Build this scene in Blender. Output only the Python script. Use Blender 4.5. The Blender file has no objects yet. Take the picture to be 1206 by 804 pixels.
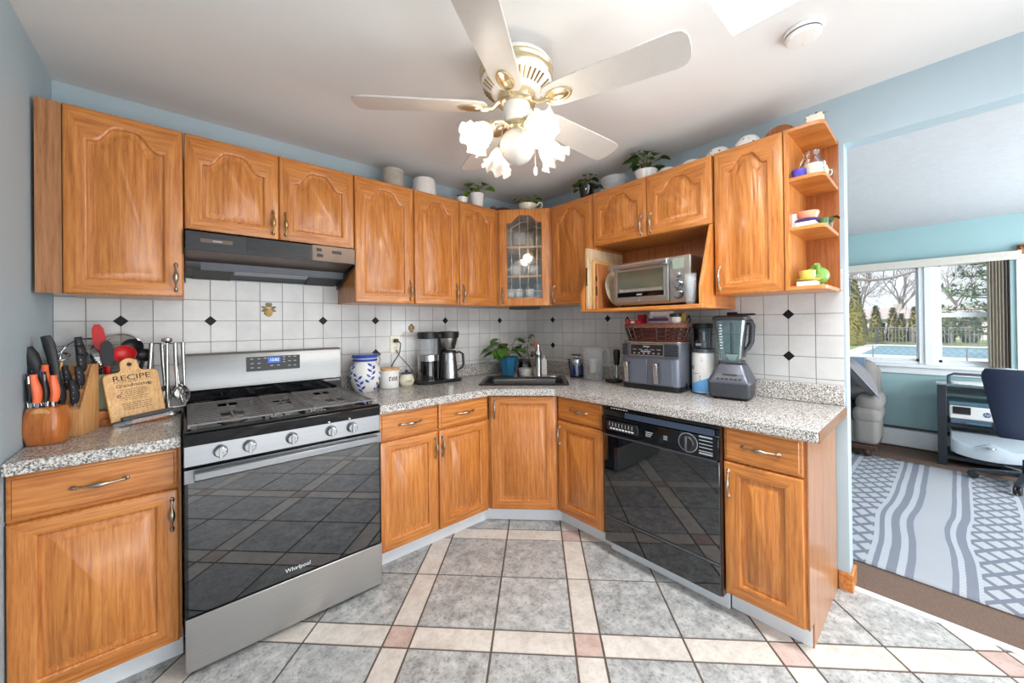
import bpy, bmesh, math, random
from mathutils import Matrix, Vector
R = math.radians
PI = math.pi
random.seed(7)
scene = bpy.context.scene
COL = scene.collection

# ------------------------------------------------------------------ camera, light, exposure
YAW, PITCH, ROLL = R(48.8194), R(0.2382), R(-0.6594)
fwd = Vector((math.cos(PITCH) * math.cos(YAW), math.cos(PITCH) * math.sin(YAW), math.sin(PITCH)))
rt = Vector((math.sin(YAW), -math.cos(YAW), 0))
up = rt.cross(fwd)
rt2 = math.cos(ROLL) * rt + math.sin(ROLL) * up
up2 = rt2.cross(fwd)
cam = bpy.data.cameras.new('camera')
cam.sensor_width = 36
cam.lens = 440.19 * 36 / 1206
cam.shift_y = -21.6 / 1206
cam.clip_start = 0.02
cam.clip_end = 300
camo = bpy.data.objects.new('camera', cam)
COL.objects.link(camo)
mw = Matrix.Identity(4)
for i in range(3):
    mw[i][0] = rt2[i]; mw[i][1] = up2[i]; mw[i][2] = -fwd[i]
mw.translation = Vector((-2.4667, -2.6081, 1.3359))
camo.matrix_world = mw
scene.camera = camo
scene.view_settings.view_transform = 'Standard'
scene.view_settings.look = 'None'
scene.view_settings.gamma = 1
scene.view_settings.use_curve_mapping = False
scene.view_settings.exposure = 0.40
scene.cycles.use_denoising = True
scene.cycles.max_bounces = 10
scene.cycles.transparent_max_bounces = 16
scene.cycles.sample_clamp_indirect = 6

world = bpy.data.worlds.new('sky')
scene.world = world
world.use_nodes = True
bg = world.node_tree.nodes['Background']
bg.inputs[0].default_value = (0.86, 0.92, 1.0, 1)
bg.inputs[1].default_value = 0.95

def area_light(name, loc, rot, sx, sy, power, color):
    l = bpy.data.lights.new(name, 'AREA')
    l.shape = 'RECTANGLE'; l.size = sx; l.size_y = sy; l.energy = power; l.color = color
    o = bpy.data.objects.new(name, l)
    o.location = loc; o.rotation_euler = rot
    COL.objects.link(o)
    return o
# daylight through the skylight, with a fill light added behind the camera
area_light('fill_behind_camera', (-1.5, -4.35, 1.25), (R(90), 0, 0), 2.4, 1.9, 24, (0.97, 0.985, 1.0))
# second fill light, added low down to brighten the ceiling
area_light('fill_up_at_ceiling', (-1.5, -4.3, 0.42), (R(132), 0, 0), 2.4, 0.6, 22, (1.0, 0.98, 0.96))
area_light('daylight_skylight', (-1.13, -2.7, 2.86), (0, 0, 0), 0.57, 1.2, 58, (0.93, 0.97, 1.0))
area_light('fill_dining_room', (1.7, -4.52, 1.35), (R(90), 0, 0), 2.2, 1.5, 84, (0.9, 0.97, 1.0))  # fill light added out of view to brighten the dining room
sun = bpy.data.lights.new('sun', 'SUN')
sun.energy = 4.0; sun.angle = R(8); sun.color = (1, 0.96, 0.9)
suno = bpy.data.objects.new('sun', sun)
suno.rotation_euler = (R(50), 0, R(-105)); suno.location = (6, 6, 8)
COL.objects.link(suno)

# ------------------------------------------------------------------ helpers
def C(r, g, b):
    f = lambda c: ((c / 255 + 0.055) / 1.055) ** 2.4 if c > 10 else c / 255 / 12.92
    return (f(r), f(g), f(b), 1)

class MB:
    """collects shapes for ONE mesh"""
    def __init__(s):
        s.v = []; s.f = []; s.mi = []; s.m = 0; s.M = Matrix.Identity(4)
    def add(s, vs, fs, m=None):
        b = len(s.v)
        s.v += [s.M @ Vector(p) for p in vs]
        s.f += [tuple(b + i for i in f) for f in fs]
        s.mi += [s.m if m is None else m] * len(fs)
    def box(s, x0, x1, y0, y1, z0, z1, m=None):
        v = [(x, y, z) for z in (z0, z1) for y in (y0, y1) for x in (x0, x1)]
        s.add(v, [(0, 2, 3, 1), (4, 5, 7, 6), (0, 1, 5, 4), (2, 6, 7, 3), (0, 4, 6, 2), (1, 3, 7, 5)], m)
        return s
    def prism(s, pts, a, b, axis='z', m=None):
        n = len(pts)
        k = {'z': lambda p, t: (p[0], p[1], t), 'y': lambda p, t: (p[0], t, p[1]), 'x': lambda p, t: (t, p[0], p[1])}[axis]
        v = [k(p, a) for p in pts] + [k(p, b) for p in pts]
        s.add(v, [tuple(range(n))[::-1], tuple(range(n, 2 * n))] + [(i, (i + 1) % n, n + (i + 1) % n, n + i) for i in range(n)], m)
        return s
    def loops(s, L, closed=True, cap0=True, cap1=True, m=None):
        n = len(L[0]); v = [p for l in L for p in l]; f = []
        for k in range(len(L) - 1):
            for i in range(n if closed else n - 1):
                j = (i + 1) % n
                f.append((k * n + i, k * n + j, (k + 1) * n + j, (k + 1) * n + i))
        if cap0: f.append(tuple(range(n))[::-1])
        if cap1: f.append(tuple((len(L) - 1) * n + i for i in range(n)))
        s.add(v, f, m)
        return s
    def lathe(s, prof, n=24, c=(0, 0, 0), cap0=True, cap1=True, m=None, sx=1, sy=1, wob=None):
        L = []
        for k, (r, z) in enumerate(prof):
            l = []
            for i in range(n):
                a = 2 * PI * i / n
                rr = r if wob is None else r * wob(a, k)
                l.append((c[0] + max(rr, 1e-5) * sx * math.cos(a), c[1] + max(rr, 1e-5) * sy * math.sin(a), c[2] + z))
            L.append(l)
        return s.loops(L, True, cap0, cap1, m)
    def sphere(s, c, r, n=16, k=9, m=None):
        if not isinstance(r, tuple): r = (r, r, r)
        L = []
        for j in range(k + 1):
            t = -PI / 2 + PI * j / k
            w = max(math.cos(t), 1e-3)
            L.append([(c[0] + r[0] * w * math.cos(2 * PI * i / n), c[1] + r[1] * w * math.sin(2 * PI * i / n), c[2] + r[2] * math.sin(t)) for i in range(n)])
        return s.loops(L, m=m)
    def tube(s, path, r, n=8, m=None, closed=False, flat=None):
        P = [Vector(p) for p in path]; K = len(P)
        rs = r if isinstance(r, (list, tuple)) else [r] * K
        L = []; prev = None
        for i in range(K):
            if closed: d = P[(i + 1) % K] - P[i - 1]
            else: d = P[min(i + 1, K - 1)] - P[max(i - 1, 0)]
            d.normalize()
            if prev is None:
                u = d.cross(Vector((0, 0, 1)))
                if u.length < 1e-3: u = d.cross(Vector((0, 1, 0)))
                u.normalize()
            else:
                u = prev - d * prev.dot(d)
                if u.length < 1e-6: u = d.orthogonal()
                u.normalize()
            prev = u; w = d.cross(u)
            fl = flat or 1
            L.append([P[i] + rs[i] * (math.cos(2 * PI * k / n) * u + fl * math.sin(2 * PI * k / n) * w) for k in range(n)])
        if closed: L.append(L[0])
        return s.loops(L, True, not closed, not closed, m)
    def rod(s, a, b, r, n=8, m=None):
        return s.tube([a, b], r, n, m)
    def leaf(s, base, d, length, width, bend=0.3, up=(0, 0, 1), m=None):
        d = Vector(d).normalized(); side = d.cross(Vector(up))
        if side.length < 1e-3: side = Vector((1, 0, 0))
        side.normalize(); nrm = side.cross(d)
        base = Vector(base); K = 6; v = []
        prof = [0.15, 0.9, 1.0, 0.94, 0.66, 0.06]
        for i in range(K):
            t = i / (K - 1)
            p = base + d * length * t - nrm * bend * length * t * t
            w = width * 0.5 * prof[i]
            v += [p - side * w + nrm * w * 0.25, p, p + side * w + nrm * w * 0.25]
        f = []
        for i in range(K - 1):
            a = i * 3
            f += [(a, a + 1, a + 4, a + 3), (a + 1, a + 2, a + 5, a + 4)]
        s.add(v, f, m)
        return s
    def build(s, name, mat, parent=None, bevel=0, seg=2, smooth=38, world=False, fixn=True):
        me = bpy.data.meshes.new(name)
        vs = s.v
        if world and parent is not None:
            inv = full_matrix(parent).inverted()
            vs = [inv @ p for p in vs]
        me.from_pydata([tuple(p) for p in vs], [], s.f)
        mats = mat if isinstance(mat, (list, tuple)) else [mat]
        for x in mats: me.materials.append(x)
        for p, i in zip(me.polygons, s.mi): p.material_index = min(i, len(mats) - 1)
        if fixn:
            bm = bmesh.new(); bm.from_mesh(me)
            bmesh.ops.recalc_face_normals(bm, faces=bm.faces)
            bm.to_mesh(me); bm.free()
        if smooth:
            me.shade_smooth()
            me.set_sharp_from_angle(angle=R(smooth))
        o = bpy.data.objects.new(name, me)
        COL.objects.link(o)
        if parent is not None: o.parent = parent
        if bevel:
            b = o.modifiers.new('bevel', 'BEVEL')
            b.width = bevel; b.segments = seg; b.limit_method = 'ANGLE'; b.angle_limit = R(40)
            b.harden_normals = False
        return o

def full_matrix(o):
    m = Matrix.LocRotScale(o.location, o.rotation_euler, o.scale)
    return full_matrix(o.parent) @ m if o.parent else m

def tag(o, label, cat, group=None):
    o['label'] = label; o['category'] = cat
    if group: o['group'] = group
    return o
def thing(name, label, cat, loc=(0, 0, 0), rotz=0, group=None):
    o = bpy.data.objects.new(name, None)
    o.empty_display_size = 0.05
    o.location = loc; o.rotation_euler = (0, 0, rotz)
    COL.objects.link(o)
    return tag(o, label, cat, group)
def struct(o):
    o['kind'] = 'structure'
    return o
def copy_tree(o, parent=None):
    c = o.copy(); COL.objects.link(c)
    c.parent = parent
    for ch in list(o.children): copy_tree(ch, c)
    return c
def dup(root, loc, rotz=None, label=None, group=None):
    c = copy_tree(root); c.location = loc
    if rotz is not None: c.rotation_euler = (0, 0, rotz)
    if label: c['label'] = label
    if group: c['group'] = group
    return c
def lettering(name, text, size, mat, parent, loc, rot=(R(90), 0, 0), align='CENTER', extrude=0.0004, shear=0, sx=1.0, sub=None):
    cu = bpy.data.curves.new(name, 'FONT')
    cu.body = text; cu.size = size; cu.align_x = align; cu.align_y = 'CENTER'; cu.extrude = extrude; cu.shear = shear
    cu.resolution_u = 3
    cu.materials.append(mat)
    tmp = bpy.data.objects.new(name, cu)
    COL.objects.link(tmp)
    me = bpy.data.meshes.new_from_object(tmp)
    bpy.data.objects.remove(tmp)
    if sx != 1.0: me.transform(Matrix.Diagonal((sx, 1, 1, 1)))
    o = bpy.data.objects.new(name, me)
    COL.objects.link(o)
    o.parent = parent; o.location = loc; o.rotation_euler = rot
    return o

# ------------------------------------------------------------------ materials
def new_mat(name):
    m = bpy.data.materials.new(name); m.use_nodes = True
    nt = m.node_tree
    return m, nt, nt.nodes['Principled BSDF']
def N(nt, t, **k):
    n = nt.nodes.new(t)
    for a, b in k.items(): setattr(n, a, b)
    return n
def ramp(nt, fac, stops):
    r = N(nt, 'ShaderNodeValToRGB')
    e = r.color_ramp.elements
    e[0].position, e[0].color = stops[0]
    e[1].position, e[1].color = stops[-1]
    for p, c in stops[1:-1]:
        x = e.new(p); x.color = c
    nt.links.new(fac, r.inputs[0])
    return r.outputs[0]
def mixc(nt, fac, a, b, mode='MIX'):
    n = N(nt, 'ShaderNodeMix', data_type='RGBA', blend_type=mode)
    if isinstance(fac, (int, float)): n.inputs[0].default_value = fac
    else: nt.links.new(fac, n.inputs[0])
    for s_, v in ((6, a), (7, b)):
        if isinstance(v, tuple): n.inputs[s_].default_value = v
        else: nt.links.new(v, n.inputs[s_])
    return n.outputs[2]
def math_(nt, op, a, b=None, c=None):
    n = N(nt, 'ShaderNodeMath', operation=op)
    for i, v in enumerate((a, b, c)):
        if v is None: continue
        if isinstance(v, (int, float)): n.inputs[i].default_value = v
        else: nt.links.new(v, n.inputs[i])
    return n.outputs[0]
def coords(nt, scale=(1, 1, 1), rnd=True, kind='Object'):
    tc = N(nt, 'ShaderNodeTexCoord')
    out = tc.outputs[kind]
    if rnd:
        oi = N(nt, 'ShaderNodeObjectInfo')
        a = N(nt, 'ShaderNodeVectorMath', operation='ADD')
        c = N(nt, 'ShaderNodeCombineXYZ')
        v = math_(nt, 'MULTIPLY', oi.outputs['Random'], 9.0)
        for i in range(3): nt.links.new(v, c.inputs[i])
        nt.links.new(out, a.inputs[0]); nt.links.new(c.outputs[0], a.inputs[1])
        out = a.outputs[0]
    mp = N(nt, 'ShaderNodeMapping')
    mp.inputs['Scale'].default_value = scale
    nt.links.new(out, mp.inputs[0])
    return mp.outputs[0]
def noise(nt, vec, scale, detail=3, rough=0.55):
    n = N(nt, 'ShaderNodeTexNoise')
    n.inputs['Scale'].default_value = scale; n.inputs['Detail'].default_value = detail; n.inputs['Roughness'].default_value = rough
    nt.links.new(vec, n.inputs['Vector'])
    return n.outputs[0]
def bump(nt, p, h, strength=0.2, dist=0.01):
    b = N(nt, 'ShaderNodeBump')
    b.inputs['Strength'].default_value = strength; b.inputs['Distance'].default_value = dist
    nt.links.new(h, b.inputs['Height']); nt.links.new(b.outputs[0], p.inputs['Normal'])

def plain(name, col, rough=0.5, metal=0, var=0.06, scale=30, bmp=0, spec=0.5, coat=0, emit=0, ecol=None):
    """one-coloured surface with a faint procedural mottling"""
    m, nt, p = new_mat(name)
    v = coords(nt, rnd=False)
    nz = noise(nt, v, scale, 3)
    d = tuple(c * (1 - var) for c in col[:3]) + (1,)
    l = tuple(min(1, c * (1 + var)) for c in col[:3]) + (1,)
    nt.links.new(ramp(nt, nz, [(0.3, d), (0.7, l)]), p.inputs['Base Color'])
    p.inputs['Roughness'].default_value = rough; p.inputs['Metallic'].default_value = metal
    p.inputs['Specular IOR Level'].default_value = spec
    p.inputs['Coat Weight'].default_value = coat
    p.inputs['Coat Roughness'].default_value = 0.03
    if emit:
        p.inputs['Emission Color'].default_value = ecol or col
        p.inputs['Emission Strength'].default_value = emit
    if bmp: bump(nt, p, nz, bmp, 0.004)
    return m

def wood(name, dark, mid, light, vert=True, rough=0.33, coat=0.25, k=1.0):
    m, nt, p = new_mat(name)
    s = (1, 1, 0.11) if vert else (0.11, 1, 1)
    v = coords(nt, s)
    w = N(nt, 'ShaderNodeTexWave', wave_type='BANDS', bands_direction='X' if vert else 'Z')
    w.inputs['Scale'].default_value = 13 * k; w.inputs['Distortion'].default_value = 9
    w.inputs['Detail'].default_value = 2.5; w.inputs['Detail Scale'].default_value = 1.6 * k
    nt.links.new(v, w.inputs['Vector'])
    n1 = noise(nt, v, 46 * k, 6, 0.68)
    s2 = (1, 1, 0.035) if vert else (0.035, 1, 1)
    n2 = noise(nt, coords(nt, s2), 190 * k, 2, 0.6)
    f = math_(nt, 'ADD', math_(nt, 'MULTIPLY', w.outputs[0], 0.11), math_(nt, 'MULTIPLY', n1, 0.89))
    c = ramp(nt, f, [(0.24, dark), (0.46, mid), (0.72, light)])
    po = ramp(nt, n2, [(0.34, (0.72, 0.64, 0.56, 1)), (0.52, (1, 1, 1, 1))])
    oi = N(nt, 'ShaderNodeObjectInfo')
    tint = ramp(nt, oi.outputs['Random'], [(0, (0.9, 0.87, 0.84, 1)), (1, (1.0, 1.0, 1.0, 1))])
    c = mixc(nt, 1.0, mixc(nt, 0.75, c, po, 'MULTIPLY'), tint, 'MULTIPLY')
    nt.links.new(c, p.inputs['Base Color'])
    p.inputs['Roughness'].default_value = rough
    p.inputs['Coat Weight'].default_value = coat; p.inputs['Coat Roughness'].default_value = 0.18
    bump(nt, p, n2, 0.05, 0.002)
    return m

def glass(name, col=(1, 1, 1, 1), rough=0.0, mixin=0.12, alpha=None):
    """thin clear glass or plastic: mostly see-through with a glossy skin"""
    m, nt, p = new_mat(name)
    nt.nodes.remove(p)
    out = nt.nodes['Material Output']
    tr = N(nt, 'ShaderNodeBsdfTransparent'); tr.inputs[0].default_value = col
    gl = N(nt, 'ShaderNodeBsdfGlossy'); gl.inputs['Roughness'].default_value = rough + 0.02
    gl.inputs[0].default_value = (1, 1, 1, 1)
    fr = N(nt, 'ShaderNodeFresnel'); fr.inputs[0].default_value = 1.45
    nz = noise(nt, coords(nt, rnd=False), 5, 1)
    f = math_(nt, 'ADD', math_(nt, 'MULTIPLY', fr.outputs[0], 0.8), math_(nt, 'MULTIPLY', nz, mixin * 0.5))
    mx = N(nt, 'ShaderNodeMixShader')
    nt.links.new(f, mx.inputs[0]); nt.links.new(tr.outputs[0], mx.inputs[1]); nt.links.new(gl.outputs[0], mx.inputs[2])
    nt.links.new(mx.outputs[0], out.inputs[0])
    return m

def steel(name, col, rough=0.28, horiz=True, metal=1.0):
    m, nt, p = new_mat(name)
    v = coords(nt, (0.02, 1, 1) if horiz else (1, 1, 0.02), rnd=False)
    nz = noise(nt, v, 300, 2)
    d = tuple(c * 0.9 for c in col[:3]) + (1,)
    nt.links.new(ramp(nt, nz, [(0.3, d), (0.7, col)]), p.inputs['Base Color'])
    p.inputs['Metallic'].default_value = metal; p.inputs['Roughness'].default_value = rough
    bump(nt, p, nz, 0.04, 0.001)
    return m

def speckle(name):
    m, nt, p = new_mat(name)
    v = coords(nt, rnd=False)
    n1 = noise(nt, v, 170, 3, 0.7)
    n2 = noise(nt, v, 240, 2, 0.6)
    base = ramp(nt, n1, [(0.40, C(98, 92, 88)), (0.50, C(188, 182, 176)), (0.60, C(230, 225, 218))])
    dk = ramp(nt, n2, [(0.36, C(52, 52, 58)), (0.43, (1, 1, 1, 1))])
    nt.links.new(mixc(nt, 0.85, base, dk, 'MULTIPLY'), p.inputs['Base Color'])
    p.inputs['Roughness'].default_value = 0.22
    return m

def tile_mat(name, lo, mid, hi, rough=0.35, scale=14, bmp=0.25, island=0.08, pits=0.0):
    """one material for a whole field of tiles; each tile differs a little in tone"""
    m, nt, p = new_mat(name)
    g = N(nt, 'ShaderNodeNewGeometry')
    v = coords(nt, rnd=False)
    off = N(nt, 'ShaderNodeVectorMath', operation='ADD')
    cc = N(nt, 'ShaderNodeCombineXYZ')
    k = math_(nt, 'MULTIPLY', g.outputs['Random Per Island'], 30)
    for i in range(3): nt.links.new(k, cc.inputs[i])
    nt.links.new(v, off.inputs[0]); nt.links.new(cc.outputs[0], off.inputs[1])
    n1 = noise(nt, off.outputs[0], scale, 8, 0.68)
    c = ramp(nt, n1, [(0.34, lo), (0.5, mid), (0.66, hi)])
    t = ramp(nt, g.outputs['Random Per Island'], [(0, (1 - island,) * 3 + (1,)), (1, (1, 1, 1, 1))])
    c = mixc(nt, 1.0, c, t, 'MULTIPLY')
    h = n1
    if pits:
        n3 = noise(nt, off.outputs[0], 60, 5, 0.75)
        c = mixc(nt, pits, c, ramp(nt, n3, [(0.36, (0.45, 0.44, 0.43, 1)), (0.50, (1, 1, 1, 1))]), 'MULTIPLY')
        h = math_(nt, 'ADD', n1, math_(nt, 'MULTIPLY', n3, 0.7))
    nt.links.new(c, p.inputs['Base Color'])
    p.inputs['Roughness'].default_value = rough
    if bmp: bump(nt, p, h, bmp, 0.006)
    return m

M = {}
M['oak'] = wood('oak_vertical', C(158, 90, 38), C(198, 122, 56), C(220, 150, 78))
M['oak_h'] = wood('oak_horizontal', C(158, 90, 38), C(198, 122, 56), C(220, 150, 78), vert=False)
M['oak_side'] = wood('oak_side_panel', C(140, 88, 52), C(172, 118, 76), C(190, 138, 94), rough=0.3)
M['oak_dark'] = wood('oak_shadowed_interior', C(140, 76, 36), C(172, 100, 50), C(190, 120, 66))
M['maple'] = wood('block_maple', C(190, 132, 76), C(216, 160, 104), C(230, 180, 124), rough=0.4, coat=0.1)
M['cherry'] = wood('block_cherry', C(160, 84, 34), C(190, 108, 48), C(206, 128, 66), rough=0.3)
M['bamboo'] = wood('board_bamboo', C(196, 140, 76), C(218, 166, 100), C(232, 188, 124), rough=0.4, k=1.6)
M['board_pale'] = wood('board_pale', C(190, 160, 124), C(212, 186, 150), C(226, 204, 172), rough=0.5, coat=0)
M['board_brown'] = wood('board_brown', C(150, 84, 44), C(182, 112, 64), C(204, 138, 86), rough=0.5, coat=0)
M['walnut'] = wood('dark_wood', C(44, 26, 18), C(66, 40, 28), C(84, 54, 38), rough=0.35)
M['blue_wall'] = plain('pale_blue_paint', C(174, 191, 200), 0.55, var=0.02, scale=3, bmp=0.02)
M['dining_wall'] = plain('aqua_paint', C(156, 187, 190), 0.55, var=0.02, scale=3)
M['ceil'] = plain('ceiling_paint', C(231, 229, 227), 0.7, var=0.015, scale=4, bmp=0.04)
M['ceil_tex'] = plain('textured_ceiling_paint', C(200, 200, 204), 0.8, var=0.04, scale=28, bmp=0.5)
M['white_trim'] = plain('white_trim', C(228, 230, 232), 0.4, var=0.02)
M['white_kick'] = plain('white_kick_board', C(226, 230, 234), 0.35, var=0.02)
M['white_gloss'] = plain('white_ceramic', C(232, 230, 226), 0.18, var=0.02)
M['white_enamel'] = plain('white_enamel', C(238, 234, 230), 0.3, var=0.02)
M['cream'] = plain('cream_ceramic', C(226, 218, 196), 0.2, var=0.04)
M['black'] = plain('black_plastic', C(26, 26, 29), 0.4, var=0.1)
M['black_soft'] = plain('black_handle', C(34, 34, 38), 0.5, var=0.1)
M['black_gloss'] = plain('black_gloss', C(10, 11, 14), 0.06, var=0.1, spec=0.5)
M['oven_glass'] = plain('dark_oven_glass', C(7, 11, 17), 0.02, var=0.1, spec=1.0, coat=0.7)
M['iron'] = plain('cast_iron', C(112, 107, 104), 0.4, var=0.15, scale=90)
M['steel'] = steel('brushed_steel', C(146, 146, 146), 0.36)
M['steel_front'] = steel('brushed_steel_panel', C(134, 136, 139), 0.36)
M['steel_light'] = steel('brushed_steel_light', C(186, 184, 181), 0.36)
M['steel_v'] = steel('brushed_steel_upright', C(190, 188, 184), 0.26, False)
M['chrome'] = steel('chrome', C(214, 216, 220), 0.1)
M['pewter'] = steel('pewter', C(172, 160, 146), 0.3, False)
M['brass_old'] = steel('antique_brass', C(178, 150, 98), 0.32, False)
M['brass'] = steel('polished_brass', C(224, 208, 172), 0.28, False)
M['gunmetal'] = plain('gunmetal_plastic', C(92, 95, 104), 0.35, metal=0.5, var=0.05)
M['dark_grey'] = plain('dark_grey_plastic', C(58, 60, 66), 0.38, var=0.05)
M['hood'] = plain('hood_black_enamel', C(34, 34, 37), 0.35, var=0.06)
M['hood_brown'] = plain('hood_brown_metal', C(104, 88, 78), 0.3, metal=0.6, var=0.12, scale=6)
M['counter'] = speckle('speckled_laminate')
M['counter_edge'] = wood('counter_underside', C(120, 84, 54), C(146, 106, 72), C(160, 120, 84), vert=False)
M['tile_stone'] = tile_mat('grey_stone_tile', C(146, 146, 145), C(181, 181, 179), C(208, 207, 204), pits=0.85, island=0.12)
M['tile_cream'] = tile_mat('cream_border_tile', C(200, 190, 180), C(216, 207, 197), C(226, 219, 211), pits=0.25, island=0.08)
M['tile_pink'] = tile_mat('pink_corner_tile', C(180, 152, 142), C(196, 170, 160), C(208, 184, 174), pits=0.25, island=0.08)
M['grout'] = plain('floor_grout', C(96, 84, 74), 0.9, var=0.1, scale=60)
M['wall_tile'] = tile_mat('white_wall_tile', C(204, 203, 201), C(212, 210, 208), C(218, 216, 214), 0.16, 6, 0.02, 0.05)
M['wall_grout'] = plain('wall_grout', C(140, 137, 134), 0.9, var=0.05)
M['diamond'] = plain('black_diamond_tile', C(20, 21, 25), 0.5, var=0.1, spec=0.25)
M['carpet'] = plain('brown_carpet', C(110, 88, 76), 0.95, var=0.22, scale=220, bmp=0.6)
M['green'] = plain('leaf_green', C(76, 116, 40), 0.42, var=0.3, scale=40)
M['green2'] = plain('leaf_light_green', C(122, 158, 50), 0.42, var=0.3, scale=40)
M['green3'] = plain('leaf_dark_green', C(52, 80, 34), 0.45, var=0.3, scale=40)
M['stem'] = plain('plant_stem', C(112, 116, 66), 0.6, var=0.1)
M['soil'] = plain('potting_soil', C(56, 42, 34), 0.9, var=0.3, scale=120)
M['clear'] = glass('clear_glass')
M['clear2'] = glass('clear_plastic', (0.9, 0.92, 0.93, 1), 0.06, 0.3)
M['clear_blue'] = glass('tinted_plastic', (0.86, 0.92, 0.94, 1), 0.03, 0.25)
def milky(name, col, fac):
    m, nt, p = new_mat(name)
    p.inputs['Base Color'].default_value = col
    p.inputs['Roughness'].default_value = 0.15
    nz = noise(nt, coords(nt, rnd=False), 20, 2)
    tr = N(nt, 'ShaderNodeBsdfTransparent')
    mx = N(nt, 'ShaderNodeMixShader')
    nt.links.new(math_(nt, 'ADD', math_(nt, 'MULTIPLY', nz, 0.1), fac - 0.05), mx.inputs[0])
    nt.links.new(tr.outputs[0], mx.inputs[1]); nt.links.new(p.outputs[0], mx.inputs[2])
    nt.links.new(mx.outputs[0], nt.nodes['Material Output'].inputs[0])
    return m
M['milky'] = milky('cloudy_plastic', C(226, 230, 232), 0.14)
M['milky_thick'] = milky('cloudy_thick_plastic', C(222, 226, 228), 0.24)
M['smoke'] = glass('smoky_glass', (0.25, 0.24, 0.24, 1), 0.03, 0.2)
M['grey_glass'] = glass('greyed_glass', (0.99, 0.99, 0.98, 1), 0.02, 0.25)
M['red'] = plain('red_silicone', C(196, 34, 34), 0.4, var=0.06)
M['orange'] = plain('orange_handle', C(240, 112, 66), 0.4, var=0.04)
M['blue_handle'] = plain('blue_handle', C(88, 124, 180), 0.45, var=0.05)
M['cobalt'] = plain('cobalt_glaze', C(52, 76, 168), 0.2, var=0.12, scale=20)
M['ink'] = plain('dark_ink', C(46, 32, 24), 0.6, var=0.05)
M['white_ink'] = plain('white_print', C(225, 228, 230), 0.5, var=0.02)
M['grey_ink'] = plain('grey_print', C(160, 165, 172), 0.5, var=0.02)
# ------------------------------------------------------------------ the setting
ZC = 2.456          # kitchen ceiling
XL = -2.91          # left wall
S2 = math.sqrt(2)

def clip(poly, ax, val, keep_less):
    out = []
    for i in range(len(poly)):
        a, b = poly[i], poly[(i + 1) % len(poly)]
        ia = (a[ax] <= val) == keep_less; ib = (b[ax] <= val) == keep_less
        if ia: out.append(a)
        if ia != ib:
            t = (val - a[ax]) / (b[ax] - a[ax])
            out.append((a[0] + t * (b[0] - a[0]), a[1] + t * (b[1] - a[1])))
    return out

def build_floor():
    mb = MB()
    mb.box(XL - 0.1, 0.03, -4.45, 0.1, -0.12, -0.003, m=3)
    def cuts(off, lo, hi):
        r = []; k = math.floor((lo - off) / 0.8035) - 1
        while off + k * 0.8035 < hi:
            b = off + k * 0.8035
            r += [(b, b + 0.1135, 1), (b + 0.1135, b + 0.4585, 0), (b + 0.4585, b + 0.8035, 0)]
            k += 1
        return r
    g = 0.0048
    for u0, u1, su in cuts(-0.562, -2.2, 3.3):
        for v0, v1, sv in cuts(-2.066, -5.2, 0.2):
            p = [((u + v) / S2, (v - u) / S2) for u, v in ((u0 + g, v0 + g), (u0 + g, v1 - g), (u1 - g, v1 - g), (u1 - g, v0 + g))]
            for ax, val, less in ((0, 0.03, True), (0, XL - 0.05, False), (1, 0.05, True), (1, -4.4, False)):
                p = clip(p, ax, val, less)
                if len(p) < 3: break
            if len(p) < 3: continue
            mb.prism(p, -0.006, 0.0, m=2 if su and sv else 1 if su or sv else 0)
    return struct(mb.build('floor', [M['tile_stone'], M['tile_cream'], M['tile_pink'], M['grout']], smooth=0))
build_floor()

mb = MB(); mb.box(0.03, 3.5, -4.7, 0.6, -0.12, -0.002)
struct(mb.build('floor_dining', M['carpet'], smooth=0))
mb = MB(); mb.prism([(0.024, 0.0), (0.024, 0.006), (0.034, 0.010), (0.052, 0.010), (0.062, 0.004), (0.062, -0.002)], -4.0, -2.304, 'y')
struct(mb.build('trim_1', M['white_trim']))

# ceiling with the skylight well
SX0, SX1, SY0, SY1 = -1.42, -0.846, -3.3, -2.088
mb = MB()
mb.box(XL - 0.1, SX0, -4.45, 0.1, ZC, ZC + 0.1); mb.box(SX1, 0.1, -4.45, 0.1, ZC, ZC + 0.1)
mb.box(SX0, SX1, SY1, 0.1, ZC, ZC + 0.1); mb.box(SX0, SX1, -4.45, SY0, ZC, ZC + 0.1)
struct(mb.build('ceiling', M['ceil'], smooth=0))
mb = MB()
for a in ((SX0 - 0.02, SX0, SY0 - 0.02, SY1 + 0.02), (SX1, SX1 + 0.02, SY0 - 0.02, SY1 + 0.02), (SX0, SX1, SY0 - 0.02, SY0), (SX0, SX1, SY1, SY1 + 0.02)):
    mb.box(*a, ZC + 0.1, 2.9)
struct(mb.build('ceiling_skylight_well', M['white_trim'], smooth=0))
mb = MB(); mb.box(SX0, SX1, SY0, SY1, 2.87, 2.88)
w = struct(mb.build('window_2', M['clear'], smooth=0))
mb = MB(); mb.box(0.1, 3.5, -4.7, 0.6, 2.30, 2.40)
struct(mb.build('ceiling_dining', M['ceil_tex'], smooth=0))

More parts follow.
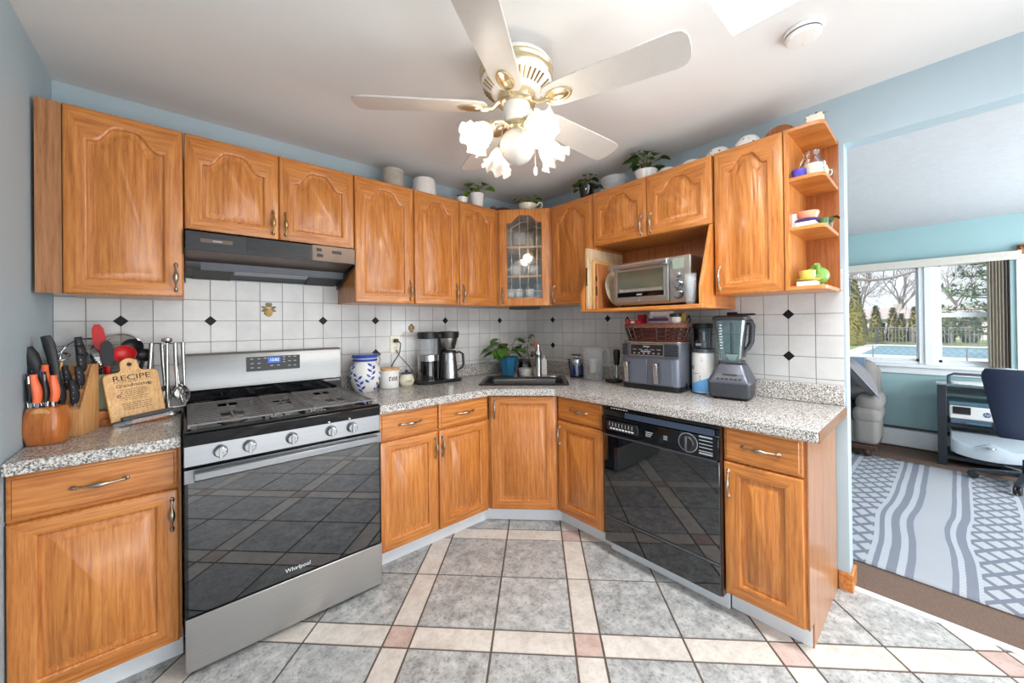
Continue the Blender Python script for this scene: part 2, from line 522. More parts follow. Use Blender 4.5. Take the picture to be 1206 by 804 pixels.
mb = MB(); mb.box(XL - 0.1, 0.1, 0.0, 0.1, -0.1, ZC)
struct(mb.build('wall_back', M['blue_wall'], smooth=0))
mb = MB(); mb.box(XL - 0.1, XL, -4.45, 0.0, -0.1, ZC)
struct(mb.build('wall_left', M['blue_wall'], smooth=0))
mb = MB()
mb.box(0.0, 0.1, -2.304, 0.0, -0.1, ZC); mb.box(0.0, 0.1, -4.0, -2.304, 2.215, ZC); mb.box(0.0, 0.1, -4.45, -4.0, -0.1, ZC)
struct(mb.build('wall_right', M['blue_wall'], smooth=0))
mb = MB()
mb.box(XL - 0.1, -2.7, -4.55, -4.45, -0.1, ZC); mb.box(-0.3, 0.1, -4.55, -4.45, -0.1, ZC); mb.box(-2.7, -0.3, -4.55, -4.45, 2.2, ZC); mb.box(-2.7, -0.3, -4.55, -4.45, -0.1, 0.3)
struct(mb.build('wall_front', M['blue_wall'], smooth=0))
# wooden baseboard round the end of the right wall
mb = MB()
mb.prism([(-0.014, -2.262), (-0.014, -2.318), (0.112, -2.318), (0.112, -2.304), (0.0, -2.304), (0.0, -2.262)], 0.0, 0.088)
struct(mb.build('baseboard_right', M['oak_h'], bevel=0.004))

# dining room shell
XD = 3.262
mb = MB()
mb.box(XD, XD + 0.12, -4.7, 0.6, -0.1, 0.875); mb.box(XD, XD + 0.12, -4.7, 0.6, 1.95, 2.4)
mb.box(XD, XD + 0.12, -1.0, 0.6, 0.875, 1.95); mb.box(XD, XD + 0.12, -4.7, -3.02, 0.875, 1.95)
struct(mb.build('wall_dining', M['dining_wall'], smooth=0))
mb = MB(); mb.box(0.1, 3.5, 0.6, 0.7, -0.1, 2.4)
struct(mb.build('wall_dining_left', M['dining_wall'], smooth=0))
mb = MB()
mb.box(0.1, 0.5, -4.8, -4.7, -0.1, 2.4); mb.box(2.9, 3.5, -4.8, -4.7, -0.1, 2.4); mb.box(0.5, 2.9, -4.8, -4.7, 2.15, 2.4); mb.box(0.5, 2.9, -4.8, -4.7, -0.1, 0.5)
struct(mb.build('wall_dining_right', M['dining_wall'], smooth=0))

# window: casing, mullion, two double-hung sashes
def window_unit():
    root = bpy.data.objects.new('window_1', None); COL.objects.link(root); root['kind'] = 'structure'
    root.location = (XD, -2.53, 0.875)
    y0, y1 = -3.02, -1.0
    mb = MB()
    mb.box(XD - 0.055, XD + 0.02, y0 - 0.05, y1 + 0.05, 0.845, 0.877)
    mb.box(XD - 0.02, XD, y0 - 0.05, y1 + 0.05, 0.775, 0.845)
    mb.build('window_sill', M['white_trim'], root, bevel=0.004, world=True)
    mb = MB()
    mb.box(XD - 0.012, XD + 0.1, -2.602, -2.468, 0.877, 1.95)
    mb.box(XD - 0.025, XD, -2.562, -2.508, 0.877, 1.95)
    mb.box(XD - 0.012, XD + 0.1, y0, y0 + 0.05, 0.877, 1.95); mb.box(XD - 0.012, XD + 0.1, y1 - 0.05, y1, 0.877, 1.95)
    mb.box(XD - 0.012, XD + 0.1, y0, y1, 1.90, 1.95); mb.box(XD, XD + 0.1, y0, y1, 0.877, 0.905)
    mb.build('window_frame', M['white_trim'], root, bevel=0.003, world=True)
    for a, b, rail in ((-2.97, -2.602, True), (-2.468, -1.05, False)):
        mb = MB()
        x0, x1 = XD + 0.03, XD + 0.06
        mb.box(x0, x1, a, a + 0.022, 0.905, 1.90); mb.box(x0, x1, b - 0.022, b, 0.905, 1.90)
        mb.box(x0, x1, a, b, 0.905, 0.93); mb.box(x0, x1, a, b, 1.875, 1.90)
        if rail:
            mb.box(x0 - 0.01, x1, a, b, 1.36, 1.405)
        s_ = mb.build('sash', M['white_trim'], root, world=True)
        mb = MB(); mb.box(XD + 0.043, XD + 0.047, a + 0.02, b - 0.02, 0.92, 1.89)
        mb.build('pane', M['clear'], s_, smooth=0, world=True)
window_unit()

# backsplash: tiles laid as single squares on a grout bed, black diamonds at some crossings
def splash(name, along, length, pitch, dia, lowdia):
    mb = MB()
    P = (lambda s_, d, z: (-s_, -d, z)) if along == 'x' else (lambda s_, d, z: (-d, -s_, z))
    def slab(pts, d0, d1, m):
        n = len(pts)
        v = [P(s_, d0, z) for s_, z in pts] + [P(s_, d1, z) for s_, z in pts]
        mb.add(v, [tuple(range(n)), tuple(range(n, 2 * n))] + [(i, (i + 1) % n, n + (i + 1) % n, n + i) for i in range(n)], m)
    slab([(0.0, 0.9), (length, 0.9), (length, 1.60), (0.0, 1.60)], 0.0005, 0.004, 1)
    zr = [1.375 + 0.1125 * k for k in range(-5, 3)]
    k = 0
    while k * pitch < length - 0.01:
        for z in zr[:-1]:
            a, b = k * pitch + 0.0018, min((k + 1) * pitch - 0.0018, length)
            slab([(a, max(z + 0.0018, 0.9)), (b, max(z + 0.0018, 0.9)), (b, min(z + 0.1107, 1.6)), (a, min(z + 0.1107, 1.6))], 0.004, 0.0062, 0)
        k += 1
    for i, z in [(i, 1.375) for i in dia] + [(i, 1.15) for i in lowdia]:
        c = i * pitch; h = 0.027
        slab([(c - h, z), (c, z - h), (c + h, z), (c, z + h)], 0.004, 0.0072, 2)
    return struct(mb.build(name, [M['wall_tile'], M['wall_grout'], M['diamond']], smooth=0))
splash('wall_back_tiles', 'x', 2.908, 0.1125, (3, 8, 13, 16, 21, 24), (13,))
splash('wall_right_tiles', 'y', 2.296, 0.115, (3, 8, 13, 18), (3, 18))
# ------------------------------------------------------------------ cabinets
RB = -PI / 2        # faces on the right-hand wall
YU, YB = -0.3407, -0.630
ZU, ZT = 1.4807, 2.2347

def panel_loops(x0, x1, z0, z1, arch, d, n=28):
    """outline of the inset panel, inset by d; the top edge is a cathedral arch when arch > 0"""
    x0 += d; x1 -= d; z0 += d; z1 -= d
    w = x1 - x0; pts = [(x0, z0), (x1, z0)]
    for i in range(n + 1):
        t = i / n
        x = x1 - w * t
        if arch:
            s_ = min(t, 1 - t)
            a = min(max((s_ - 0.09) / 0.29, 0), 1)
            z = z1 - arch + arch * (0.86 * (0.5 - 0.5 * math.cos(PI * a)) + (0.14 * math.sin(PI * min(max((s_ - 0.07) / 0.86, 0), 1)) ** 1.3))
        else:
            z = z1
        pts.append((x, z))
    return pts

def door_mesh(w, h, arch, t=0.020, stile=0.055, flat_back=None):
    n = 28
    def outer(d, y):
        return [(d, y, d), (w - d, y, d)] + [(w - d - (w - 2 * d) * i / n, y, h - d) for i in range(n + 1)]
    def inner(d, y):
        return [(x, y, z) for x, z in panel_loops(stile, w - stile, stile, h - stile * 0.85, arch, d, n)]
    L = [outer(0, t), outer(0, 0.006), outer(0.0025, 0.002), outer(0.007, 0.0), inner(0, 0.0), inner(0.004, 0.0008), inner(0.009, 0.005), inner(0.0105, 0.0125), inner(0.016, 0.0135), inner(0.041, 0.004), inner(0.044, 0.0018)]
    mb = MB()
    N_ = len(L[0]); v = [p for l in L for p in l]; f = []; mi = []
    for k in range(len(L) - 1):
        for i in range(N_):
            j = (i + 1) % N_
            f.append((k * N_ + i, k * N_ + j, (k + 1) * N_ + j, (k + 1) * N_ + i))
            mi.append(1 if (k == 3 and (i == 0 or 2 <= i < N_ - 1)) else 0)
    f.append(tuple(range(N_))[::-1]); mi.append(0)
    f.append(tuple((len(L) - 1) * N_ + i for i in range(N_))); mi.append(0)
    mb.v = [Vector(p) for p in v]; mb.f = f; mb.mi = mi
    return mb

def drawer_mesh(w, h, t=0.02):
    mb = MB()
    def rect(d, y): return [(d, y, d), (w - d, y, d), (w - d, y, h - d), (d, y, h - d)]
    mb.loops([rect(0, t), rect(0, 0.008), rect(0.004, 0.0045), rect(0.011, 0.0035), rect(0.014, 0.0)])
    return mb

def handle_mesh(L_, vertical):
    """bow pull: two flared feet and a swelling grip"""
    mb = MB()
    n = 22
    path = []; rad = []
    for i in range(n + 1):
        t = i / n; s_ = (t - 0.5) * L_
        out = 0.004 + 0.019 * math.sin(PI * t) ** 0.7
        path.append((0, -out, s_) if vertical else (s_, -out, 0))
        e = abs(t - 0.5) * 2
        rad.append(0.0034 + 0.0062 * max(0, 1 - (e / 0.46) ** 2) + 0.0036 * max(0, 1 - ((e - 0.93) / 0.11) ** 2))
    mb.tube(path, rad, 10)
    for s_ in (-0.5, 0.5):
        c = (0, -0.003, s_ * L_ * 0.97) if vertical else (s_ * L_ * 0.97, -0.003, 0)
        mb.sphere(c, (0.0075, 0.005, 0.012) if vertical else (0.012, 0.005, 0.0075), 10, 6)
    return mb

def add_handle(parent, pos, vertical=True, mat='pewter', L_=0.115):
    o = handle_mesh(L_, vertical).build('handle', M[mat], parent)
    o.location = pos
    return o

def cabinet(label, O, rot, w, h, z, d, fronts, cat='cabinet', name='wall_cabinet', group=None, body=None, toe=None, side_mat='oak', hmat='pewter'):
    """fronts: (kind, x0, x1, z0, z1, handle) in the cabinet's own frame; kind door, arch or drawer"""
    root = thing(name, label, cat, (O[0], O[1], z), rot, group)
    if body is None:
        mb = MB(); mb.box(0.0015, w - 0.0015, 0.020, d, 0, h)
        mb.build('body', M[side_mat], root, bevel=0.001)
    else:
        body(root)
    for kind, x0, x1, z0, z1, hp in fronts:
        ww, hh = x1 - x0, z1 - z0
        if kind == 'drawer':
            o = drawer_mesh(ww, hh).build('drawer', M['oak_h'], root)
            o.location = (x0, 0, z0)
            add_handle(o, (ww / 2, -0.001, hh / 2), False, hmat, 0.13)
        else:
            arch = 0.0 if kind == 'door' else min(0.075, 0.2 * ww)
            o = door_mesh(ww, hh, arch).build('door', [M['oak'], M['oak_h']], root)
            o.location = (x0, 0, z0)
            if hp: add_handle(o, (hp[0] * ww if hp[0] < 0.5 else ww - (1 - hp[0]) * ww, -0.001, hp[1]), True, hp[2] if len(hp) > 2 else hmat)
    if toe:
        mb = MB(); mb.box(toe[0], toe[1], 0.086, 0.10, -z + 0.001, -0.001)
        mb.build('toe_kick', M['white_kick'], root)
    return root

G = 0.003
HT = ZT - ZU
# ---- wall cabinets, stove wall
c = cabinet('wide arched oak wall cabinet in the left corner, at the left of the range hood', (-2.831, YU), 0, 0.363, HT, ZU, -YU - 0.002,
            [('arch', G, 0.363 - G, 0, HT, (0.93, 0.085))], group='oak wall cabinets')
mb = MB(); mb.box(-0.068, 0.0, 0.012, 0.05, 0, HT)
mb.build('filler_strip', M['oak_side'], c)
c = cabinet('short double-door oak wall cabinet directly over the black range hood', (-2.468, YU), 0, 0.758, ZT - 1.792, 1.792, -YU - 0.002,
            [('arch', G, 0.3755 - G / 2, 0, ZT - 1.792, (0.93, 0.085, 'brass_old')), ('arch', 0.3755 + G / 2, 0.758 - G, 0, ZT - 1.792, (0.07, 0.085, 'brass_old'))], group='oak wall cabinets')
c = cabinet('single-door arched oak wall cabinet just right of the range hood', (-1.71, YU), 0, 0.381, HT, ZU, -YU - 0.002,
            [('arch', G, 0.381 - G, 0, HT, (0.93, 0.085))], group='oak wall cabinets')
c = cabinet('double-door oak wall cabinet above the coffee maker, left of the glass-door corner cabinet', (-1.329, YU), 0, 0.70, HT, ZU, -YU - 0.002,
            [('arch', G, 0.353 - G / 2, 0, HT, (0.92, 0.085)), ('arch', 0.353 + G / 2, 0.70 - G, 0, HT, (0.08, 0.085))], group='oak wall cabinets')

M['cab_inside'] = plain('pale_cabinet_lining', C(206, 200, 192), 0.5, var=0.03)
# ---- corner cabinet with a leaded glass door
def corner_upper():
    a, b = Vector((-0.626, YU)), Vector((YU, -0.6456))
    d = b - a; w = d.length; rot = math.atan2(d.y, d.x)
    root = thing('wall_cabinet', 'oak corner wall cabinet with a leaded glass door showing white cups', 'cabinet', (a.x, a.y, ZU), rot, 'oak wall cabinets')
    wo = 0.018
    pent = [(-0.624, YU + 0.016), (YU + 0.016, -0.644), (-0.004, -0.644), (-0.004, -0.004), (-0.624, -0.004)]
    mb = MB()
    mb.prism(pent, ZU, ZU + wo); mb.prism(pent, ZT - wo, ZT)
    mb.box(-0.624, -0.608, YU + 0.02, -0.004, ZU, ZT); mb.box(YU + 0.02, -0.004, -0.644, -0.628, ZU, ZT)
    mb.build('carcass', M['oak'], root, world=True)
    mb = MB()
    mb.box(-0.624, -0.012, -0.012, -0.004, ZU, ZT); mb.box(-0.012, -0.004, -0.644, -0.004, ZU, ZT)
    mb.build('lining', M['cab_inside'], root, world=True)
    mb = MB()
    for a0, a1 in ((-0.004, 0.016), (w - 0.016, w + 0.004)): mb.box(a0, a1, 0.021, 0.034, 0, HT)
    mb.box(0.016, w - 0.016, 0.021, 0.034, 0, 0.03); mb.box(0.016, w - 0.016, 0.021, 0.034, HT - 0.03, HT)
    mb.build('face_frame', M['oak'], root)
    for zz in (1.727, 1.957):
        mb = MB(); mb.prism([(-0.60, YU + 0.05), (YU + 0.05, -0.615), (-0.014, -0.615), (-0.014, -0.014), (-0.60, -0.014)], zz - 0.018, zz)
        mb.build('shelf', M['maple'], root, world=True)
    x0, x1 = 0.012, w - 0.012; ww = x1 - x0; st = 0.058; n = 28
    def outer(dd, y): return [(dd, y, dd), (ww - dd, y, dd)] + [(ww - dd - (ww - 2 * dd) * i / n, y, HT - dd) for i in range(n + 1)]
    def inner(dd, y): return [(x, y, z) for x, z in panel_loops(st, ww - st, st, HT - 0.045, 0.06, dd, n)]
    mb = MB()
    mb.loops([inner(0, 0.02), outer(0, 0.02), outer(0, 0.006), outer(0.0025, 0.002), outer(0.007, 0), inner(0, 0), inner(0.003, 0.004), inner(0.003, 0.02), inner(0, 0.02)], True, False, False)
    door = mb.build('door', [M['oak'], M['oak_h']], root)
    door.location = (x0, 0, 0)
    pl = panel_loops(st, ww - st, st, HT - 0.045, 0.06, 0.003, n)
    mb = MB(); mb.prism(pl, 0.012, 0.015, 'y')
    mb.build('glass_pane', M['grey_glass'], door, smooth=0)
    mb = MB()
    gx0, gx1 = st + 0.003, ww - st - 0.003
    for i in range(1, 5):
        x = gx0 + (gx1 - gx0) * (i - 0.5 + 0.03 * (2.5 - i)) / 4.06 if False else gx0 + (gx1 - gx0) * (0.13, 0.37, 0.61, 0.86)[i - 1]
        ztop = HT - 0.045 - 0.06 + 0.055 * (1 - abs(2 * (x - gx0) / (gx1 - gx0) - 1) ** 1.6)
        mb.box(x - 0.0022, x + 0.0022, 0.0085, 0.012, st + 0.003, ztop)
    for z in (0.115, 0.46):
        mb.box(gx0, gx1, 0.0085, 0.012, z - 0.002, z + 0.002)
    pth = [(gx0 + (gx1 - gx0) * i / 24, 0.010, HT - 0.155 + 0.055 * (0.5 - 0.5 * math.cos(2 * PI * i / 24))) for i in range(25)]
    mb.tube(pth, 0.0028, 6)
    mb.build('leading', M['pewter'], door)
    add_handle(door, (0.028, -0.001, 0.085))
    return root
corner_upper()

# ---- wall cabinets, right-hand wall
cabinet('single-door arched oak wall cabinet between the glass corner cabinet and the toaster oven nook', (YU, -0.6456), RB, 0.389, HT, ZU, -YU - 0.002,
        [('arch', G, 0.389 - G, 0, HT, (0.07, 0.085))], group='oak wall cabinets')

def nook_body(root):
    h0 = 1.866
    mb = MB(); mb.box(0.0015, 0.779, 0.020, -YU - 0.002, h0 - 1.411, ZT - 1.411)
    mb.build('body', M['oak'], root, bevel=0.001)
    mb = MB()
    mb.box(0.002, 0.779, -0.14, -YU - 0.002, 0.0, 0.021)
    mb.build('shelf', M['oak_h'], root, bevel=0.003)
    prof = [(0.004, 0.4545), (-YU - 0.002, 0.4545), (-YU - 0.002, 0.021), (-0.138, 0.021), (-0.138, 0.115)]
    for x in (0.002, 0.761):
        mb = MB(); mb.prism(prof, x, x + 0.018, 'x')
        mb.build('side_panel', M['oak'], root, bevel=0.001)
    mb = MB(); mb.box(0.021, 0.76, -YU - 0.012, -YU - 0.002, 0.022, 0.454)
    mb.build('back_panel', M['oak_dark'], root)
nk = cabinet('double-door oak wall cabinet with an open slanted nook holding the toaster oven', (YU, -1.0346), RB, 0.7805, ZT - 1.411, 1.411, -YU - 0.002,
             [('arch', G, 0.401 - G / 2, 0.457, ZT - 1.411, (0.92, 0.075)), ('arch', 0.401 + G / 2, 0.7805 - G, 0.457, ZT - 1.411, (0.08, 0.075))], group='oak wall cabinets', body=nook_body)
cabinet('tall single-door arched oak wall cabinet beside the open end shelves', (YU, -1.8165), RB, 0.3155, HT, ZU, -YU - 0.002,
        [('arch', 0.008, 0.3155 - G, 0, HT, (0.08, 0.085))], group='oak wall cabinets')

def open_shelf():
    root = thing('shelf_unit', 'open oak end shelf unit with small colourful crockery beside the doorway', 'shelf', (YU, -2.1335, ZU), RB)
    D = -YU - 0.002
    mb = MB(); mb.box(0.0, 0.018, 0.0, D, 0, HT); mb.build('side_panel', M['oak'], root, bevel=0.001)
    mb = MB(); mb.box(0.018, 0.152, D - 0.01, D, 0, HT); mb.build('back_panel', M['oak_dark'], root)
    for z in (0.0, 0.275, 0.505, HT - 0.018):
        pts = [(0.018, 0.0), (0.115, 0.0)] + [(0.115 + 0.035 * math.sin(a * PI / 12), 0.035 - 0.035 * math.cos(a * PI / 12)) for a in range(1, 7)] + [(0.15, D - 0.01), (0.018, D - 0.01)]
        mb = MB(); mb.prism(pts, z, z + 0.018); mb.build('shelf', M['oak_h'], root, bevel=0.002)
open_shelf()

# ---- base cabinets
ZB, ZD = 0.108, 0.868
HB = ZD - ZB
DR = (0.715 - ZB, HB - 0.004)       # drawer band
DO = (0.004, 0.706 - ZB)            # door band
cabinet('oak base cabinet in the left corner under the knife blocks, left of the stove', (XL + 0.002, YB), 0, 0.428, HB, ZB, 0.62,
        [('drawer', G, 0.418, *DR, None), ('door', G, 0.418, *DO, (0.955, 0.50))], name='base_cabinet', group='oak base cabinets', toe=(0, 0.428))
cabinet('double-door oak base cabinet with two drawers just right of the stove', (-1.694, YB), 0, 0.744, HB, ZB, 0.62,
        [('drawer', 0.008, 0.362, *DR, None), ('door', 0.008, 0.362, *DO, (0.945, 0.50)),
         ('drawer', 0.370, 0.735, *DR, None), ('door', 0.370, 0.735, *DO, (0.055, 0.50))], name='base_cabinet', group='oak base cabinets', toe=(0, 0.788))

def corner_base():
    a, b = Vector((-0.945, YB)), Vector((YB, -0.945))
    d = b - a; w = d.length; rot = math.atan2(d.y, d.x)
    def body(root):
        pent = [(-0.946, YB + 0.03), (YB + 0.03, -0.946), (-0.01, -0.946), (-0.01, -0.01), (-0.946, -0.01)]
        mb = MB(); mb.prism(pent, ZB, 0.70)
        mb.box(-0.945, -0.925, YB + 0.032, -0.01, 0.70, ZD); mb.box(YB + 0.032, -0.01, -0.945, -0.925, 0.70, ZD)
        mb.build('body', M['oak'], root, world=True)
        mb = MB(); mb.box(-0.004, w + 0.004, 0.014, 0.028, 0, HB); mb.build('face_frame', M['oak'], root)
        mb = MB(); mb.box(-0.033, w + 0.033, 0.089, 0.103, -ZB + 0.001, -0.001); mb.build('toe_kick', M['white_kick'], root)
    cabinet('diagonal oak sink base cabinet in the corner, one plain door and no drawer', a, rot, w, HB, ZB, 0.5,
            [('door', 0.006, w - 0.006, 0.004, HB - 0.006, (0.07, 0.665))], name='base_cabinet', group='oak base cabinets', body=body)
corner_base()
cabinet('narrow oak base cabinet between the corner sink and the dishwasher', (YB, -0.946), RB, 0.362, HB, ZB, 0.62,
        [('drawer', 0.004, 0.357, *DR, None), ('door', 0.004, 0.357, *DO, (0.06, 0.50))], name='base_cabinet', group='oak base cabinets', toe=(-0.040, 0.362))
c = cabinet('oak base cabinet at the end of the counter, right of the dishwasher', (YB, -1.954), RB, 0.300, HB, ZB, 0.62,
        [('drawer', 0.003, 0.292, *DR, None), ('door', 0.003, 0.292, *DO, (0.07, 0.50))], name='base_cabinet', group='oak base cabinets', toe=(0, 0.300))
mb = MB(); mb.prism([(0.018, 0), (0.622, 0), (0.622, HB), (0.018, HB)], 0.300, 0.306, 'x')
mb.prism([(0.088, -ZB + 0.001), (0.622, -ZB + 0.001), (0.622, 0), (0.088, 0)], 0.300, 0.306, 'x')
mb.build('end_panel', M['oak_side'], c)

# ------------------------------------------------------------------ worktops
def worktop(name, label, outer, hole=None, ups=()):
    root = thing(name, label, 'worktop', (outer[0][0], outer[0][1], 0.870))
    bm = bmesh.new()
    def ring(pts, z):
        vs = [bm.verts.new((x, y, z)) for x, y in pts]
        es = [bm.edges.new((vs[i], vs[(i + 1) % len(vs)])) for i in range(len(vs))]
        return vs, es
    rings = {}
    for z in (0.870, 0.914):
        es = []
        for k, pts in (('o', outer), ('h', hole)):
            if pts:
                v, e = ring(pts, z); rings[k, z] = v; es += e
        bmesh.ops.triangle_fill(bm, edges=es, use_beauty=True)
    for k in ('o', 'h'):
        if (k, 0.870) in rings:
            a, b = rings[k, 0.870], rings[k, 0.914]
            for i in range(len(a)):
                j = (i + 1) % len(a)
                bm.faces.new((a[i], a[j], b[j], b[i]))
    bmesh.ops.recalc_face_normals(bm, faces=bm.faces)
    inv = full_matrix(root).inverted()
    bm.transform(inv)
    me = bpy.data.meshes.new('slab'); bm.to_mesh(me); bm.free()
    me.materials.append(M['counter'])
    o = bpy.data.objects.new('slab', me); COL.objects.link(o); o.parent = root
    b = o.modifiers.new('bevel', 'BEVEL'); b.width = 0.006; b.segments = 3; b.limit_method = 'ANGLE'; b.angle_limit = R(40)
    for u in ups:
        mb = MB(); mb.box(*u, 0.9145, 1.012); mb.build('upstand', M['counter'], root, bevel=0.004, world=True)
    return root
YC = -0.658
uv = lambda u, v: ((u + v) / S2, (v - u) / S2)
SU0, SU1, SV0, SV1 = -0.315, 0.320, -1.005, -0.56
# the sink sits square to the corner
sink_hole = [uv(SU0 + 0.02, SV0 + 0.02), uv(SU1 - 0.02, SV0 + 0.02), uv(SU1 - 0.02, SV1 - 0.02), uv(SU0 + 0.02, SV1 - 0.02)]
worktop('worktop', 'short speckled grey laminate worktop left of the stove, under the knife blocks',
        [(XL + 0.002, -0.002), (XL + 0.002, YC), (-2.481, YC), (-2.481, -0.002)])
root = worktop('worktop', 'long speckled grey laminate worktop running round the corner sink',
        [(-1.706, -0.008), (-1.706, YC), (-0.957, YC), (YC, -0.957), (YC, -2.300), (-0.008, -2.300), (-0.008, -0.008)], sink_hole,
        [(-1.70, -0.03, -0.028, -0.0085), (-0.028, -0.0085, -2.298, -0.0285)])
mb = MB(); mb.prism([(YC + 0.03, 0.866), (-0.01, 0.866), (-0.01, 0.8695), (YC + 0.006, 0.8695)], -2.3002, -2.262, 'y'); mb.box(YC + 0.012, -0.01, -2.3035, -2.3003, 0.868, 0.911)
mb.build('edge_underside', M['counter_edge'], root, world=True)
# ------------------------------------------------------------------ gas range
def gas_range():
    X0, W = -2.474, 0.762
    root = thing('gas_range', 'stainless steel gas range with black grates and dark glass oven door', 'stove', (X0, -0.70, 0.0), 0)
    # local frame: x 0..W, y 0 = front of control panel, wall at y 0.70
    mb = MB(); mb.box(0.003, W - 0.003, 0.03, 0.675, 0.03, 0.905); mb.build('body', M['dark_grey'], root)
    for x in (0.04, W - 0.07):
        for y in (0.08, 0.6):
            mb = MB(); mb.lathe([(0.018, 0.0), (0.018, 0.03)], 10, (x + 0.015, y, 0)); mb.build('foot', M['black'], root)
    # cooktop with a raised black rim
    mb = MB()
    mb.prism([(-0.001, 0.882), (-0.010, 0.925), (0.012, 0.935), (0.05, 0.932), (0.06, 0.924), (0.60, 0.924), (0.62, 0.94), (0.64, 0.94), (0.64, 0.88), (0.0, 0.878)], 0.0, W, 'x')
    mb.build('cooktop', M['black_gloss'], root, bevel=0.003)
    # grates: two wide, one narrow, bars running sideways with open crossings over the burners
    def grate(gx0, gx1, burners):
        mb = MB(); z0, z1 = 0.944, 0.955
        y0, y1 = 0.045, 0.585
        for y in (y0, y1): mb.box(gx0, gx1, y - 0.005, y + 0.005, z1 - 0.006, z1)
        for x in (gx0, gx1): mb.box(x - 0.005 + (0.005 if x == gx0 else -0.005), x + 0.005 + (0.005 if x == gx0 else -0.005), y0, y1, z0 - 0.006, z1)
        n = 14
        for i in range(1, n):
            y = y0 + (y1 - y0) * i / n
            segs = [(gx0, gx1)]
            for bx, by, br in burners:
                dy = abs(y - by)
                if dy < br:
                    hw = math.sqrt(br * br - dy * dy) * 0.75
                    segs = [(a, min(b, bx - hw)) for a, b in segs if a < bx - hw] + [(max(a, bx + hw), b) for a, b in segs if b > bx + hw] if dy > 0.012 else segs
            for a, b in segs: mb.box(a, b, y - 0.003, y + 0.003, z1 - 0.0035, z1)
        for bx, by, br in burners: mb.box(bx - 0.004, bx + 0.004, by - br, by + br, z1 - 0.004, z1)
        for x in (gx0 + 0.02, gx1 - 0.02):
            for y in (y0 + 0.02, y1 - 0.02): mb.box(x - 0.008, x + 0.008, y - 0.008, y + 0.008, 0.926, z0)
        mb.build('grate', M['iron'], root)
    grate(0.012, 0.300, [(0.165, 0.18, 0.06), (0.165, 0.45, 0.055)])
    grate(0.303, 0.459, [(0.381, 0.32, 0.06)])
    grate(0.462, 0.750, [(0.597, 0.18, 0.06), (0.597, 0.45, 0.055)])
    for bx, by, r_ in ((0.165, 0.18, 0.05), (0.165, 0.45, 0.042), (0.381, 0.32, 0.045), (0.597, 0.18, 0.055), (0.597, 0.45, 0.042)):
        mb = MB(); mb.lathe([(r_ * 1.1, 0), (r_ * 1.1, 0.004), (r_ * 0.8, 0.008), (r_ * 0.8, 0.014), (r_ * 0.7, 0.0165)], 20, (bx, by, 0.925))
        mb.build('burner', M['iron'], root)
    # backguard
    mb = MB(); mb.prism([(0.64, 0.92), (0.64, 1.005), (0.697, 1.005), (0.697, 0.88), (0.641, 0.88)], 0.004, W - 0.004, 'x')
    mb.build('backguard_base', M['black_gloss'], root)
    mb = MB(); mb.prism([(0.622, 1.012), (0.626, 1.19), (0.635, 1.202), (0.697, 1.202), (0.697, 1.006), (0.64, 1.006)], 0.002, W - 0.002, 'x')
    bgd = mb.build('backguard', M['steel'], root, bevel=0.003)
    mb = MB(); mb.box(0.262, 0.524, 0.618, 0.626, 1.092, 1.172)
    disp = mb.build('display', M['black'], bgd)
    mb = MB(); mb.box(0.362, 0.424, 0.6172, 0.619, 1.134, 1.166); mb.build('clock_window', M['clock'], bgd)
    lettering('clock_digits', '12:02', 0.021, M['clock_digit'], bgd, (0.394, 0.6165, 1.150))
    mb = MB()
    for x, z in ((0.286, 1.160), (0.32, 1.160), (0.288, 1.135), (0.32, 1.135), (0.287, 1.112), (0.32, 1.110), (0.35, 1.162), (0.381, 1.118), (0.414, 1.118), (0.442, 1.164), (0.442, 1.150), (0.442, 1.136), (0.470, 1.164), (0.470, 1.139), (0.470, 1.112), (0.498, 1.164), (0.498, 1.139), (0.498, 1.112)):
        mb.box(x - 0.007, x + 0.007, 0.6172, 0.619, z - 0.0022, z + 0.0022)
    mb.build('button_marks', M['grey_ink'], bgd)
    # control panel and knobs
    mb = MB(); mb.prism([(0.0, 0.800), (0.004, 0.880), (0.03, 0.880), (0.03, 0.800)], 0.0, W, 'x')
    mb.build('control_panel', M['steel_front'], root, bevel=0.002)
    for x in (0.112, 0.208, 0.364, 0.527, 0.622):
        mb = MB()
        mb.M = Matrix.Translation((x, 0.001, 0.842)) @ Matrix.Rotation(R(90), 4, 'X')
        mb.lathe([(0.0245, 0.0), (0.0245, 0.004), (0.0215, 0.007), (0.0205, 0.022), (0.018, 0.025)], 24)
        mb.M = Matrix.Translation((x, 0.001, 0.842))
        mb.box(-0.006, 0.006, -0.036, -0.02, -0.0215, 0.0215)
        mb.build('knob', M['chrome'], root, bevel=0.0015)
    # oven door
    mb = MB(); mb.box(0.001, W - 0.001, -0.012, 0.03, 0.230, 0.793)
    door = mb.build('oven_door', M['black_gloss'], root, bevel=0.002)
    mb = MB(); mb.box(0.001, W - 0.001, -0.016, -0.012, 0.742, 0.793); mb.build('door_top_rail', M['steel_front'], door, bevel=0.001)
    mb = MB(); mb.box(0.012, W - 0.012, -0.0145, -0.012, 0.236, 0.742); mb.build('oven_glass', M['oven_glass'], door, smooth=0)
    mb = MB()
    mb.prism([(-0.046, 0.752), (-0.052, 0.757), (-0.052, 0.784), (-0.046, 0.789), (-0.030, 0.787), (-0.016, 0.781), (-0.016, 0.762), (-0.030, 0.754)], 0.030, W - 0.030, 'x')
    mb.build('handle', M['steel_front'], door, bevel=0.002)
    mb = MB()
    for i in range(26):
        x = 0.27 + i * 0.0125
        mb.box(x, x + 0.007, -0.0012, 0.0, 0.7955, 0.7985)
    mb.build('vent_slots', M['black'], root)
    lettering('maker_name', 'Whirlpool', 0.024, M['white_ink'], door, (W / 2, -0.0152, 0.268))
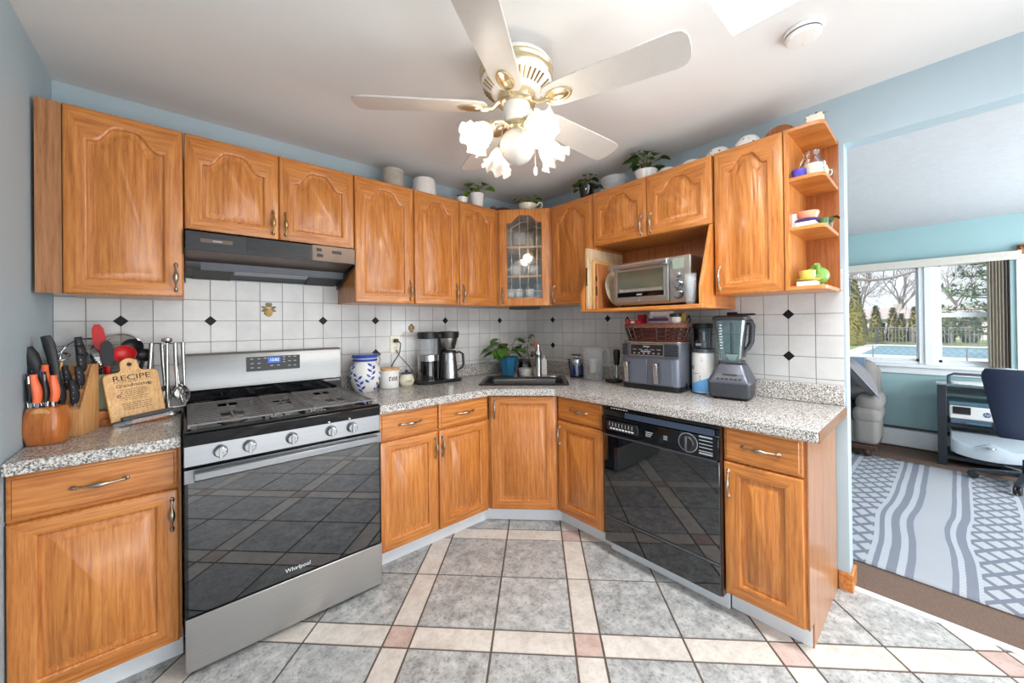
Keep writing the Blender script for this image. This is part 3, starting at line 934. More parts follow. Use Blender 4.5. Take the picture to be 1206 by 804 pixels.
    mb = MB(); mb.box(0.001, W - 0.001, -0.016, 0.03, 0.022, 0.226)
    mb.build('storage_drawer', M['steel_light'], root, bevel=0.003)

M['clock'] = plain('clock_blue', C(20, 50, 140), 0.3, emit=0.6, ecol=C(30, 80, 220))
M['clock_digit'] = plain('clock_digits', C(170, 210, 255), 0.3, emit=1.2, ecol=C(160, 205, 255))
gas_range()

# ------------------------------------------------------------------ range hood
def range_hood():
    X0, W = -2.466, 0.752
    root = thing('range_hood', 'black under-cabinet range hood over the stove', 'range hood', (X0, -0.362, 1.575), 0)
    D = 0.358
    mb = MB()
    mb.box(0, W, 0.0, 0.014, 0.122, 0.214)            # front band
    mb.box(0, W, 0.0, D, 0.206, 0.214)
    mb.box(0, 0.004, 0.0, D, 0.10, 0.214); mb.box(W - 0.004, W, 0.0, D, 0.10, 0.214)
    for x in (0, W - 0.004):
        mb.prism([(0.0, 0.122), (D, 0.122), (D, 0.0), (0.33, 0.0)], x, x + 0.004, 'x')
    mb.build('shell', M['hood'], root, bevel=0.001)
    mb = MB(); mb.prism([(0.014, 0.124), (0.20, 0.095), (0.20, 0.107), (0.014, 0.138)], 0.004, W - 0.004, 'x')
    mb.build('underside', M['hood_brown'], root)
    mb = MB(); mb.prism([(0.20, 0.098), (0.215, 0.062), (D - 0.002, 0.028), (D - 0.002, 0.11), (0.20, 0.11)], 0.004, W - 0.004, 'x')
    mb.build('rear_duct', M['hood'], root)
    mb = MB(); mb.prism([(0.196, 0.101), (0.211, 0.058), (0.218, 0.058), (0.203, 0.101)], 0.06, W - 0.006, 'x')
    mb.build('cross_bar', M['steel_dim'], root)
    mb = MB(); mb.prism([(0.222, 0.056), (0.262, 0.046), (0.262, 0.054), (0.222, 0.064)], 0.20, 0.55, 'x')
    mb.build('light_lens', M['grey_ink'], root)
    for a, b in ((0.03, 0.19), (0.56, 0.73)):
        mb = MB(); mb.prism([(0.222, 0.056), (D - 0.01, 0.022), (D - 0.01, 0.034), (0.222, 0.066)], a, b, 'x')
        mb.build('filter', M['black'], root)
    mb = MB(); mb.box(0.232, 0.512, -0.002, 0.0, 0.130, 0.206)
    v = mb.build('vent_grille', M['black'], root)
    mb = MB()
    for i in range(9):
        z = 0.134 + i * 0.0082
        mb.box(0.235, 0.509, -0.005, -0.001, z, z + 0.003)
    mb.build('louvre', M['hood'], v)
    for x, z, w_ in ((0.545, 0.178, 0.026), (0.547, 0.147, 0.030), (0.625, 0.172, 0.05)):
        mb = MB(); mb.box(x, x + w_, -0.005, 0.0, z, z + 0.016); mb.build('switch', M['black'], root, bevel=0.001)
    mb = MB(); mb.box(0.525, W - 0.004, -0.0012, 0.0, 0.126, 0.210); mb.build('control_plate', M['hood_brown'], root)
    mb = MB(); mb.box(0.055, 0.175, -0.0015, 0.0, 0.160, 0.178); p = mb.build('badge', M['hood_brown'], root)
    mb = MB(); mb.box(0.10, 0.135, -0.003, -0.001, 0.166, 0.172); mb.build('badge_mark', M['grey_ink'], p)
M['steel_dim'] = plain('grey_enamel', C(92, 95, 102), 0.35, metal=0.4)
range_hood()

# ------------------------------------------------------------------ dishwasher
def dishwasher():
    root = thing('dishwasher', 'glossy black built-in dishwasher with a round dial', 'dishwasher', (YB - 0.012, -1.315, 0.0), RB)
    W = 0.630
    mb = MB(); mb.box(0.004, W - 0.004, 0.03, 0.60, 0.10, 0.866); mb.build('tub', M['black'], root)
    mb = MB(); mb.box(0.004, W - 0.002, 0.0, 0.03, 0.236, 0.700); d = mb.build('door', M['oven_glass'], root, bevel=0.004)
    mb = MB(); mb.box(0.004, W - 0.002, 0.002, 0.03, 0.085, 0.222); mb.build('lower_panel', M['oven_glass'], root, bevel=0.004)
    mb = MB(); mb.box(0.004, W - 0.002, 0.004, 0.02, 0.222, 0.236); mb.build('door_gap', M['gunmetal'], root)
    mb = MB(); mb.box(0.008, W - 0.006, -0.003, 0.004, 0.229, 0.233); mb.build('door_edge_strip', M['steel'], root)
    # control panel with a recessed grip along its top
    mb = MB(); mb.prism([(0.0, 0.703), (-0.014, 0.712), (-0.014, 0.806), (0.0, 0.812), (0.008, 0.84), (-0.008, 0.852), (-0.008, 0.864), (0.03, 0.864), (0.03, 0.703)], 0.002, W, 'x')
    cp = mb.build('control_panel', M['black_gloss'], root, bevel=0.002)
    mb = MB(); mb.box(0.012, W - 0.01, -0.011, -0.004, 0.699, 0.706); mb.build('trim_strip', M['gunmetal'], root)
    mb = MB(); mb.prism([(-0.0085, 0.845), (0.0065, 0.82), (0.004, 0.815), (-0.0125, 0.815)], 0.15, W - 0.02, 'x'); mb.build('grip', M['grip_blue'], root)
    # latch vent on the left
    mb = MB()
    P = [(0.045, 0.735), (0.225, 0.735), (0.235, 0.745), (0.235, 0.775), (0.225, 0.788), (0.045, 0.788), (0.037, 0.778), (0.037, 0.745)]
    mb.prism(P, -0.020, -0.013, 'y')
    v = mb.build('latch_vent', M['black'], root, bevel=0.003)
    mb = MB()
    for i in range(8): mb.box(0.062 + i * 0.019, 0.075 + i * 0.019, -0.0212, -0.019, 0.744, 0.752)
    for i in range(8): mb.box(0.058 + i * 0.02, 0.0595 + i * 0.02, -0.0212, -0.019, 0.76, 0.78)
    mb.build('button_marks', M['white_ink'], v)
    mb = MB()
    for i in range(7): mb.box(0.06 + i * 0.016, 0.070 + i * 0.016, -0.0092, -0.0075, 0.8555, 0.8595)
    mb.build('cycle_marks', M['white_ink'], root)
    mb = MB()
    for k in range(3): mb.box(0.275, 0.315 - 0.006 * k, -0.0148, -0.0136, 0.765 - k * 0.010, 0.770 - k * 0.010)
    mb.build('print_marks', M['grey_ink'], root)
    mb = MB()
    for k in range(3): mb.box(0.372, 0.392, -0.0148, -0.0136, 0.765 - k * 0.008, 0.769 - k * 0.008)
    mb.build('maker_mark', M['grey_ink'], root)
    mb = MB(); mb.M = Matrix.Translation((0.494, -0.013, 0.762)) @ Matrix.Rotation(R(90), 4, 'X')
    mb.lathe([(0.041, 0), (0.041, 0.004), (0.036, 0.006), (0.034, 0.020), (0.031, 0.023)], 28)
    k = mb.build('dial', M['black'], root)
    mb = MB(); mb.box(0.489, 0.499, -0.046, -0.034, 0.728, 0.796); mb.build('dial_grip', M['gunmetal'], k, bevel=0.002)
    mb = MB(); mb.M = Matrix.Translation((0.494, -0.0145, 0.762)) @ Matrix.Rotation(R(90), 4, 'X')
    mb.lathe([(0.043, 0), (0.046, 0.0005), (0.046, 0.0015), (0.043, 0.0015)], 28, cap0=False, cap1=False); mb.build('dial_ring', M['grey_ink'], k)
    mb = MB()
    for z in (0.800, 0.785, 0.768, 0.752, 0.735, 0.722): mb.box(0.545, 0.605, -0.0148, -0.0136, z, z + (0.008 if z in (0.8, 0.722) else 0.004))
    mb.build('dial_legend', M['grey_ink'], root)
    mb = MB(); mb.box(-0.003, W + 0.006, 0.075, 0.09, 0.001, 0.10); mb.build('toe_kick', M['white_kick'], root)
    mb = MB(); mb.box(W, W + 0.006, 0.004, 0.05, 0.09, 0.862); mb.build('side_trim', M['walnut'], root)
M['grip_blue'] = plain('blue_black_plastic', C(54, 66, 84), 0.3, var=0.05)
dishwasher()

# ------------------------------------------------------------------ corner sink and what stands behind it
def sink():
    c = uv((SU0 + SU1) / 2, (SV0 + SV1) / 2)
    rot = -PI / 4
    root = thing('sink', 'black drop-in kitchen sink set into the corner worktop', 'sink', (c[0], c[1], 0.915), rot)
    w, d = SU1 - SU0, SV1 - SV0
    def rr(hw, hd, r_, z, y0=0):
        p = []
        for cx, cy, a0 in ((hw - r_, -hd + r_, -90), (hw - r_, hd - r_, 0), (-hw + r_, hd - r_, 90), (-hw + r_, -hd + r_, 180)):
            for k in range(6):
                a = R(a0 + 18 * k); p.append((cx + r_ * math.cos(a), y0 + cy + r_ * math.sin(a), z))
        return p
    mb = MB()
    W2, D2 = w / 2, d / 2
    mb.loops([rr(W2, D2, 0.025, 0.0), rr(W2, D2, 0.025, 0.006), rr(W2 - 0.006, D2 - 0.006, 0.025, 0.010), rr(W2 - 0.03, D2 - 0.055, 0.03, 0.008, -0.025), rr(W2 - 0.045, D2 - 0.07, 0.04, -0.01, -0.025), rr(W2 - 0.055, D2 - 0.08, 0.05, -0.17, -0.025), rr(0.05, 0.05, 0.04, -0.178, -0.025)], cap0=False)
    mb.build('basin', M['sink_black'], root)
    mb = MB(); mb.lathe([(0.04, 0), (0.04, 0.004), (0.02, 0.004)], 20, (0, -0.025, -0.178)); mb.build('drain', M['chrome'], root)
    # low chrome side tap
    mb = MB(); mb.lathe([(0.016, 0), (0.016, 0.006), (0.009, 0.010), (0.008, 0.04), (0.012, 0.05), (0.004, 0.058)], 14, (-0.08, D2 - 0.045, 0.009))
    mb.build('side_tap', M['chrome'], root)
    mb = MB(); mb.box(0.0, 0.26, D2 - 0.085, D2 - 0.02, 0.0095, 0.014); f = mb.build('faucet', M['chrome'], root, bevel=0.002)
    b = Vector((0.105, D2 - 0.05, 0.014))
    mb = MB(); mb.lathe([(0.030, 0), (0.030, 0.006), (0.026, 0.012), (0.024, 0.13), (0.0235, 0.155), (0.028, 0.165), (0.026, 0.185), (0.018, 0.21), (0.013, 0.238), (0.010, 0.246)], 18, b)
    mb.build('faucet_body', M['steel_v'], f)
    mb = MB(); mb.tube([b + Vector((0, -0.006, 0.15)), b + Vector((-0.03, -0.03, 0.185)), b + Vector((-0.045, -0.06, 0.19)), b + Vector((-0.05, -0.085, 0.165))], [0.012, 0.012, 0.012, 0.013], 10)
    mb.build('spout', M['steel_v'], f)
M['sink_black'] = plain('black_sink_composite', C(34, 34, 37), 0.18, var=0.12)
sink()
# ------------------------------------------------------------------ plants
def foliage(mb, base, n, spread, height, lw, seed, m=None, droop=0.4):
    rnd = random.Random(seed)
    for i in range(n):
        a = 2 * PI * i / n + rnd.uniform(-0.5, 0.5)
        rr = spread * (0.35 + 0.65 * rnd.random()); h = height * (0.35 + 0.65 * rnd.random())
        p0 = Vector(base); p2 = p0 + Vector((rr * math.cos(a), rr * math.sin(a), h)); p1 = p0 + Vector((rr * 0.3 * math.cos(a), rr * 0.3 * math.sin(a), h * 0.7))
        mb.tube([p0, p1, p2], 0.0016, 5, m=1)
        d = Vector((math.cos(a + rnd.uniform(-0.6, 0.6)), math.sin(a + rnd.uniform(-0.6, 0.6)), rnd.uniform(-droop, 0.35)))
        L_ = lw * rnd.uniform(0.8, 1.2)
        mb.leaf(p2, d, L_, L_ * 0.88, 0.35, m=0 if rnd.random() < 0.75 else 2)

def pot_profile(r0, r1, h, t=0.004):
    return [(r0 * 0.9, 0), (r0, 0.003), (r1, h), (r1 - t, h), (r0 - t, 0.02)]

# teal pot with a broad-leaved plant behind the sink
def z0(v=0.9145): return v
t = thing('potted_plant', 'broad-leaved green plant in a teal square-sided pot behind the sink', 'plant', (-0.430, -0.225, 0.9145))
mb = MB()
mb.M = Matrix.Rotation(R(0), 4, 'Z')
mb.lathe([(0.052, 0), (0.055, 0.003), (0.086, 0.150), (0.089, 0.155), (0.081, 0.155), (0.05, 0.03)], 8, (0, 0, 0))
M['teal'] = plain('teal_glaze', C(44, 112, 148), 0.2, var=0.08)
mb.build('pot', M['teal'], t, bevel=0.003)
mb = MB(); mb.lathe([(0.074, 0.13), (0.02, 0.135)], 12); mb.build('soil', M['soil'], t)
mb = MB(); foliage(mb, (0, 0, 0.135), 19, 0.11, 0.16, 0.098, 11)
for a, r_, h, l in ((215, 0.10, 0.12, 0.11), (160, 0.14, 0.09, 0.11), (250, 0.09, 0.04, 0.10), (30, 0.07, 0.17, 0.10), (190, 0.15, 0.07, 0.1), (225, 0.09, 0.17, 0.10)):
    a = R(a - 45); p = Vector((r_ * math.cos(a), r_ * math.sin(a), 0.135 + h)); mb.tube([(0, 0, 0.13), p], 0.0018, 5, m=1)
    mb.leaf(p, (math.cos(a), math.sin(a), -0.15), l, l * 0.85, 0.3)
mb.build('foliage', [M['green'], M['stem'], M['green2']], t)

# cutting in a glass jar, beside the teal pot
t = thing('potted_plant', 'leggy houseplant cutting in a tall clear vase right behind the faucet', 'plant', (-0.182, -0.176, 0.9145))
mb = MB(); mb.lathe([(0.03, 0), (0.036, 0.004), (0.036, 0.11), (0.026, 0.14), (0.032, 0.162), (0.0305, 0.162), (0.0245, 0.14), (0.034, 0.11), (0.034, 0.006)], 20); mb.build('vase', M['clear'], t)
mb = MB()
for a, h in ((0, 0.33), (140, 0.24), (260, 0.27), (60, 0.22)):
    a = R(a); mb.tube([(0, 0, 0.02), (0.01 * math.cos(a), 0.01 * math.sin(a), 0.15), (0.05 * math.cos(a), 0.05 * math.sin(a), h)], 0.003, 6, m=1)
    for k in range(4):
        b = a + R(70 * k - 100)
        mb.leaf((0.05 * math.cos(a), 0.05 * math.sin(a), h - 0.01 * k), (math.cos(b), math.sin(b), 0.1), 0.06, 0.035, 0.4, m=0 if h > 0.3 else (2 if k % 2 else 0))
mb.build('foliage', [M['green3'], M['stem'], M['board_pale']], t)

# dark lidded jar, pale bowl, soap bottle, dish brush
t = thing('jar', 'small round brown glass jar with a grey lid behind the sink', 'jar', (-0.276, -0.262, 0.9145))
mb = MB(); mb.lathe([(0.050, 0), (0.058, 0.006), (0.060, 0.07), (0.052, 0.095), (0.050, 0.105), (0.047, 0.105), (0.049, 0.09), (0.056, 0.07), (0.054, 0.008)], 24)
mb.build('body', M['smoke'], t)
mb = MB(); mb.lathe([(0.052, 0.1052), (0.054, 0.108), (0.054, 0.122), (0.048, 0.128)], 24); mb.build('lid', M['gunmetal'], t)
mb = MB(); mb.lathe([(0.040, 0.0), (0.048, 0.004), (0.058, 0.045), (0.060, 0.062), (0.056, 0.062), (0.046, 0.012)], 24, (-0.352, -0.356, 0.9145))
tag(mb.build('bowl', M['grey_bowl'] if 'grey_bowl' in M else plain('grey_stoneware', C(186, 184, 178), 0.35), None), 'small pale grey stoneware bowl on the back edge of the sink', 'bowl')
t = thing('soap_bottle', 'slim white soap bottle right of the steel faucet', 'bottle', (-0.195, -0.415, 0.9145), R(-45))
mb = MB()
mb.loops([[(x * s_, y * s_ * 0.8, z) for x, y in ((-0.022, -0.022), (0.022, -0.022), (0.022, 0.022), (-0.022, 0.022))] for s_, z in ((0.95, 0), (1, 0.004), (1, 0.115), (0.8, 0.125), (0.35, 0.132), (0.35, 0.142))])
mb.build('body', M['white_enamel'], t, bevel=0.004)
mb = MB(); mb.lathe([(0.0095, 0.142), (0.011, 0.144), (0.011, 0.156), (0.006, 0.158), (0.004, 0.172)], 12); mb.build('pump', M['board_pale'], t)
t = thing('dish_brush', 'wooden-handled dish brush standing upright behind the steel faucet', 'brush', (-0.222, -0.345, 0.9145))
mb = MB(); mb.lathe([(0.010, 0.02), (0.009, 0.1), (0.008, 0.2), (0.014, 0.24), (0.015, 0.272), (0.006, 0.285)], 12); mb.build('handle', M['board_brown'], t)
mb = MB(); mb.lathe([(0.028, 0), (0.030, 0.004), (0.030, 0.05), (0.012, 0.058), (0.012, 0.06)], 14); mb.build('holder', M['board_pale'], t)

# ------------------------------------------------------------------ stove-side counter: canisters and coffee maker
t = thing('canister', 'round white ceramic canister painted with blue leaf sprigs, lid on, beside the stove', 'canister', (-1.585, -0.142, 0.9145))
prof = [(0.058, 0), (0.064, 0.004), (0.082, 0.04), (0.098, 0.09), (0.0985, 0.115), (0.090, 0.155), (0.072, 0.182), (0.069, 0.186), (0.069, 0.196)]
mb = MB(); mb.lathe(prof, 32); body = mb.build('body', M['white_gloss'], t)
def surf(prof, z):
    for (r0, a), (r1, b) in zip(prof, prof[1:]):
        if a <= z <= b: return r0 + (r1 - r0) * (z - a) / max(b - a, 1e-6)
    return prof[-1][0]
mb = MB()
def decal_leaf(mb, prof, th, z, L_, wd, ang):
    v = []
    for i in range(7):
        q = i / 6
        for s_ in (-1, 0, 1):
            w = wd * math.sin(PI * min(max(q, 0.02), 0.98)) * s_
            dx = L_ * (q - 0.5) * math.cos(ang) - w * math.sin(ang); dz = L_ * (q - 0.5) * math.sin(ang) + w * math.cos(ang)
            zz = z + dz; r_ = surf(prof, zz) + 0.0006; a = th + dx / r_
            v.append((r_ * math.cos(a), r_ * math.sin(a), zz))
    f = []
    for i in range(6):
        for s_ in (0, 1):
            a = i * 3 + s_; f.append((a, a + 1, a + 4, a + 3))
    mb.add(v, f)
rnd = random.Random(3)
for sx in range(8):
    th = 2 * PI * sx / 8 - 2.3
    zc = 0.125 if sx % 2 else 0.065
    for k in range(7):
        q = k / 6
        sgn = 1 if k % 2 else -1
        decal_leaf(mb, prof, th + 0.26 * (q - 0.5) * (1 if sx % 3 else -1) + sgn * 0.16, zc - 0.048 + 0.10 * q, 0.034, 0.0078, R(90 - sgn * 48))
    for k in range(8):
        decal_leaf(mb, prof, th + 0.26 * (k / 7 - 0.5) * (1 if sx % 3 else -1), zc - 0.05 + 0.105 * k / 7, 0.016, 0.0013, R(78))
mb.build('leaf_decoration', M['cobalt'], body, fixn=False)
mb = MB(); mb.lathe([(0.069, 0.1965), (0.075, 0.198), (0.076, 0.206), (0.070, 0.212), (0.070, 0.218), (0.080, 0.222), (0.082, 0.232), (0.076, 0.240), (0.03, 0.244)], 32)
lid = mb.build('lid', M['cobalt'], t)
mb = MB(); mb.lathe([(0.0705, 0.2125), (0.0712, 0.2145), (0.0705, 0.2175)], 32, cap0=False, cap1=False); mb.build('lid_band', M['white_gloss'], lid)
mb = MB()
mb.tube([(0.075, 0.02, 0.225), (0.10, 0.028, 0.228), (0.112, 0.03, 0.20), (0.104, 0.028, 0.168), (0.094, 0.025, 0.165)], 0.0022, 6)
mb.prism([(0.092, 0.232), (0.104, 0.222), (0.116, 0.232), (0.104, 0.246)], 0.022, 0.036, 'y')
mb.build('clasp', M['black'], t)

t = thing('canister', 'white tea canister with a flat wooden lid, lettered in black', 'canister', (-1.413, -0.115, 0.9145))
prof = [(0.060, 0), (0.064, 0.004), (0.065, 0.115), (0.062, 0.120)]
mb = MB(); mb.lathe(prof, 28); b = mb.build('body', M['white_gloss'], t)
mb = MB(); mb.lathe([(0.060, 0.1205), (0.067, 0.1215), (0.067, 0.133), (0.064, 0.136)], 28); mb.build('lid', M['bamboo'], t)
ang = math.atan2(-2.6081 + 0.115, -2.4667 + 1.413)
def wrap_text(parent, text, size, mat, radius, z, ang0, step, name='lettering', shear=0.0):
    for i, ch in enumerate(text):
        a = ang0 + (i - (len(text) - 1) / 2) * step
        lettering(name, ch, size, mat, parent, (radius * math.cos(a), radius * math.sin(a), z), (R(90), 0, a + R(90)), shear=shear)
wrap_text(b, 'tea', 0.056, M['ink'], 0.0655, 0.070, ang + 0.38, 0.36, shear=0.25)

t = thing('jar', 'little cream lidded jar with dark lettering, left of the coffee maker', 'jar', (-1.293, -0.130, 0.9145))
prof = [(0.036, 0), (0.042, 0.004), (0.052, 0.03), (0.053, 0.045), (0.043, 0.068), (0.036, 0.078), (0.038, 0.084)]
mb = MB(); mb.lathe(prof, 24); b = mb.build('body', M['cream'], t)
mb = MB(); mb.lathe([(0.034, 0.0845), (0.040, 0.087), (0.038, 0.094), (0.012, 0.098), (0.009, 0.102), (0.011, 0.108), (0.006, 0.112)], 20); mb.build('lid', M['navy'] if 'navy' in M else M['cobalt_dark'] if 'cobalt_dark' in M else plain('navy_lid', C(44, 50, 76), 0.3), t)
wrap_text(b, 'tea', 0.028, M['ink'], 0.0535, 0.04, math.atan2(-2.478, -1.18) + 0.3, 0.28, shear=0.2)

def coffee_maker():
    t = thing('coffee_maker', 'steel drip coffee maker with water tank, brew basket and carafe', 'coffee maker', (-1.042, -0.135, 0.9145), 0)
    def oval(hw, hd, z, n=32, cx=0): return [(cx + hw * math.copysign(abs(math.cos(2 * PI * i / n)) ** 0.55, math.cos(2 * PI * i / n)), hd * math.copysign(abs(math.sin(2 * PI * i / n)) ** 0.75, math.sin(2 * PI * i / n)), z) for i in range(n)]
    mb = MB(); mb.loops([oval(0.185, 0.085, 0.0), oval(0.188, 0.088, 0.004), oval(0.188, 0.088, 0.016), oval(0.18, 0.08, 0.022)]); mb.build('base', M['black'], t)
    cx = -0.082
    mb = MB(); mb.lathe([(0.075, 0.022), (0.077, 0.024), (0.077, 0.165)], 28, (cx, 0, 0)); h = mb.build('heater_housing', M['steel_v'], t)
    mb = MB()
    n = 14; v = []
    for z in (0.026, 0.166):
        for i in range(n + 1):
            a = R(-160 + 140 * i / n); v.append((cx + 0.0778 * math.cos(a), 0.0778 * math.sin(a), z))
    mb.add(v, [(i, i + 1, n + 2 + i, n + 1 + i) for i in range(n)]); mb.build('front_panel', M['black_gloss'], h)
    mb = MB(); mb.lathe([(0.079, 0.166), (0.079, 0.208), (0.076, 0.210)], 28, (cx, 0, 0)); mb.build('steel_band', M['steel_v'], h)
    mb = MB(); mb.lathe([(0.068, 0.2105), (0.072, 0.325), (0.070, 0.325), (0.066, 0.212)], 28, (cx, 0, 0)); mb.build('water_tank', M['milky'], t)
    mb = MB(); mb.lathe([(0.008, 0.2105), (0.008, 0.325)], 12, (cx + 0.02, 0.02, 0)); mb.build('riser_tube', M['clear_blue'], t)
    mb = MB(); mb.lathe([(0.072, 0.3255), (0.077, 0.328), (0.078, 0.365), (0.074, 0.374), (0.02, 0.378)], 28, (cx, 0, 0)); mb.build('tank_lid', M['black'], t)
    kx = 0.088
    mb = MB(); mb.lathe([(0.05, 0.242), (0.054, 0.246), (0.072, 0.325)], 28, (kx, 0, 0)); mb.build('brew_basket', M['steel_v'], t)
    mb = MB(); mb.lathe([(0.073, 0.3255), (0.080, 0.328), (0.084, 0.365), (0.082, 0.374), (0.02, 0.378)], 28, (kx, 0, 0)); mb.build('basket_lid', M['black'], t)
    mb = MB(); mb.box(cx + 0.05, kx - 0.045, -0.03, 0.03, 0.332, 0.362); mb.build('bridge', M['black'], t, bevel=0.004)
    mb = MB(); mb.box(cx + 0.076, kx, 0.03, 0.06, 0.022, 0.33); mb.build('column', M['black'], t, bevel=0.004)
    # the carafe lifts off the base
    c = thing('carafe', 'steel thermal carafe with a black handle standing on the coffee maker base', 'carafe', (-1.042 + kx, -0.135 - 0.012, 0.9145 + 0.0225))
    mb = MB(); mb.lathe([(0.062, 0), (0.067, 0.004), (0.064, 0.05), (0.054, 0.15), (0.050, 0.192)], 28); mb.build('body', M['steel_v'], c)
    mb = MB(); mb.lathe([(0.050, 0.1925), (0.053, 0.195), (0.053, 0.208), (0.02, 0.213)], 24); mb.build('lid', M['black'], c)
    mb = MB(); mb.tube([(0.048, -0.02, 0.19), (0.075, -0.028, 0.196), (0.102, -0.034, 0.178), (0.106, -0.036, 0.10), (0.092, -0.032, 0.072), (0.060, -0.02, 0.055)], [0.008, 0.008, 0.010, 0.010, 0.008, 0.006], 10)
    mb.build('handle', M['black'], c)
    # its flex runs to the wall outlet
    mb = MB(); mb.tube([(-0.16, 0.04, 0.06), (-0.21, 0.07, 0.14), (-0.255, 0.105, 0.205), (-0.275, 0.118, 0.25)], 0.003, 6); mb.build('power_cord', M['black'], t)
coffee_maker()

t = thing('wall_outlet', 'cream double wall outlet in the tiles behind the tea canister, black plug in', 'outlet', (-1.322, -0.0065, 1.205))
mb = MB(); mb.box(-0.037, 0.037, -0.006, 0, -0.062, 0.062); p = mb.build('plate', M['cream'], t, bevel=0.003)
for z in (0.024, -0.024):
    mb = MB(); mb.M = Matrix.Translation((0, -0.006, z)) @ Matrix.Rotation(R(90), 4, 'X'); mb.lathe([(0.017, 0), (0.017, 0.002)], 16); s_ = mb.build('socket', M['cream'], p)
    if z < 0:
        mb = MB(); mb.box(-0.008, -0.006, -0.009, -0.0079, z - 0.003, z + 0.006); mb.box(0.006, 0.008, -0.009, -0.0079, z - 0.003, z + 0.006); mb.build('slot', M['black'], s_)
t = thing('power_cord', 'black cord and plug in the upper socket, hanging behind the tea canister', 'cord', (-1.322, -0.0147, 1.229))
mb = MB(); mb.box(-0.014, 0.016, -0.026, 0, -0.012, 0.014); mb.build('plug', M['black'], t, bevel=0.005)
mb = MB(); mb.tube([(0.012, -0.02, 0.0), (0.028, -0.03, -0.02), (0.015, -0.036, -0.09), (-0.03, -0.036, -0.15), (-0.055, -0.034, -0.20), (-0.06, -0.034, -0.29), (-0.06, -0.036, -0.309)], 0.004, 8); mb.build('flex', M['black'], t)

# golden fruit transfers on two of the tiles
def fruit_decal(x, z, s_, label):
    t = thing('tile_decal', label, 'tile decoration', (x, -0.0063, z))
    mb = MB(); mb.M = Matrix.Rotation(R(90), 4, 'X')
    mb.lathe([(0.017 * s_, 0), (0.016 * s_, 0.003), (0.008 * s_, 0.006)], 16, (0, -0.006 * s_, 0), sy=1.2); mb.build('fruit', M['ochre'], t)
    mb = MB()
    for a in (20, 70, 110, 160, 200, 340, 90, 235):
        d = Vector((math.cos(R(a)), 0, math.sin(R(a))))
        mb.leaf(Vector((0.008 * s_ * d.x, -0.003, 0.010 * s_ + 0.008 * s_ * d.z)), d, 0.024 * s_, 0.013 * s_, 0.02, up=(0, 1, 0))
    mb.build('leaves', M['olive'], t)
M['ochre'] = plain('ochre_print', C(176, 134, 52), 0.3, var=0.2, scale=60)
M['olive'] = plain('olive_print', C(120, 102, 44), 0.35, var=0.25, scale=60)
fruit_decal(-2.095, 1.432, 1.25, 'golden pear transfer on a wall tile above the stove')
fruit_decal(-1.192, 1.312, 0.95, 'small golden fruit transfer on a wall tile left of the coffee maker')

# ------------------------------------------------------------------ right-hand counter: press, jug, blender stick, air fryer, blender
t = thing('coffee_press', 'small chrome coffee press with blue liquid, left of the clear pitcher', 'coffee press', (-0.125, -0.705, 0.9145), R(-100))
mb = MB(); mb.lathe([(0.05, 0), (0.053, 0.003), (0.053, 0.018), (0.045, 0.02)], 20); mb.build('base', M['black'], t)
mb = MB(); mb.lathe([(0.046, 0.0205), (0.046, 0.125), (0.0445, 0.125), (0.0445, 0.022)], 24, cap0=False, cap1=False); mb.build('glass_body', M['clear'], t)
mb = MB(); mb.lathe([(0.0435, 0.021), (0.0435, 0.095)], 24); mb.build('liquid', M['blue_liq'] if 'blue_liq' in M else plain('blue_liquid', C(30, 52, 150), 0.1, var=0.2, scale=20), t)
mb = MB()
for a in (45, 135, 225, 315):
    a = R(a); mb.box(0.047 * math.cos(a) - 0.004, 0.047 * math.cos(a) + 0.004, 0.047 * math.sin(a) - 0.004, 0.047 * math.sin(a) + 0.004, 0.018, 0.128)
mb.lathe([(0.047, 0.118), (0.050, 0.118), (0.050, 0.130), (0.047, 0.130)], 24, cap0=False, cap1=False)
mb.build('frame', M['chrome'], t)
mb = MB(); mb.lathe([(0.052, 0.1305), (0.052, 0.142), (0.030, 0.152), (0.006, 0.155), (0.005, 0.170)], 20); lid = mb.build('lid', M['chrome'], t)
mb = MB(); mb.box(-0.05, 0.045, -0.012, 0.012, 0.170, 0.180); mb.build('plunger', M['black'], lid, bevel=0.004)
mb = MB(); mb.tube([(-0.05, 0, 0.12), (-0.085, 0, 0.128), (-0.09, 0, 0.11), (-0.075, 0, 0.03), (-0.05, 0, 0.02)], 0.007, 8); mb.box(-0.10, -0.05, -0.01, 0.01, 0.128, 0.137); mb.build('handle', M['black'], t)

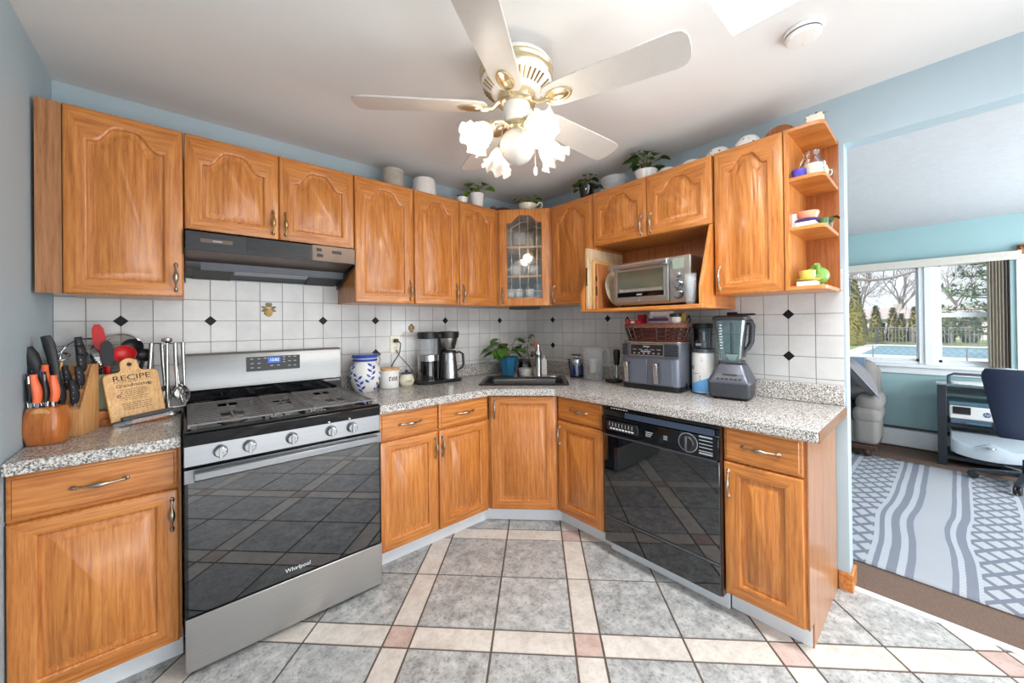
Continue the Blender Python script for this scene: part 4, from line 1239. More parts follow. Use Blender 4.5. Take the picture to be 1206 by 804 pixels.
def pitcher():
    t = thing('water_pitcher', 'clear plastic filter water pitcher with an open loop handle', 'pitcher', (-0.130, -0.870, 0.9145), R(-90))
    def ov(hw, hd, z, n=28): return [(hw * math.cos(2 * PI * i / n), hd * math.sin(2 * PI * i / n), z) for i in range(n)]
    mb = MB(); mb.loops([ov(0.072, 0.052, 0.0), ov(0.078, 0.056, 0.004), ov(0.090, 0.062, 0.235), ov(0.088, 0.060, 0.235), ov(0.076, 0.054, 0.008)], cap1=True)
    mb.build('jug', M['milky'], t)
    mb = MB(); mb.loops([ov(0.084, 0.056, 0.225), ov(0.078, 0.052, 0.13), ov(0.055, 0.04, 0.12)], cap0=False); mb.build('reservoir', M['milky'], t)
    mb = MB(); mb.lathe([(0.022, 0.05), (0.026, 0.055), (0.026, 0.13), (0.03, 0.15)], 16); mb.build('filter_cartridge', M['white_enamel'], t)
    mb = MB(); mb.loops([ov(0.091, 0.063, 0.236), ov(0.092, 0.064, 0.246), ov(0.06, 0.04, 0.252)]); mb.build('lid', M['milky_thick'], t)
    mb = MB(); mb.tube([(0.085, 0, 0.232), (0.118, 0, 0.238), (0.142, 0, 0.205), (0.140, 0, 0.15), (0.118, 0, 0.115), (0.084, 0, 0.11)], [0.012, 0.012, 0.012, 0.011, 0.010, 0.009], 10); mb.build('handle', M['milky_thick'], t)
    mb = MB(); mb.loops([ov(0.0735, 0.052, 0.006), ov(0.079, 0.0555, 0.10)]); mb.build('water', M['clear'], t)
pitcher()

t = thing('stick_blender', 'black and steel stick blender standing in a stand left of the air fryer', 'blender', (-0.150, -1.075, 0.9145), R(-90))
mb = MB(); mb.box(-0.055, 0.04, -0.045, 0.04, 0, 0.022); mb.build('stand', M['black'], t, bevel=0.008)
mb = MB(); mb.lathe([(0.012, 0.023), (0.016, 0.03), (0.0155, 0.05), (0.011, 0.06), (0.011, 0.125)], 14, (0.015, 0, 0)); mb.build('shaft', M['steel_v'], t)
mb = MB(); mb.lathe([(0.015, 0.1255), (0.019, 0.135), (0.023, 0.19), (0.024, 0.225), (0.020, 0.235), (0.008, 0.238)], 16, (0.015, 0, 0)); mb.build('grip', M['black'], t)
mb = MB(); mb.tube([(-0.03 + 0.014 * math.cos(R(a)), 0, 0.022 + h) for a, h in ((180, 0.0), (180, 0.04), (180, 0.06), (135, 0.078), (90, 0.082), (45, 0.078), (0, 0.06), (0, 0.0))], 0.002, 6)
mb.tube([(-0.03, 0.014 * math.cos(R(a)), 0.022 + h) for a, h in ((180, 0.0), (180, 0.06), (90, 0.083), (0, 0.06), (0, 0.0))], 0.002, 6); mb.build('whisk', M['chrome'], t)

def air_fryer():
    t = thing('air_fryer', 'grey two-drawer air fryer under the wicker basket', 'air fryer', (-0.284, -1.205, 0.9145), R(-87))
    W, D, H = 0.388, 0.225, 0.305
    def rr(x0, x1, y0, y1, r_, z):
        p = []
        for cx, cy, a0 in ((x1 - r_, y0 + r_, -90), (x1 - r_, y1 - r_, 0), (x0 + r_, y1 - r_, 90), (x0 + r_, y0 + r_, 180)):
            for k in range(6): a = R(a0 + 18 * k); p.append((cx + r_ * math.cos(a), cy + r_ * math.sin(a), z))
        return p
    mb = MB(); mb.loops([rr(0.006, W - 0.006, 0.008, D, 0.04, 0.0), rr(0.002, W - 0.002, 0.004, D, 0.04, 0.008), rr(0.002, W - 0.002, 0.004, D, 0.04, 0.034)]); mb.build('base', M['black'], t)
    mb = MB(); mb.loops([rr(0, W, 0, D, 0.045, 0.034), rr(0, W, 0, D, 0.045, 0.20), rr(0.0, W, 0.014, D, 0.045, 0.212), rr(0.0, W, 0.020, D, 0.045, 0.295)]); mb.build('body', M['fryer'], t)
    mb = MB(); mb.loops([rr(0, W, 0.016, D, 0.045, 0.2955), rr(-0.002, W + 0.002, 0.014, D, 0.045, 0.2985), rr(-0.002, W + 0.002, 0.014, D, 0.045, 0.304), rr(0.01, W - 0.01, 0.03, D - 0.01, 0.04, 0.308)]); mb.build('lid', M['copper'], t)
    for x0, x1, hx in ((0.032, 0.190, 0.05), (0.194, 0.350, 0.245)):
        mb = MB(); mb.box(x0, x1, -0.008, 0.01, 0.04, 0.196); d = mb.build('basket_drawer', M['fryer'], t, bevel=0.005)
        mb = MB(); mb.prism([(-0.008, 0.175), (-0.05, 0.178), (-0.056, 0.17), (-0.036, 0.048), (-0.024, 0.048), (-0.036, 0.158), (-0.008, 0.155)], hx, hx + 0.028, 'x'); mb.build('handle', M['steel_v'], d, bevel=0.003)
    mb = MB(); mb.prism([(0.016, 0.215), (0.012, 0.216), (0.017, 0.288), (0.022, 0.288)], 0.066, 0.288, 'x'); p = mb.build('bezel', M['brass'], t)
    mb = MB(); mb.prism([(0.014, 0.219), (0.0105, 0.219), (0.015, 0.285), (0.02, 0.285)], 0.070, 0.284, 'x'); mb.build('control_panel', M['panel_brown'], p)
    mb = MB()
    for i in range(6): mb.box(0.09 + i * 0.032, 0.103 + i * 0.032, 0.0098, 0.0115, 0.226, 0.234)
    for i in range(5): mb.box(0.085 + i * 0.04, 0.11 + i * 0.04, 0.0115, 0.0135, 0.252, 0.256)
    mb.box(0.14, 0.205, 0.010, 0.013, 0.238, 0.247)
    mb.build('panel_marks', M['grey_ink'], p)
    lettering('maker_name', 'NINJA', 0.016, M['white_ink'], p, (0.177, 0.0128, 0.273), (R(86), 0, 0))
    for x0, x1 in ((0.012, 0.056), (0.292, 0.380)):
        mb = MB(); mb.box(x0, x1, 0.008, 0.02, 0.215, 0.288); v = mb.build('vent_panel', M['gunmetal'], t, bevel=0.002)
        mb = MB()
        for i in range(5):
            z = 0.222 + i * 0.0135
            mb.box(x0 + 0.005, x1 - 0.005, 0.005, 0.009, z, z + 0.005)
        mb.build('vent_slots', M['black'], v)
    mb = MB(); mb.tube([(W - 0.001, 0.10, 0.05), (W + 0.02, 0.075, 0.03), (W + 0.055, 0.05, 0.008), (W + 0.09, 0.05, 0.0055), (W + 0.122, 0.07, 0.0055)], 0.004, 8); mb.build('power_cord', M['black'], t)
M['fryer'] = plain('fryer_grey', C(116, 120, 132), 0.32, metal=0.35, var=0.03)
M['copper'] = plain('copper_edge', C(186, 156, 136), 0.3, metal=0.7, var=0.05)
M['panel_brown'] = plain('brown_black_panel', C(50, 40, 38), 0.15, var=0.05)
air_fryer()

def basket():
    Zb = 0.9145 + 0.3095
    t = thing('wicker_basket', 'dark red-brown wicker basket of packets on top of the air fryer', 'basket', (-0.190, -1.412, Zb), R(-87))
    def oval(hw, hd, z, n=44, ph=0): return [(hw * math.copysign(abs(math.cos(2 * PI * i / n)) ** 0.7, math.cos(2 * PI * i / n)), hd * math.copysign(abs(math.sin(2 * PI * i / n)) ** 0.7, math.sin(2 * PI * i / n)), z) for i in range(n)]
    mb = MB(); mb.loops([oval(0.165, 0.085, 0.0), oval(0.185, 0.10, 0.08), oval(0.179, 0.094, 0.08), oval(0.16, 0.08, 0.006)]); mb.build('liner', M['walnut'], t)
    mb = MB()
    for k in range(6):
        z = 0.006 + k * 0.0135; f = k / 6.0
        hw, hd = 0.167 + 0.022 * f, 0.087 + 0.018 * f
        n = 44; o = oval(hw, hd, z)
        pth = []
        for i in range(n):
            s_ = 1 + 0.045 * (1 if (i // 2 + k) % 2 else -1)
            pth.append((o[i][0] * s_, o[i][1] * s_, z + 0.002 * math.sin(i)))
        mb.tube(pth, 0.0066, 6, closed=True)
    mb.build('weave', M['wicker'], t)
    mb = MB(); o0, o1 = oval(0.172, 0.092, 0.004), oval(0.199, 0.115, 0.084)
    for i in range(0, 44, 2): mb.tube([o0[i], o1[i]], 0.0042, 5)
    mb.build('stake', M['walnut'], t)
    mb = MB()
    for k in range(3):
        o = oval(0.192 + 0.003 * (k == 1), 0.106 + 0.003 * (k == 1), 0.086 + k * 0.009, 66)
        pth = [(p[0] * (1 + 0.012 * (i % 2)), p[1] * (1 + 0.02 * (i % 2)), p[2] + 0.002 * (i % 2)) for i, p in enumerate(o)]
        mb.tube(pth, 0.006, 6, closed=True)
    mb.build('rim_braid', M['wicker_light'], t)
    for s_ in (-1, 1):
        mb = MB(); mb.tube([(s_ * 0.188, -0.03, 0.095), (s_ * 0.200, -0.028, 0.13), (s_ * 0.203, 0.0, 0.155), (s_ * 0.200, 0.028, 0.13), (s_ * 0.188, 0.03, 0.095)], 0.004, 7); mb.build('handle', M['black'], t)
    Rm = Matrix.Rotation(R(-87), 4, 'Z')
    def at(x, y, z): return Vector((-0.190, -1.412, Zb)) + Rm @ Vector((x, y, z))
    def place(root, x, y, z, rz=0): root.location = at(x, y, z); root.rotation_euler = (0, 0, R(-87) + rz)
    g = thing('spice_box', 'flat red packet with a white dot lying in the wicker basket', 'packet'); place(g, -0.115, -0.06, 0.106)
    mb = MB(); mb.box(-0.055, 0.055, -0.03, 0.03, 0, 0.024); b = mb.build('carton', M['crimson'], g, bevel=0.004)
    mb = MB(); mb.M = Matrix.Translation((0.0, -0.0305, 0.012)) @ Matrix.Rotation(R(90), 4, 'X'); mb.lathe([(0.010, 0), (0.010, 0.0008)], 16, sx=1.4); mb.build('round_mark', M['white_ink'], b)
    g = thing('spice_box', 'upright red carton standing behind the flat red packet in the basket', 'packet'); place(g, -0.105, 0.02, 0.095)
    mb = MB(); mb.box(-0.024, 0.024, -0.018, 0.018, 0, 0.072); mb.box(-0.0245, 0.0245, -0.0185, 0.0185, 0.058, 0.0725); mb.build('carton', M['crimson'], g, bevel=0.002)
    g = thing('snack_packet', 'purple and white lettered packet sticking up out of the basket', 'packet'); place(g, 0.048, -0.03, 0.096)
    mb = MB()
    L_ = []
    for z, th in ((0, 0.022), (0.02, 0.03), (0.05, 0.026), (0.078, 0.004), (0.088, 0.002)):
        L_.append([(-0.075, -th / 2, z), (0.075, -th / 2, z), (0.075, th / 2, z), (-0.075, th / 2, z)])
    mb.loops(L_); b = mb.build('pouch', M['pouch'], g, bevel=0.004)
    mb = MB(); mb.box(-0.078, 0.05, -0.018, -0.0155, 0.028, 0.046); mb.build('purple_band', M['purple'], b)
    lettering('lettering', 'zacovis', 0.032, M['ink'], b, (-0.005, -0.0188, 0.052), (R(80), 0, 0), shear=0.2)
    g = thing('jar', 'white lidded tub with a dark cap at the right end of the basket', 'jar'); place(g, 0.130, -0.02, 0.082)
    mb = MB(); mb.lathe([(0.030, 0), (0.033, 0.004), (0.033, 0.06), (0.030, 0.066)], 20); mb.build('tub', M['white_enamel'], g)
    mb = MB(); mb.lathe([(0.031, 0.0665), (0.034, 0.068), (0.034, 0.082), (0.030, 0.085)], 20); mb.build('cap', M['black'], g)
    g = thing('snack_packet', 'narrow yellow packet by the right handle of the basket', 'packet'); place(g, 0.163, -0.005, 0.07)
    mb = MB(); mb.loops([[(-0.016, -0.007, 0), (0.016, -0.007, 0), (0.016, 0.007, 0), (-0.016, 0.007, 0)], [(-0.012, -0.01, 0.05), (0.022, -0.01, 0.05), (0.022, 0.01, 0.05), (-0.012, 0.01, 0.05)], [(0.0, -0.002, 0.10), (0.026, -0.002, 0.10), (0.026, 0.002, 0.10), (0.0, 0.002, 0.10)]]); mb.build('wrapper', M['mustard'], g, bevel=0.003)
M['wicker'] = plain('red_brown_wicker', C(84, 40, 33), 0.4, var=0.5, scale=60)
M['wicker_light'] = plain('wicker_rim', C(140, 92, 78), 0.5, var=0.4, scale=70)
M['crimson'] = plain('crimson_card', C(206, 30, 52), 0.4, var=0.05)
M['pouch'] = plain('pouch_foil', C(208, 206, 204), 0.3, var=0.08)
M['purple'] = plain('purple_print', C(110, 60, 120), 0.4, var=0.05)
M['mustard'] = plain('mustard_foil', C(168, 136, 44), 0.35, var=0.1)
basket()

def tub_and_grinder():
    t = thing('powder_tub', 'tall white powder tub with pale blue base, between air fryer and blender', 'tub', (-0.097, -1.660, 0.9145), R(-90))
    mb = MB(); mb.lathe([(0.056, 0), (0.061, 0.003), (0.062, 0.01), (0.062, 0.235), (0.059, 0.240)], 30); b = mb.build('body', M['white_enamel'], t)
    mb = MB(); n = 30; v = []
    for i in range(n + 1):
        a = R(-175 + 170 * i / n)
        zt = 0.035 + 0.075 * (i / n)
        v += [(0.0626 * math.cos(a), 0.0626 * math.sin(a), 0.008), (0.0626 * math.cos(a), 0.0626 * math.sin(a), zt)]
    mb.add(v, [(2 * i, 2 * i + 2, 2 * i + 3, 2 * i + 1) for i in range(n)]); mb.build('blue_label', M['sky_blue'], b, fixn=False)
    mb = MB()
    for i, (a, z, w_, h_) in enumerate(((-150, 0.205, 0.10, 0.004), (-150, 0.193, 0.14, 0.003), (-75, 0.205, 0.12, 0.004), (-75, 0.19, 0.16, 0.004), (-110, 0.115, 0.75, 0.004), (-85, 0.095, 0.1, 0.012), (-85, 0.075, 0.1, 0.012))):
        vv = []
        for k in range(9):
            aa = R(a) + w_ * (k / 8 - 0.5)
            vv += [(0.0628 * math.cos(aa), 0.0628 * math.sin(aa), z), (0.0628 * math.cos(aa), 0.0628 * math.sin(aa), z + h_)]
        mb.add(vv, [(2 * k, 2 * k + 2, 2 * k + 3, 2 * k + 1) for k in range(8)])
    mb.build('small_print', M['grey_ink'], b, fixn=False)
    wrap_text(b, 'IV', 0.036, M['dark_grey'], 0.0630, 0.150, R(-132), 0.20)
    mb = MB(); mb.lathe([(0.060, 0.2405), (0.0635, 0.242), (0.0635, 0.262), (0.058, 0.266)], 30); mb.build('lid', M['gunmetal'], t)
    g = thing('blender_cup', 'smoky plastic blender cup with a dark lid standing on the white tub', 'cup', (-0.097, -1.660, 0.9145 + 0.2665), R(-90))
    mb = MB(); mb.lathe([(0.046, 0), (0.049, 0.003), (0.052, 0.118), (0.050, 0.118), (0.046, 0.006)], 24); b = mb.build('cup', M['smoke2'], g)
    mb = MB(); mb.lathe([(0.040, 0.004), (0.040, 0.095)], 20); mb.build('inner_sleeve', M['gunmetal'], g)
    mb = MB(); mb.lathe([(0.052, 0.1185), (0.056, 0.12), (0.056, 0.146), (0.052, 0.15)], 24); mb.build('lid', M['black'], g)
    mb = MB(); mb.box(0.022, 0.032, -0.0525, -0.0495, 0.05, 0.10); mb.box(-0.02, 0.012, -0.054, -0.0505, 0.016, 0.030); mb.build('label', M['grey_ink'], b)
M['sky_blue'] = plain('sky_blue_print', C(110, 176, 232), 0.4, var=0.05)
M['smoke2'] = glass('smoky_plastic', (0.42, 0.42, 0.45, 1), 0.05, 0.2)
tub_and_grinder()

def blender():
    t = thing('blender', 'large dark grey countertop blender with a clear jug at the end of the counter', 'blender', (-0.158, -1.838, 0.9145), R(-82))
    def rr(hw, hd, z, r_=0.02, y=0):
        p = []
        for cx, cy, a0 in ((hw - r_, -hd + r_, -90), (hw - r_, hd - r_, 0), (-hw + r_, hd - r_, 90), (-hw + r_, -hd + r_, 180)):
            for k in range(5): a = R(a0 + 22.5 * k); p.append((cx + r_ * math.cos(a), y + cy + r_ * math.sin(a), z))
        return p
    for x in (-0.07, 0.07):
        for y in (-0.07, 0.07):
            mb = MB(); mb.lathe([(0.011, 0), (0.013, 0.011)], 12, (x, y, 0)); mb.build('foot', M['black'], t)
    mb = MB(); mb.loops([rr(0.092, 0.092, 0.0105), rr(0.098, 0.098, 0.016), rr(0.103, 0.103, 0.088)]); b = mb.build('base', M['dark_grey'], t)
    mb = MB(); mb.loops([rr(0.105, 0.105, 0.0885), rr(0.105, 0.105, 0.098), rr(0.088, 0.085, 0.135, 0.02, 0.008), rr(0.072, 0.068, 0.175, 0.02, 0.012), rr(0.066, 0.062, 0.188, 0.02, 0.012)]); h = mb.build('motor_housing', M['gunmetal'], t)
    mb = MB(); mb.prism([(-0.0965, 0.102), (-0.0985, 0.104), (-0.078, 0.140), (-0.074, 0.138)], -0.064, 0.070, 'x'); mb.build('control_panel', M['steel_dim'], h)
    mb = MB()
    for i in range(6): mb.prism([(-0.0975, 0.106), (-0.0992, 0.1065), (-0.0925, 0.1175), (-0.090, 0.1165)], -0.058 + i * 0.021, -0.042 + i * 0.021, 'x')
    mb.prism([(-0.0835, 0.1305), (-0.0855, 0.131), (-0.0800, 0.1395), (-0.0775, 0.1385)], -0.03, 0.04, 'x')
    mb.build('button', M['black'], h)
    mb = MB(); mb.loops([rr(0.058, 0.055, 0.1885, 0.018, 0.01), rr(0.062, 0.06, 0.20, 0.018, 0.01), rr(0.060, 0.056, 0.205, 0.018, 0.01)]); mb.build('collar', M['dark_grey'], t)
    mb = MB(); mb.loops([rr(0.050, 0.048, 0.2055, 0.016, 0.01), rr(0.056, 0.053, 0.24, 0.018, 0.01), rr(0.078, 0.072, 0.43, 0.02, 0.01), rr(0.075, 0.069, 0.43, 0.02, 0.01), rr(0.052, 0.05, 0.24, 0.016, 0.01), rr(0.045, 0.042, 0.212, 0.014, 0.01)]); j = mb.build('jug', M['jug_plastic'], t)
    mb = MB()
    for i in range(9): mb.box(-0.045, -0.03 - 0.004 * (i % 2), -0.0585 - 0.0023 * i, -0.0565 - 0.0023 * i, 0.275 + 0.016 * i, 0.279 + 0.016 * i)
    mb.build('level_marks', M['white_ink'], j)
    mb = MB(); mb.lathe([(0.008, 0.214), (0.008, 0.42)], 10, (0, 0.01, 0))
    for z, a in ((0.24, 0), (0.30, 60), (0.355, 120)):
        for s_ in (0, 180):
            d = Vector((math.cos(R(a + s_)), math.sin(R(a + s_)), 0)); mb.leaf(Vector((0, 0.01, z)), d + Vector((0, 0, 0.2)), 0.045, 0.02, 0.1)
    mb.build('blade_tower', M['dark_grey'], j)
    mb = MB(); mb.prism([(-0.012, 0.206), (-0.03, 0.24), (0.03, 0.24), (0.012, 0.206)], 0.0, 0.02, 'y'); mb.build('blade_hub', M['white_enamel'], j)
    mb = MB(); mb.loops([rr(0.082, 0.076, 0.4305, 0.02, 0.01), rr(0.084, 0.078, 0.434, 0.02, 0.01), rr(0.084, 0.078, 0.450, 0.02, 0.01), rr(0.07, 0.065, 0.458, 0.02, 0.01)]); l = mb.build('lid', M['dark_grey'], t)
    mb = MB(); mb.box(-0.02, 0.115, -0.016, 0.036, 0.458, 0.468); mb.box(-0.02, 0.03, -0.012, 0.032, 0.468, 0.478); mb.build('lid_lever', M['black'], l, bevel=0.006)
    mb = MB(); mb.M = Matrix.Translation((0, 0.01, 0)) @ Matrix.Rotation(R(32), 4, 'Z'); mb.tube([(0.074, 0, 0.425), (0.098, 0, 0.428), (0.108, 0, 0.40), (0.102, 0, 0.31), (0.085, 0, 0.275), (0.068, 0, 0.26), (0.06, 0, 0.225)], [0.013, 0.015, 0.016, 0.015, 0.013, 0.011, 0.01], 10); mb.build('handle', M['dark_grey'], t)
M['jug_plastic'] = glass('jug_plastic', (0.80, 0.89, 0.90, 1), 0.03, 0.3)
blender()
# ------------------------------------------------------------------ left counter: knife blocks, utensils, recipe board
ZW = 0.9145
t = thing('knife_block', 'rounded orange-brown wooden knife block at the end of the counter by the wall', 'knife block', (-2.856, -0.41, ZW), R(-20))
mb = MB()
def rsq(hw, z, e=0.55, n=32): return [(hw * math.copysign(abs(math.cos(2 * PI * i / n)) ** e, math.cos(2 * PI * i / n)), hw * 0.9 * math.copysign(abs(math.sin(2 * PI * i / n)) ** e, math.sin(2 * PI * i / n)), z) for i in range(n)]
mb.loops([rsq(0.041, 0), rsq(0.045, 0.003), rsq(0.0535, 0.045), rsq(0.0545, 0.07), rsq(0.050, 0.115), rsq(0.045, 0.134), rsq(0.041, 0.137)])
b = mb.build('body', M['cherry'], t)
mb = MB(); mb.M = Matrix.Translation((0.005, -0.0425, 0.118)) @ Matrix.Rotation(R(98), 4, 'X'); mb.lathe([(0.026, 0), (0.024, 0.0015)], 20, sy=0.7); mb.build('carved_front', M['maple'], b)

def knife(kind, label, base, lean, hl, mat, r_=0.010, hook=0.0, group='knives in the rounded block'):
    """hl: handle length; lean: tilt of the handle (dx, dy)"""
    t = thing('kitchen_knife', label, 'knife', base, 0, group)
    d = Vector((lean[0], lean[1], 1)).normalized()
    mb = MB(); n = 7; path = []; rad = []
    side = Vector((d.z, 0, -d.x)).normalized()
    for i in range(n + 1):
        q = i / n
        path.append(d * (0.004 + hl * q) + side * (0.003 if kind != 'pommel' else 0.006) * math.sin(PI * 1.6 * q) - side * hook * max(0, q - 0.72) ** 2 * 4)
        rad.append(r_ * (0.62 + 0.38 * math.sin(PI * min(1, 0.15 + q * 0.9)) if i not in (n,) else 0.75))
    if kind == 'pommel': rad = [r_ * (0.72 + 0.36 * (i / n) ** 2) for i in range(n)] + [r_ * 0.8]
    mb.tube(path, rad, 10, flat=0.62 if kind not in ('pommel', 'plain') else 0.85)
    h = mb.build('handle', M[mat], t)
    if kind == 'riveted':
        mb = MB()
        for q in (0.25, 0.5, 0.75):
            p = d * (hl * q)
            mb.sphere(p + Vector((0, -r_ * 0.75, 0)), 0.0025, 8, 5)
        mb.build('rivet', M['chrome'], h)
    if kind == 'striped':
        mb = MB(); mb.tube([d * 0.01 + Vector((0, -r_ * 0.62, 0)), d * hl * 0.95 + Vector((0, -r_ * 0.62, 0))], 0.0022, 6); mb.build('tang_stripe', M['chrome'], h)
    mb = MB(); mb.tube([d * -0.014, d * 0.006], [0.006, 0.007], 8, flat=0.35); mb.build('bolster', M['chrome'], t)
    return t
zt_ = ZW + 0.1375 + 0.014
knife('plain', 'orange-handled knife at the front left of the rounded block', (-2.876, -0.435, zt_), (-0.03, -0.05), 0.105, 'orange', 0.0145)
knife('plain', 'orange-handled knife at the front right of the rounded block', (-2.836, -0.432, zt_), (0.03, -0.05), 0.098, 'orange', 0.0145)
knife('striped', 'black knife with a steel stripe between the two front orange handles', (-2.856, -0.428, zt_), (-0.01, -0.02), 0.112, 'black_soft', 0.012)
knife('striped', 'black knife with a steel stripe at the far left of the rounded block', (-2.893, -0.425, zt_), (-0.02, -0.02), 0.108, 'black_soft', 0.011)
knife('plain', 'orange-handled knife in the middle of the rounded block, behind the front three', (-2.862, -0.395, zt_), (0.0, 0.05), 0.135, 'orange', 0.0145)
knife('riveted', 'short black riveted knife handle nearest the blue wall', (-2.899, -0.400, zt_), (-0.04, 0.05), 0.085, 'black_soft', 0.012)
knife('pommel', 'long curved black handle leaning highest above the rounded block', (-2.845, -0.385, zt_), (-0.03, 0.12), 0.245, 'black_soft', 0.018, 0.035)
knife('pommel', 'thick black handle leaning to the left above the rounded block', (-2.872, -0.382, zt_), (-0.14, 0.12), 0.205, 'black_soft', 0.022, 0.03)
knife('riveted', 'black handle with a steel end cap at the back left of the rounded block', (-2.890, -0.378, zt_), (-0.06, 0.10), 0.155, 'black_soft', 0.020)
t = thing('kitchen_scissors', 'blue-handled kitchen scissors stuck in the rounded block', 'scissors', (-2.838, -0.388, zt_), R(55))
mb = MB()
for cx, s_ in ((-0.006, 1), (0.012, 1.1)):
    mb.tube([(cx + 0.012 * s_ * math.cos(2 * PI * i / 16), 0.03 + 0.002 * cx, 0.105 + 0.028 * s_ * math.sin(2 * PI * i / 16)) for i in range(16)], 0.0055, 7, closed=True)
mb.tube([(0.0, 0.0, 0.0), (0.0, 0.012, 0.04), (0.0, 0.026, 0.078)], [0.006, 0.008, 0.008], 8)
mb.build('handles', M['blue_handle'], t)
mb = MB(); mb.tube([(0, 0, -0.014), (0, 0.001, 0.004)], 0.005, 8, flat=0.4); mb.build('blades', M['chrome'], t)
t = thing('can_opener', 'steel-ringed black can opener resting above the blue scissors', 'can opener', (-2.850, -0.366, zt_ + 0.0), 0)
mb = MB(); mb.tube([(0, 0, -0.012), (0.0, 0.02, 0.08), (-0.006, 0.035, 0.15)], [0.008, 0.012, 0.010], 8); mb.build('grip', M['black_soft'], t)
mb = MB(); mb.M = Matrix.Translation((0.018, 0.02, 0.165)) @ Matrix.Rotation(R(35), 4, 'X')
mb.tube([(0.022 * math.cos(2 * PI * i / 18), 0.022 * math.sin(2 * PI * i / 18), 0) for i in range(18)], 0.004, 7, closed=True); mb.build('ring', M['chrome'], t)

# stepped block
t = thing('knife_block', 'pale stepped wooden knife block behind the rounded block', 'knife block', (-2.806, -0.295, ZW), R(-14))
mb = MB()
W2 = 0.036
prof = [(-0.052, 0.0), (0.075, 0.0), (0.075, 0.275), (0.045, 0.275), (0.042, 0.235), (0.02, 0.225), (0.012, 0.185), (-0.012, 0.172), (-0.018, 0.118), (-0.052, 0.105)]
mb.prism(prof, -W2, W2, 'x'); mb.build('body', M['maple'], t, bevel=0.002)
mb = MB(); mb.prism([(-0.0525, 0.001), (0.0755, 0.001), (0.0755, 0.2755), (0.035, 0.2755), (-0.0525, 0.106)], W2 + 0.0005, W2 + 0.006, 'x'); mb.build('side_cheek', M['maple'], t)
Rb = Matrix.Rotation(R(-14), 4, 'Z')
def onblk(x, y, z): return Vector((-2.806, -0.295, ZW)) + Rb @ Vector((x, y, z))
for (x, y, z, hl, r_, lab) in ((-0.022, -0.036, 0.126, 0.088, 0.011, 'black riveted knife in the lowest step of the pale block, left one'),
                               (0.014, -0.036, 0.126, 0.085, 0.012, 'black riveted knife in the lowest step of the pale block, right one'),
                               (-0.018, -0.006, 0.192, 0.075, 0.010, 'slim black knife in the second step of the pale block, left side'),
                               (0.018, -0.006, 0.192, 0.070, 0.012, 'black riveted knife in the second step of the pale block, right side'),
                               (0.012, 0.022, 0.247, 0.062, 0.013, 'black riveted knife in the third step of the pale block'),
                               (0.004, 0.040, 0.290, 0.055, 0.013, 'black riveted knife in the top step of the pale block'),
                               (-0.008, 0.062, 0.292, 0.085, 0.013, 'hindmost black knife standing tallest in the pale block')):
    knife('riveted', lab, onblk(x, y, z), (0.02, -0.30), hl * 1.15, 'black_soft', r_ * 1.22, 0.0, 'knives in the stepped block')
t = thing('pastry_brush', 'straw-bristled pastry brush standing between the two knife blocks', 'brush', (-2.856, -0.325, ZW), 0)
mb = MB(); mb.tube([(0, 0, 0), (0, 0.0, 0.19)], [0.006, 0.008], 8); mb.lathe([(0.010, 0.19), (0.012, 0.20), (0.012, 0.225)], 12); mb.build('handle', M['black_soft'], t)
mb = MB()
rnd = random.Random(5)
for i in range(60):
    a = rnd.uniform(0, 2 * PI); r_ = rnd.uniform(0, 0.010)
    mb.tube([(r_ * math.cos(a), r_ * math.sin(a), 0.22), (2.6 * r_ * math.cos(a), 2.6 * r_ * math.sin(a), 0.30 + rnd.uniform(-0.01, 0.012))], 0.0012, 4)
mb.build('bristles', M['straw'] if 'straw' in M else plain('straw_bristles', C(196, 152, 92), 0.8, var=0.2), t)

# crock with lids and spatulas behind
t = thing('utensil_crock', 'pale green rectangular ceramic crock behind the recipe board', 'crock', (-2.725, -0.105, ZW), 0)
mb = MB()
def rc(hw, hd, z): return [(x * hw, y * hd, z) for x, y in ((-1, -0.8), (-0.9, -1), (0.9, -1), (1, -0.8), (1, 0.8), (0.9, 1), (-0.9, 1), (-1, 0.8))]
mb.loops([rc(0.078, 0.060, 0), rc(0.082, 0.064, 0.004), rc(0.090, 0.070, 0.215), rc(0.092, 0.072, 0.222), rc(0.084, 0.064, 0.222), rc(0.076, 0.058, 0.012)])
mb.build('body', M['celadon'] if 'celadon' in M else plain('celadon_glaze', C(172, 178, 148), 0.25, var=0.05), t, bevel=0.002)
def lid_thing(label, c, r_, tilt, yaw):
    g = thing('pan_lid', label, 'lid', c, R(yaw))
    T = Matrix.Rotation(R(tilt), 4, 'X')
    mb = MB(); mb.M = T
    mb.lathe([(r_, 0), (r_ * 0.9, 0.008), (r_ * 0.6, 0.018), (0.012, 0.024), (0.012, 0.022), (r_ * 0.6, 0.015), (r_ * 0.9, 0.005)], 32, cap0=False, cap1=False); mb.build('glass', M['grey_glass'], g)
    mb = MB(); mb.M = T; mb.tube([(r_ * math.cos(2 * PI * i / 40), r_ * math.sin(2 * PI * i / 40), 0) for i in range(40)], 0.0045, 7, closed=True); mb.build('rim', M['chrome'], g)
    mb = MB(); mb.M = T; mb.lathe([(0.008, 0.022), (0.008, 0.032), (0.018, 0.036), (0.016, 0.046)], 14); mb.build('knob', M['black'], g)
lid_thing('steel-rimmed glass pan lid leaning in the crock, the left one', (-2.802, -0.085, ZW + 0.305), 0.078, 78, -10)
lid_thing('steel-rimmed glass pan lid leaning in the crock, behind the red ladle', (-2.695, -0.045, ZW + 0.325), 0.072, 84, 6)
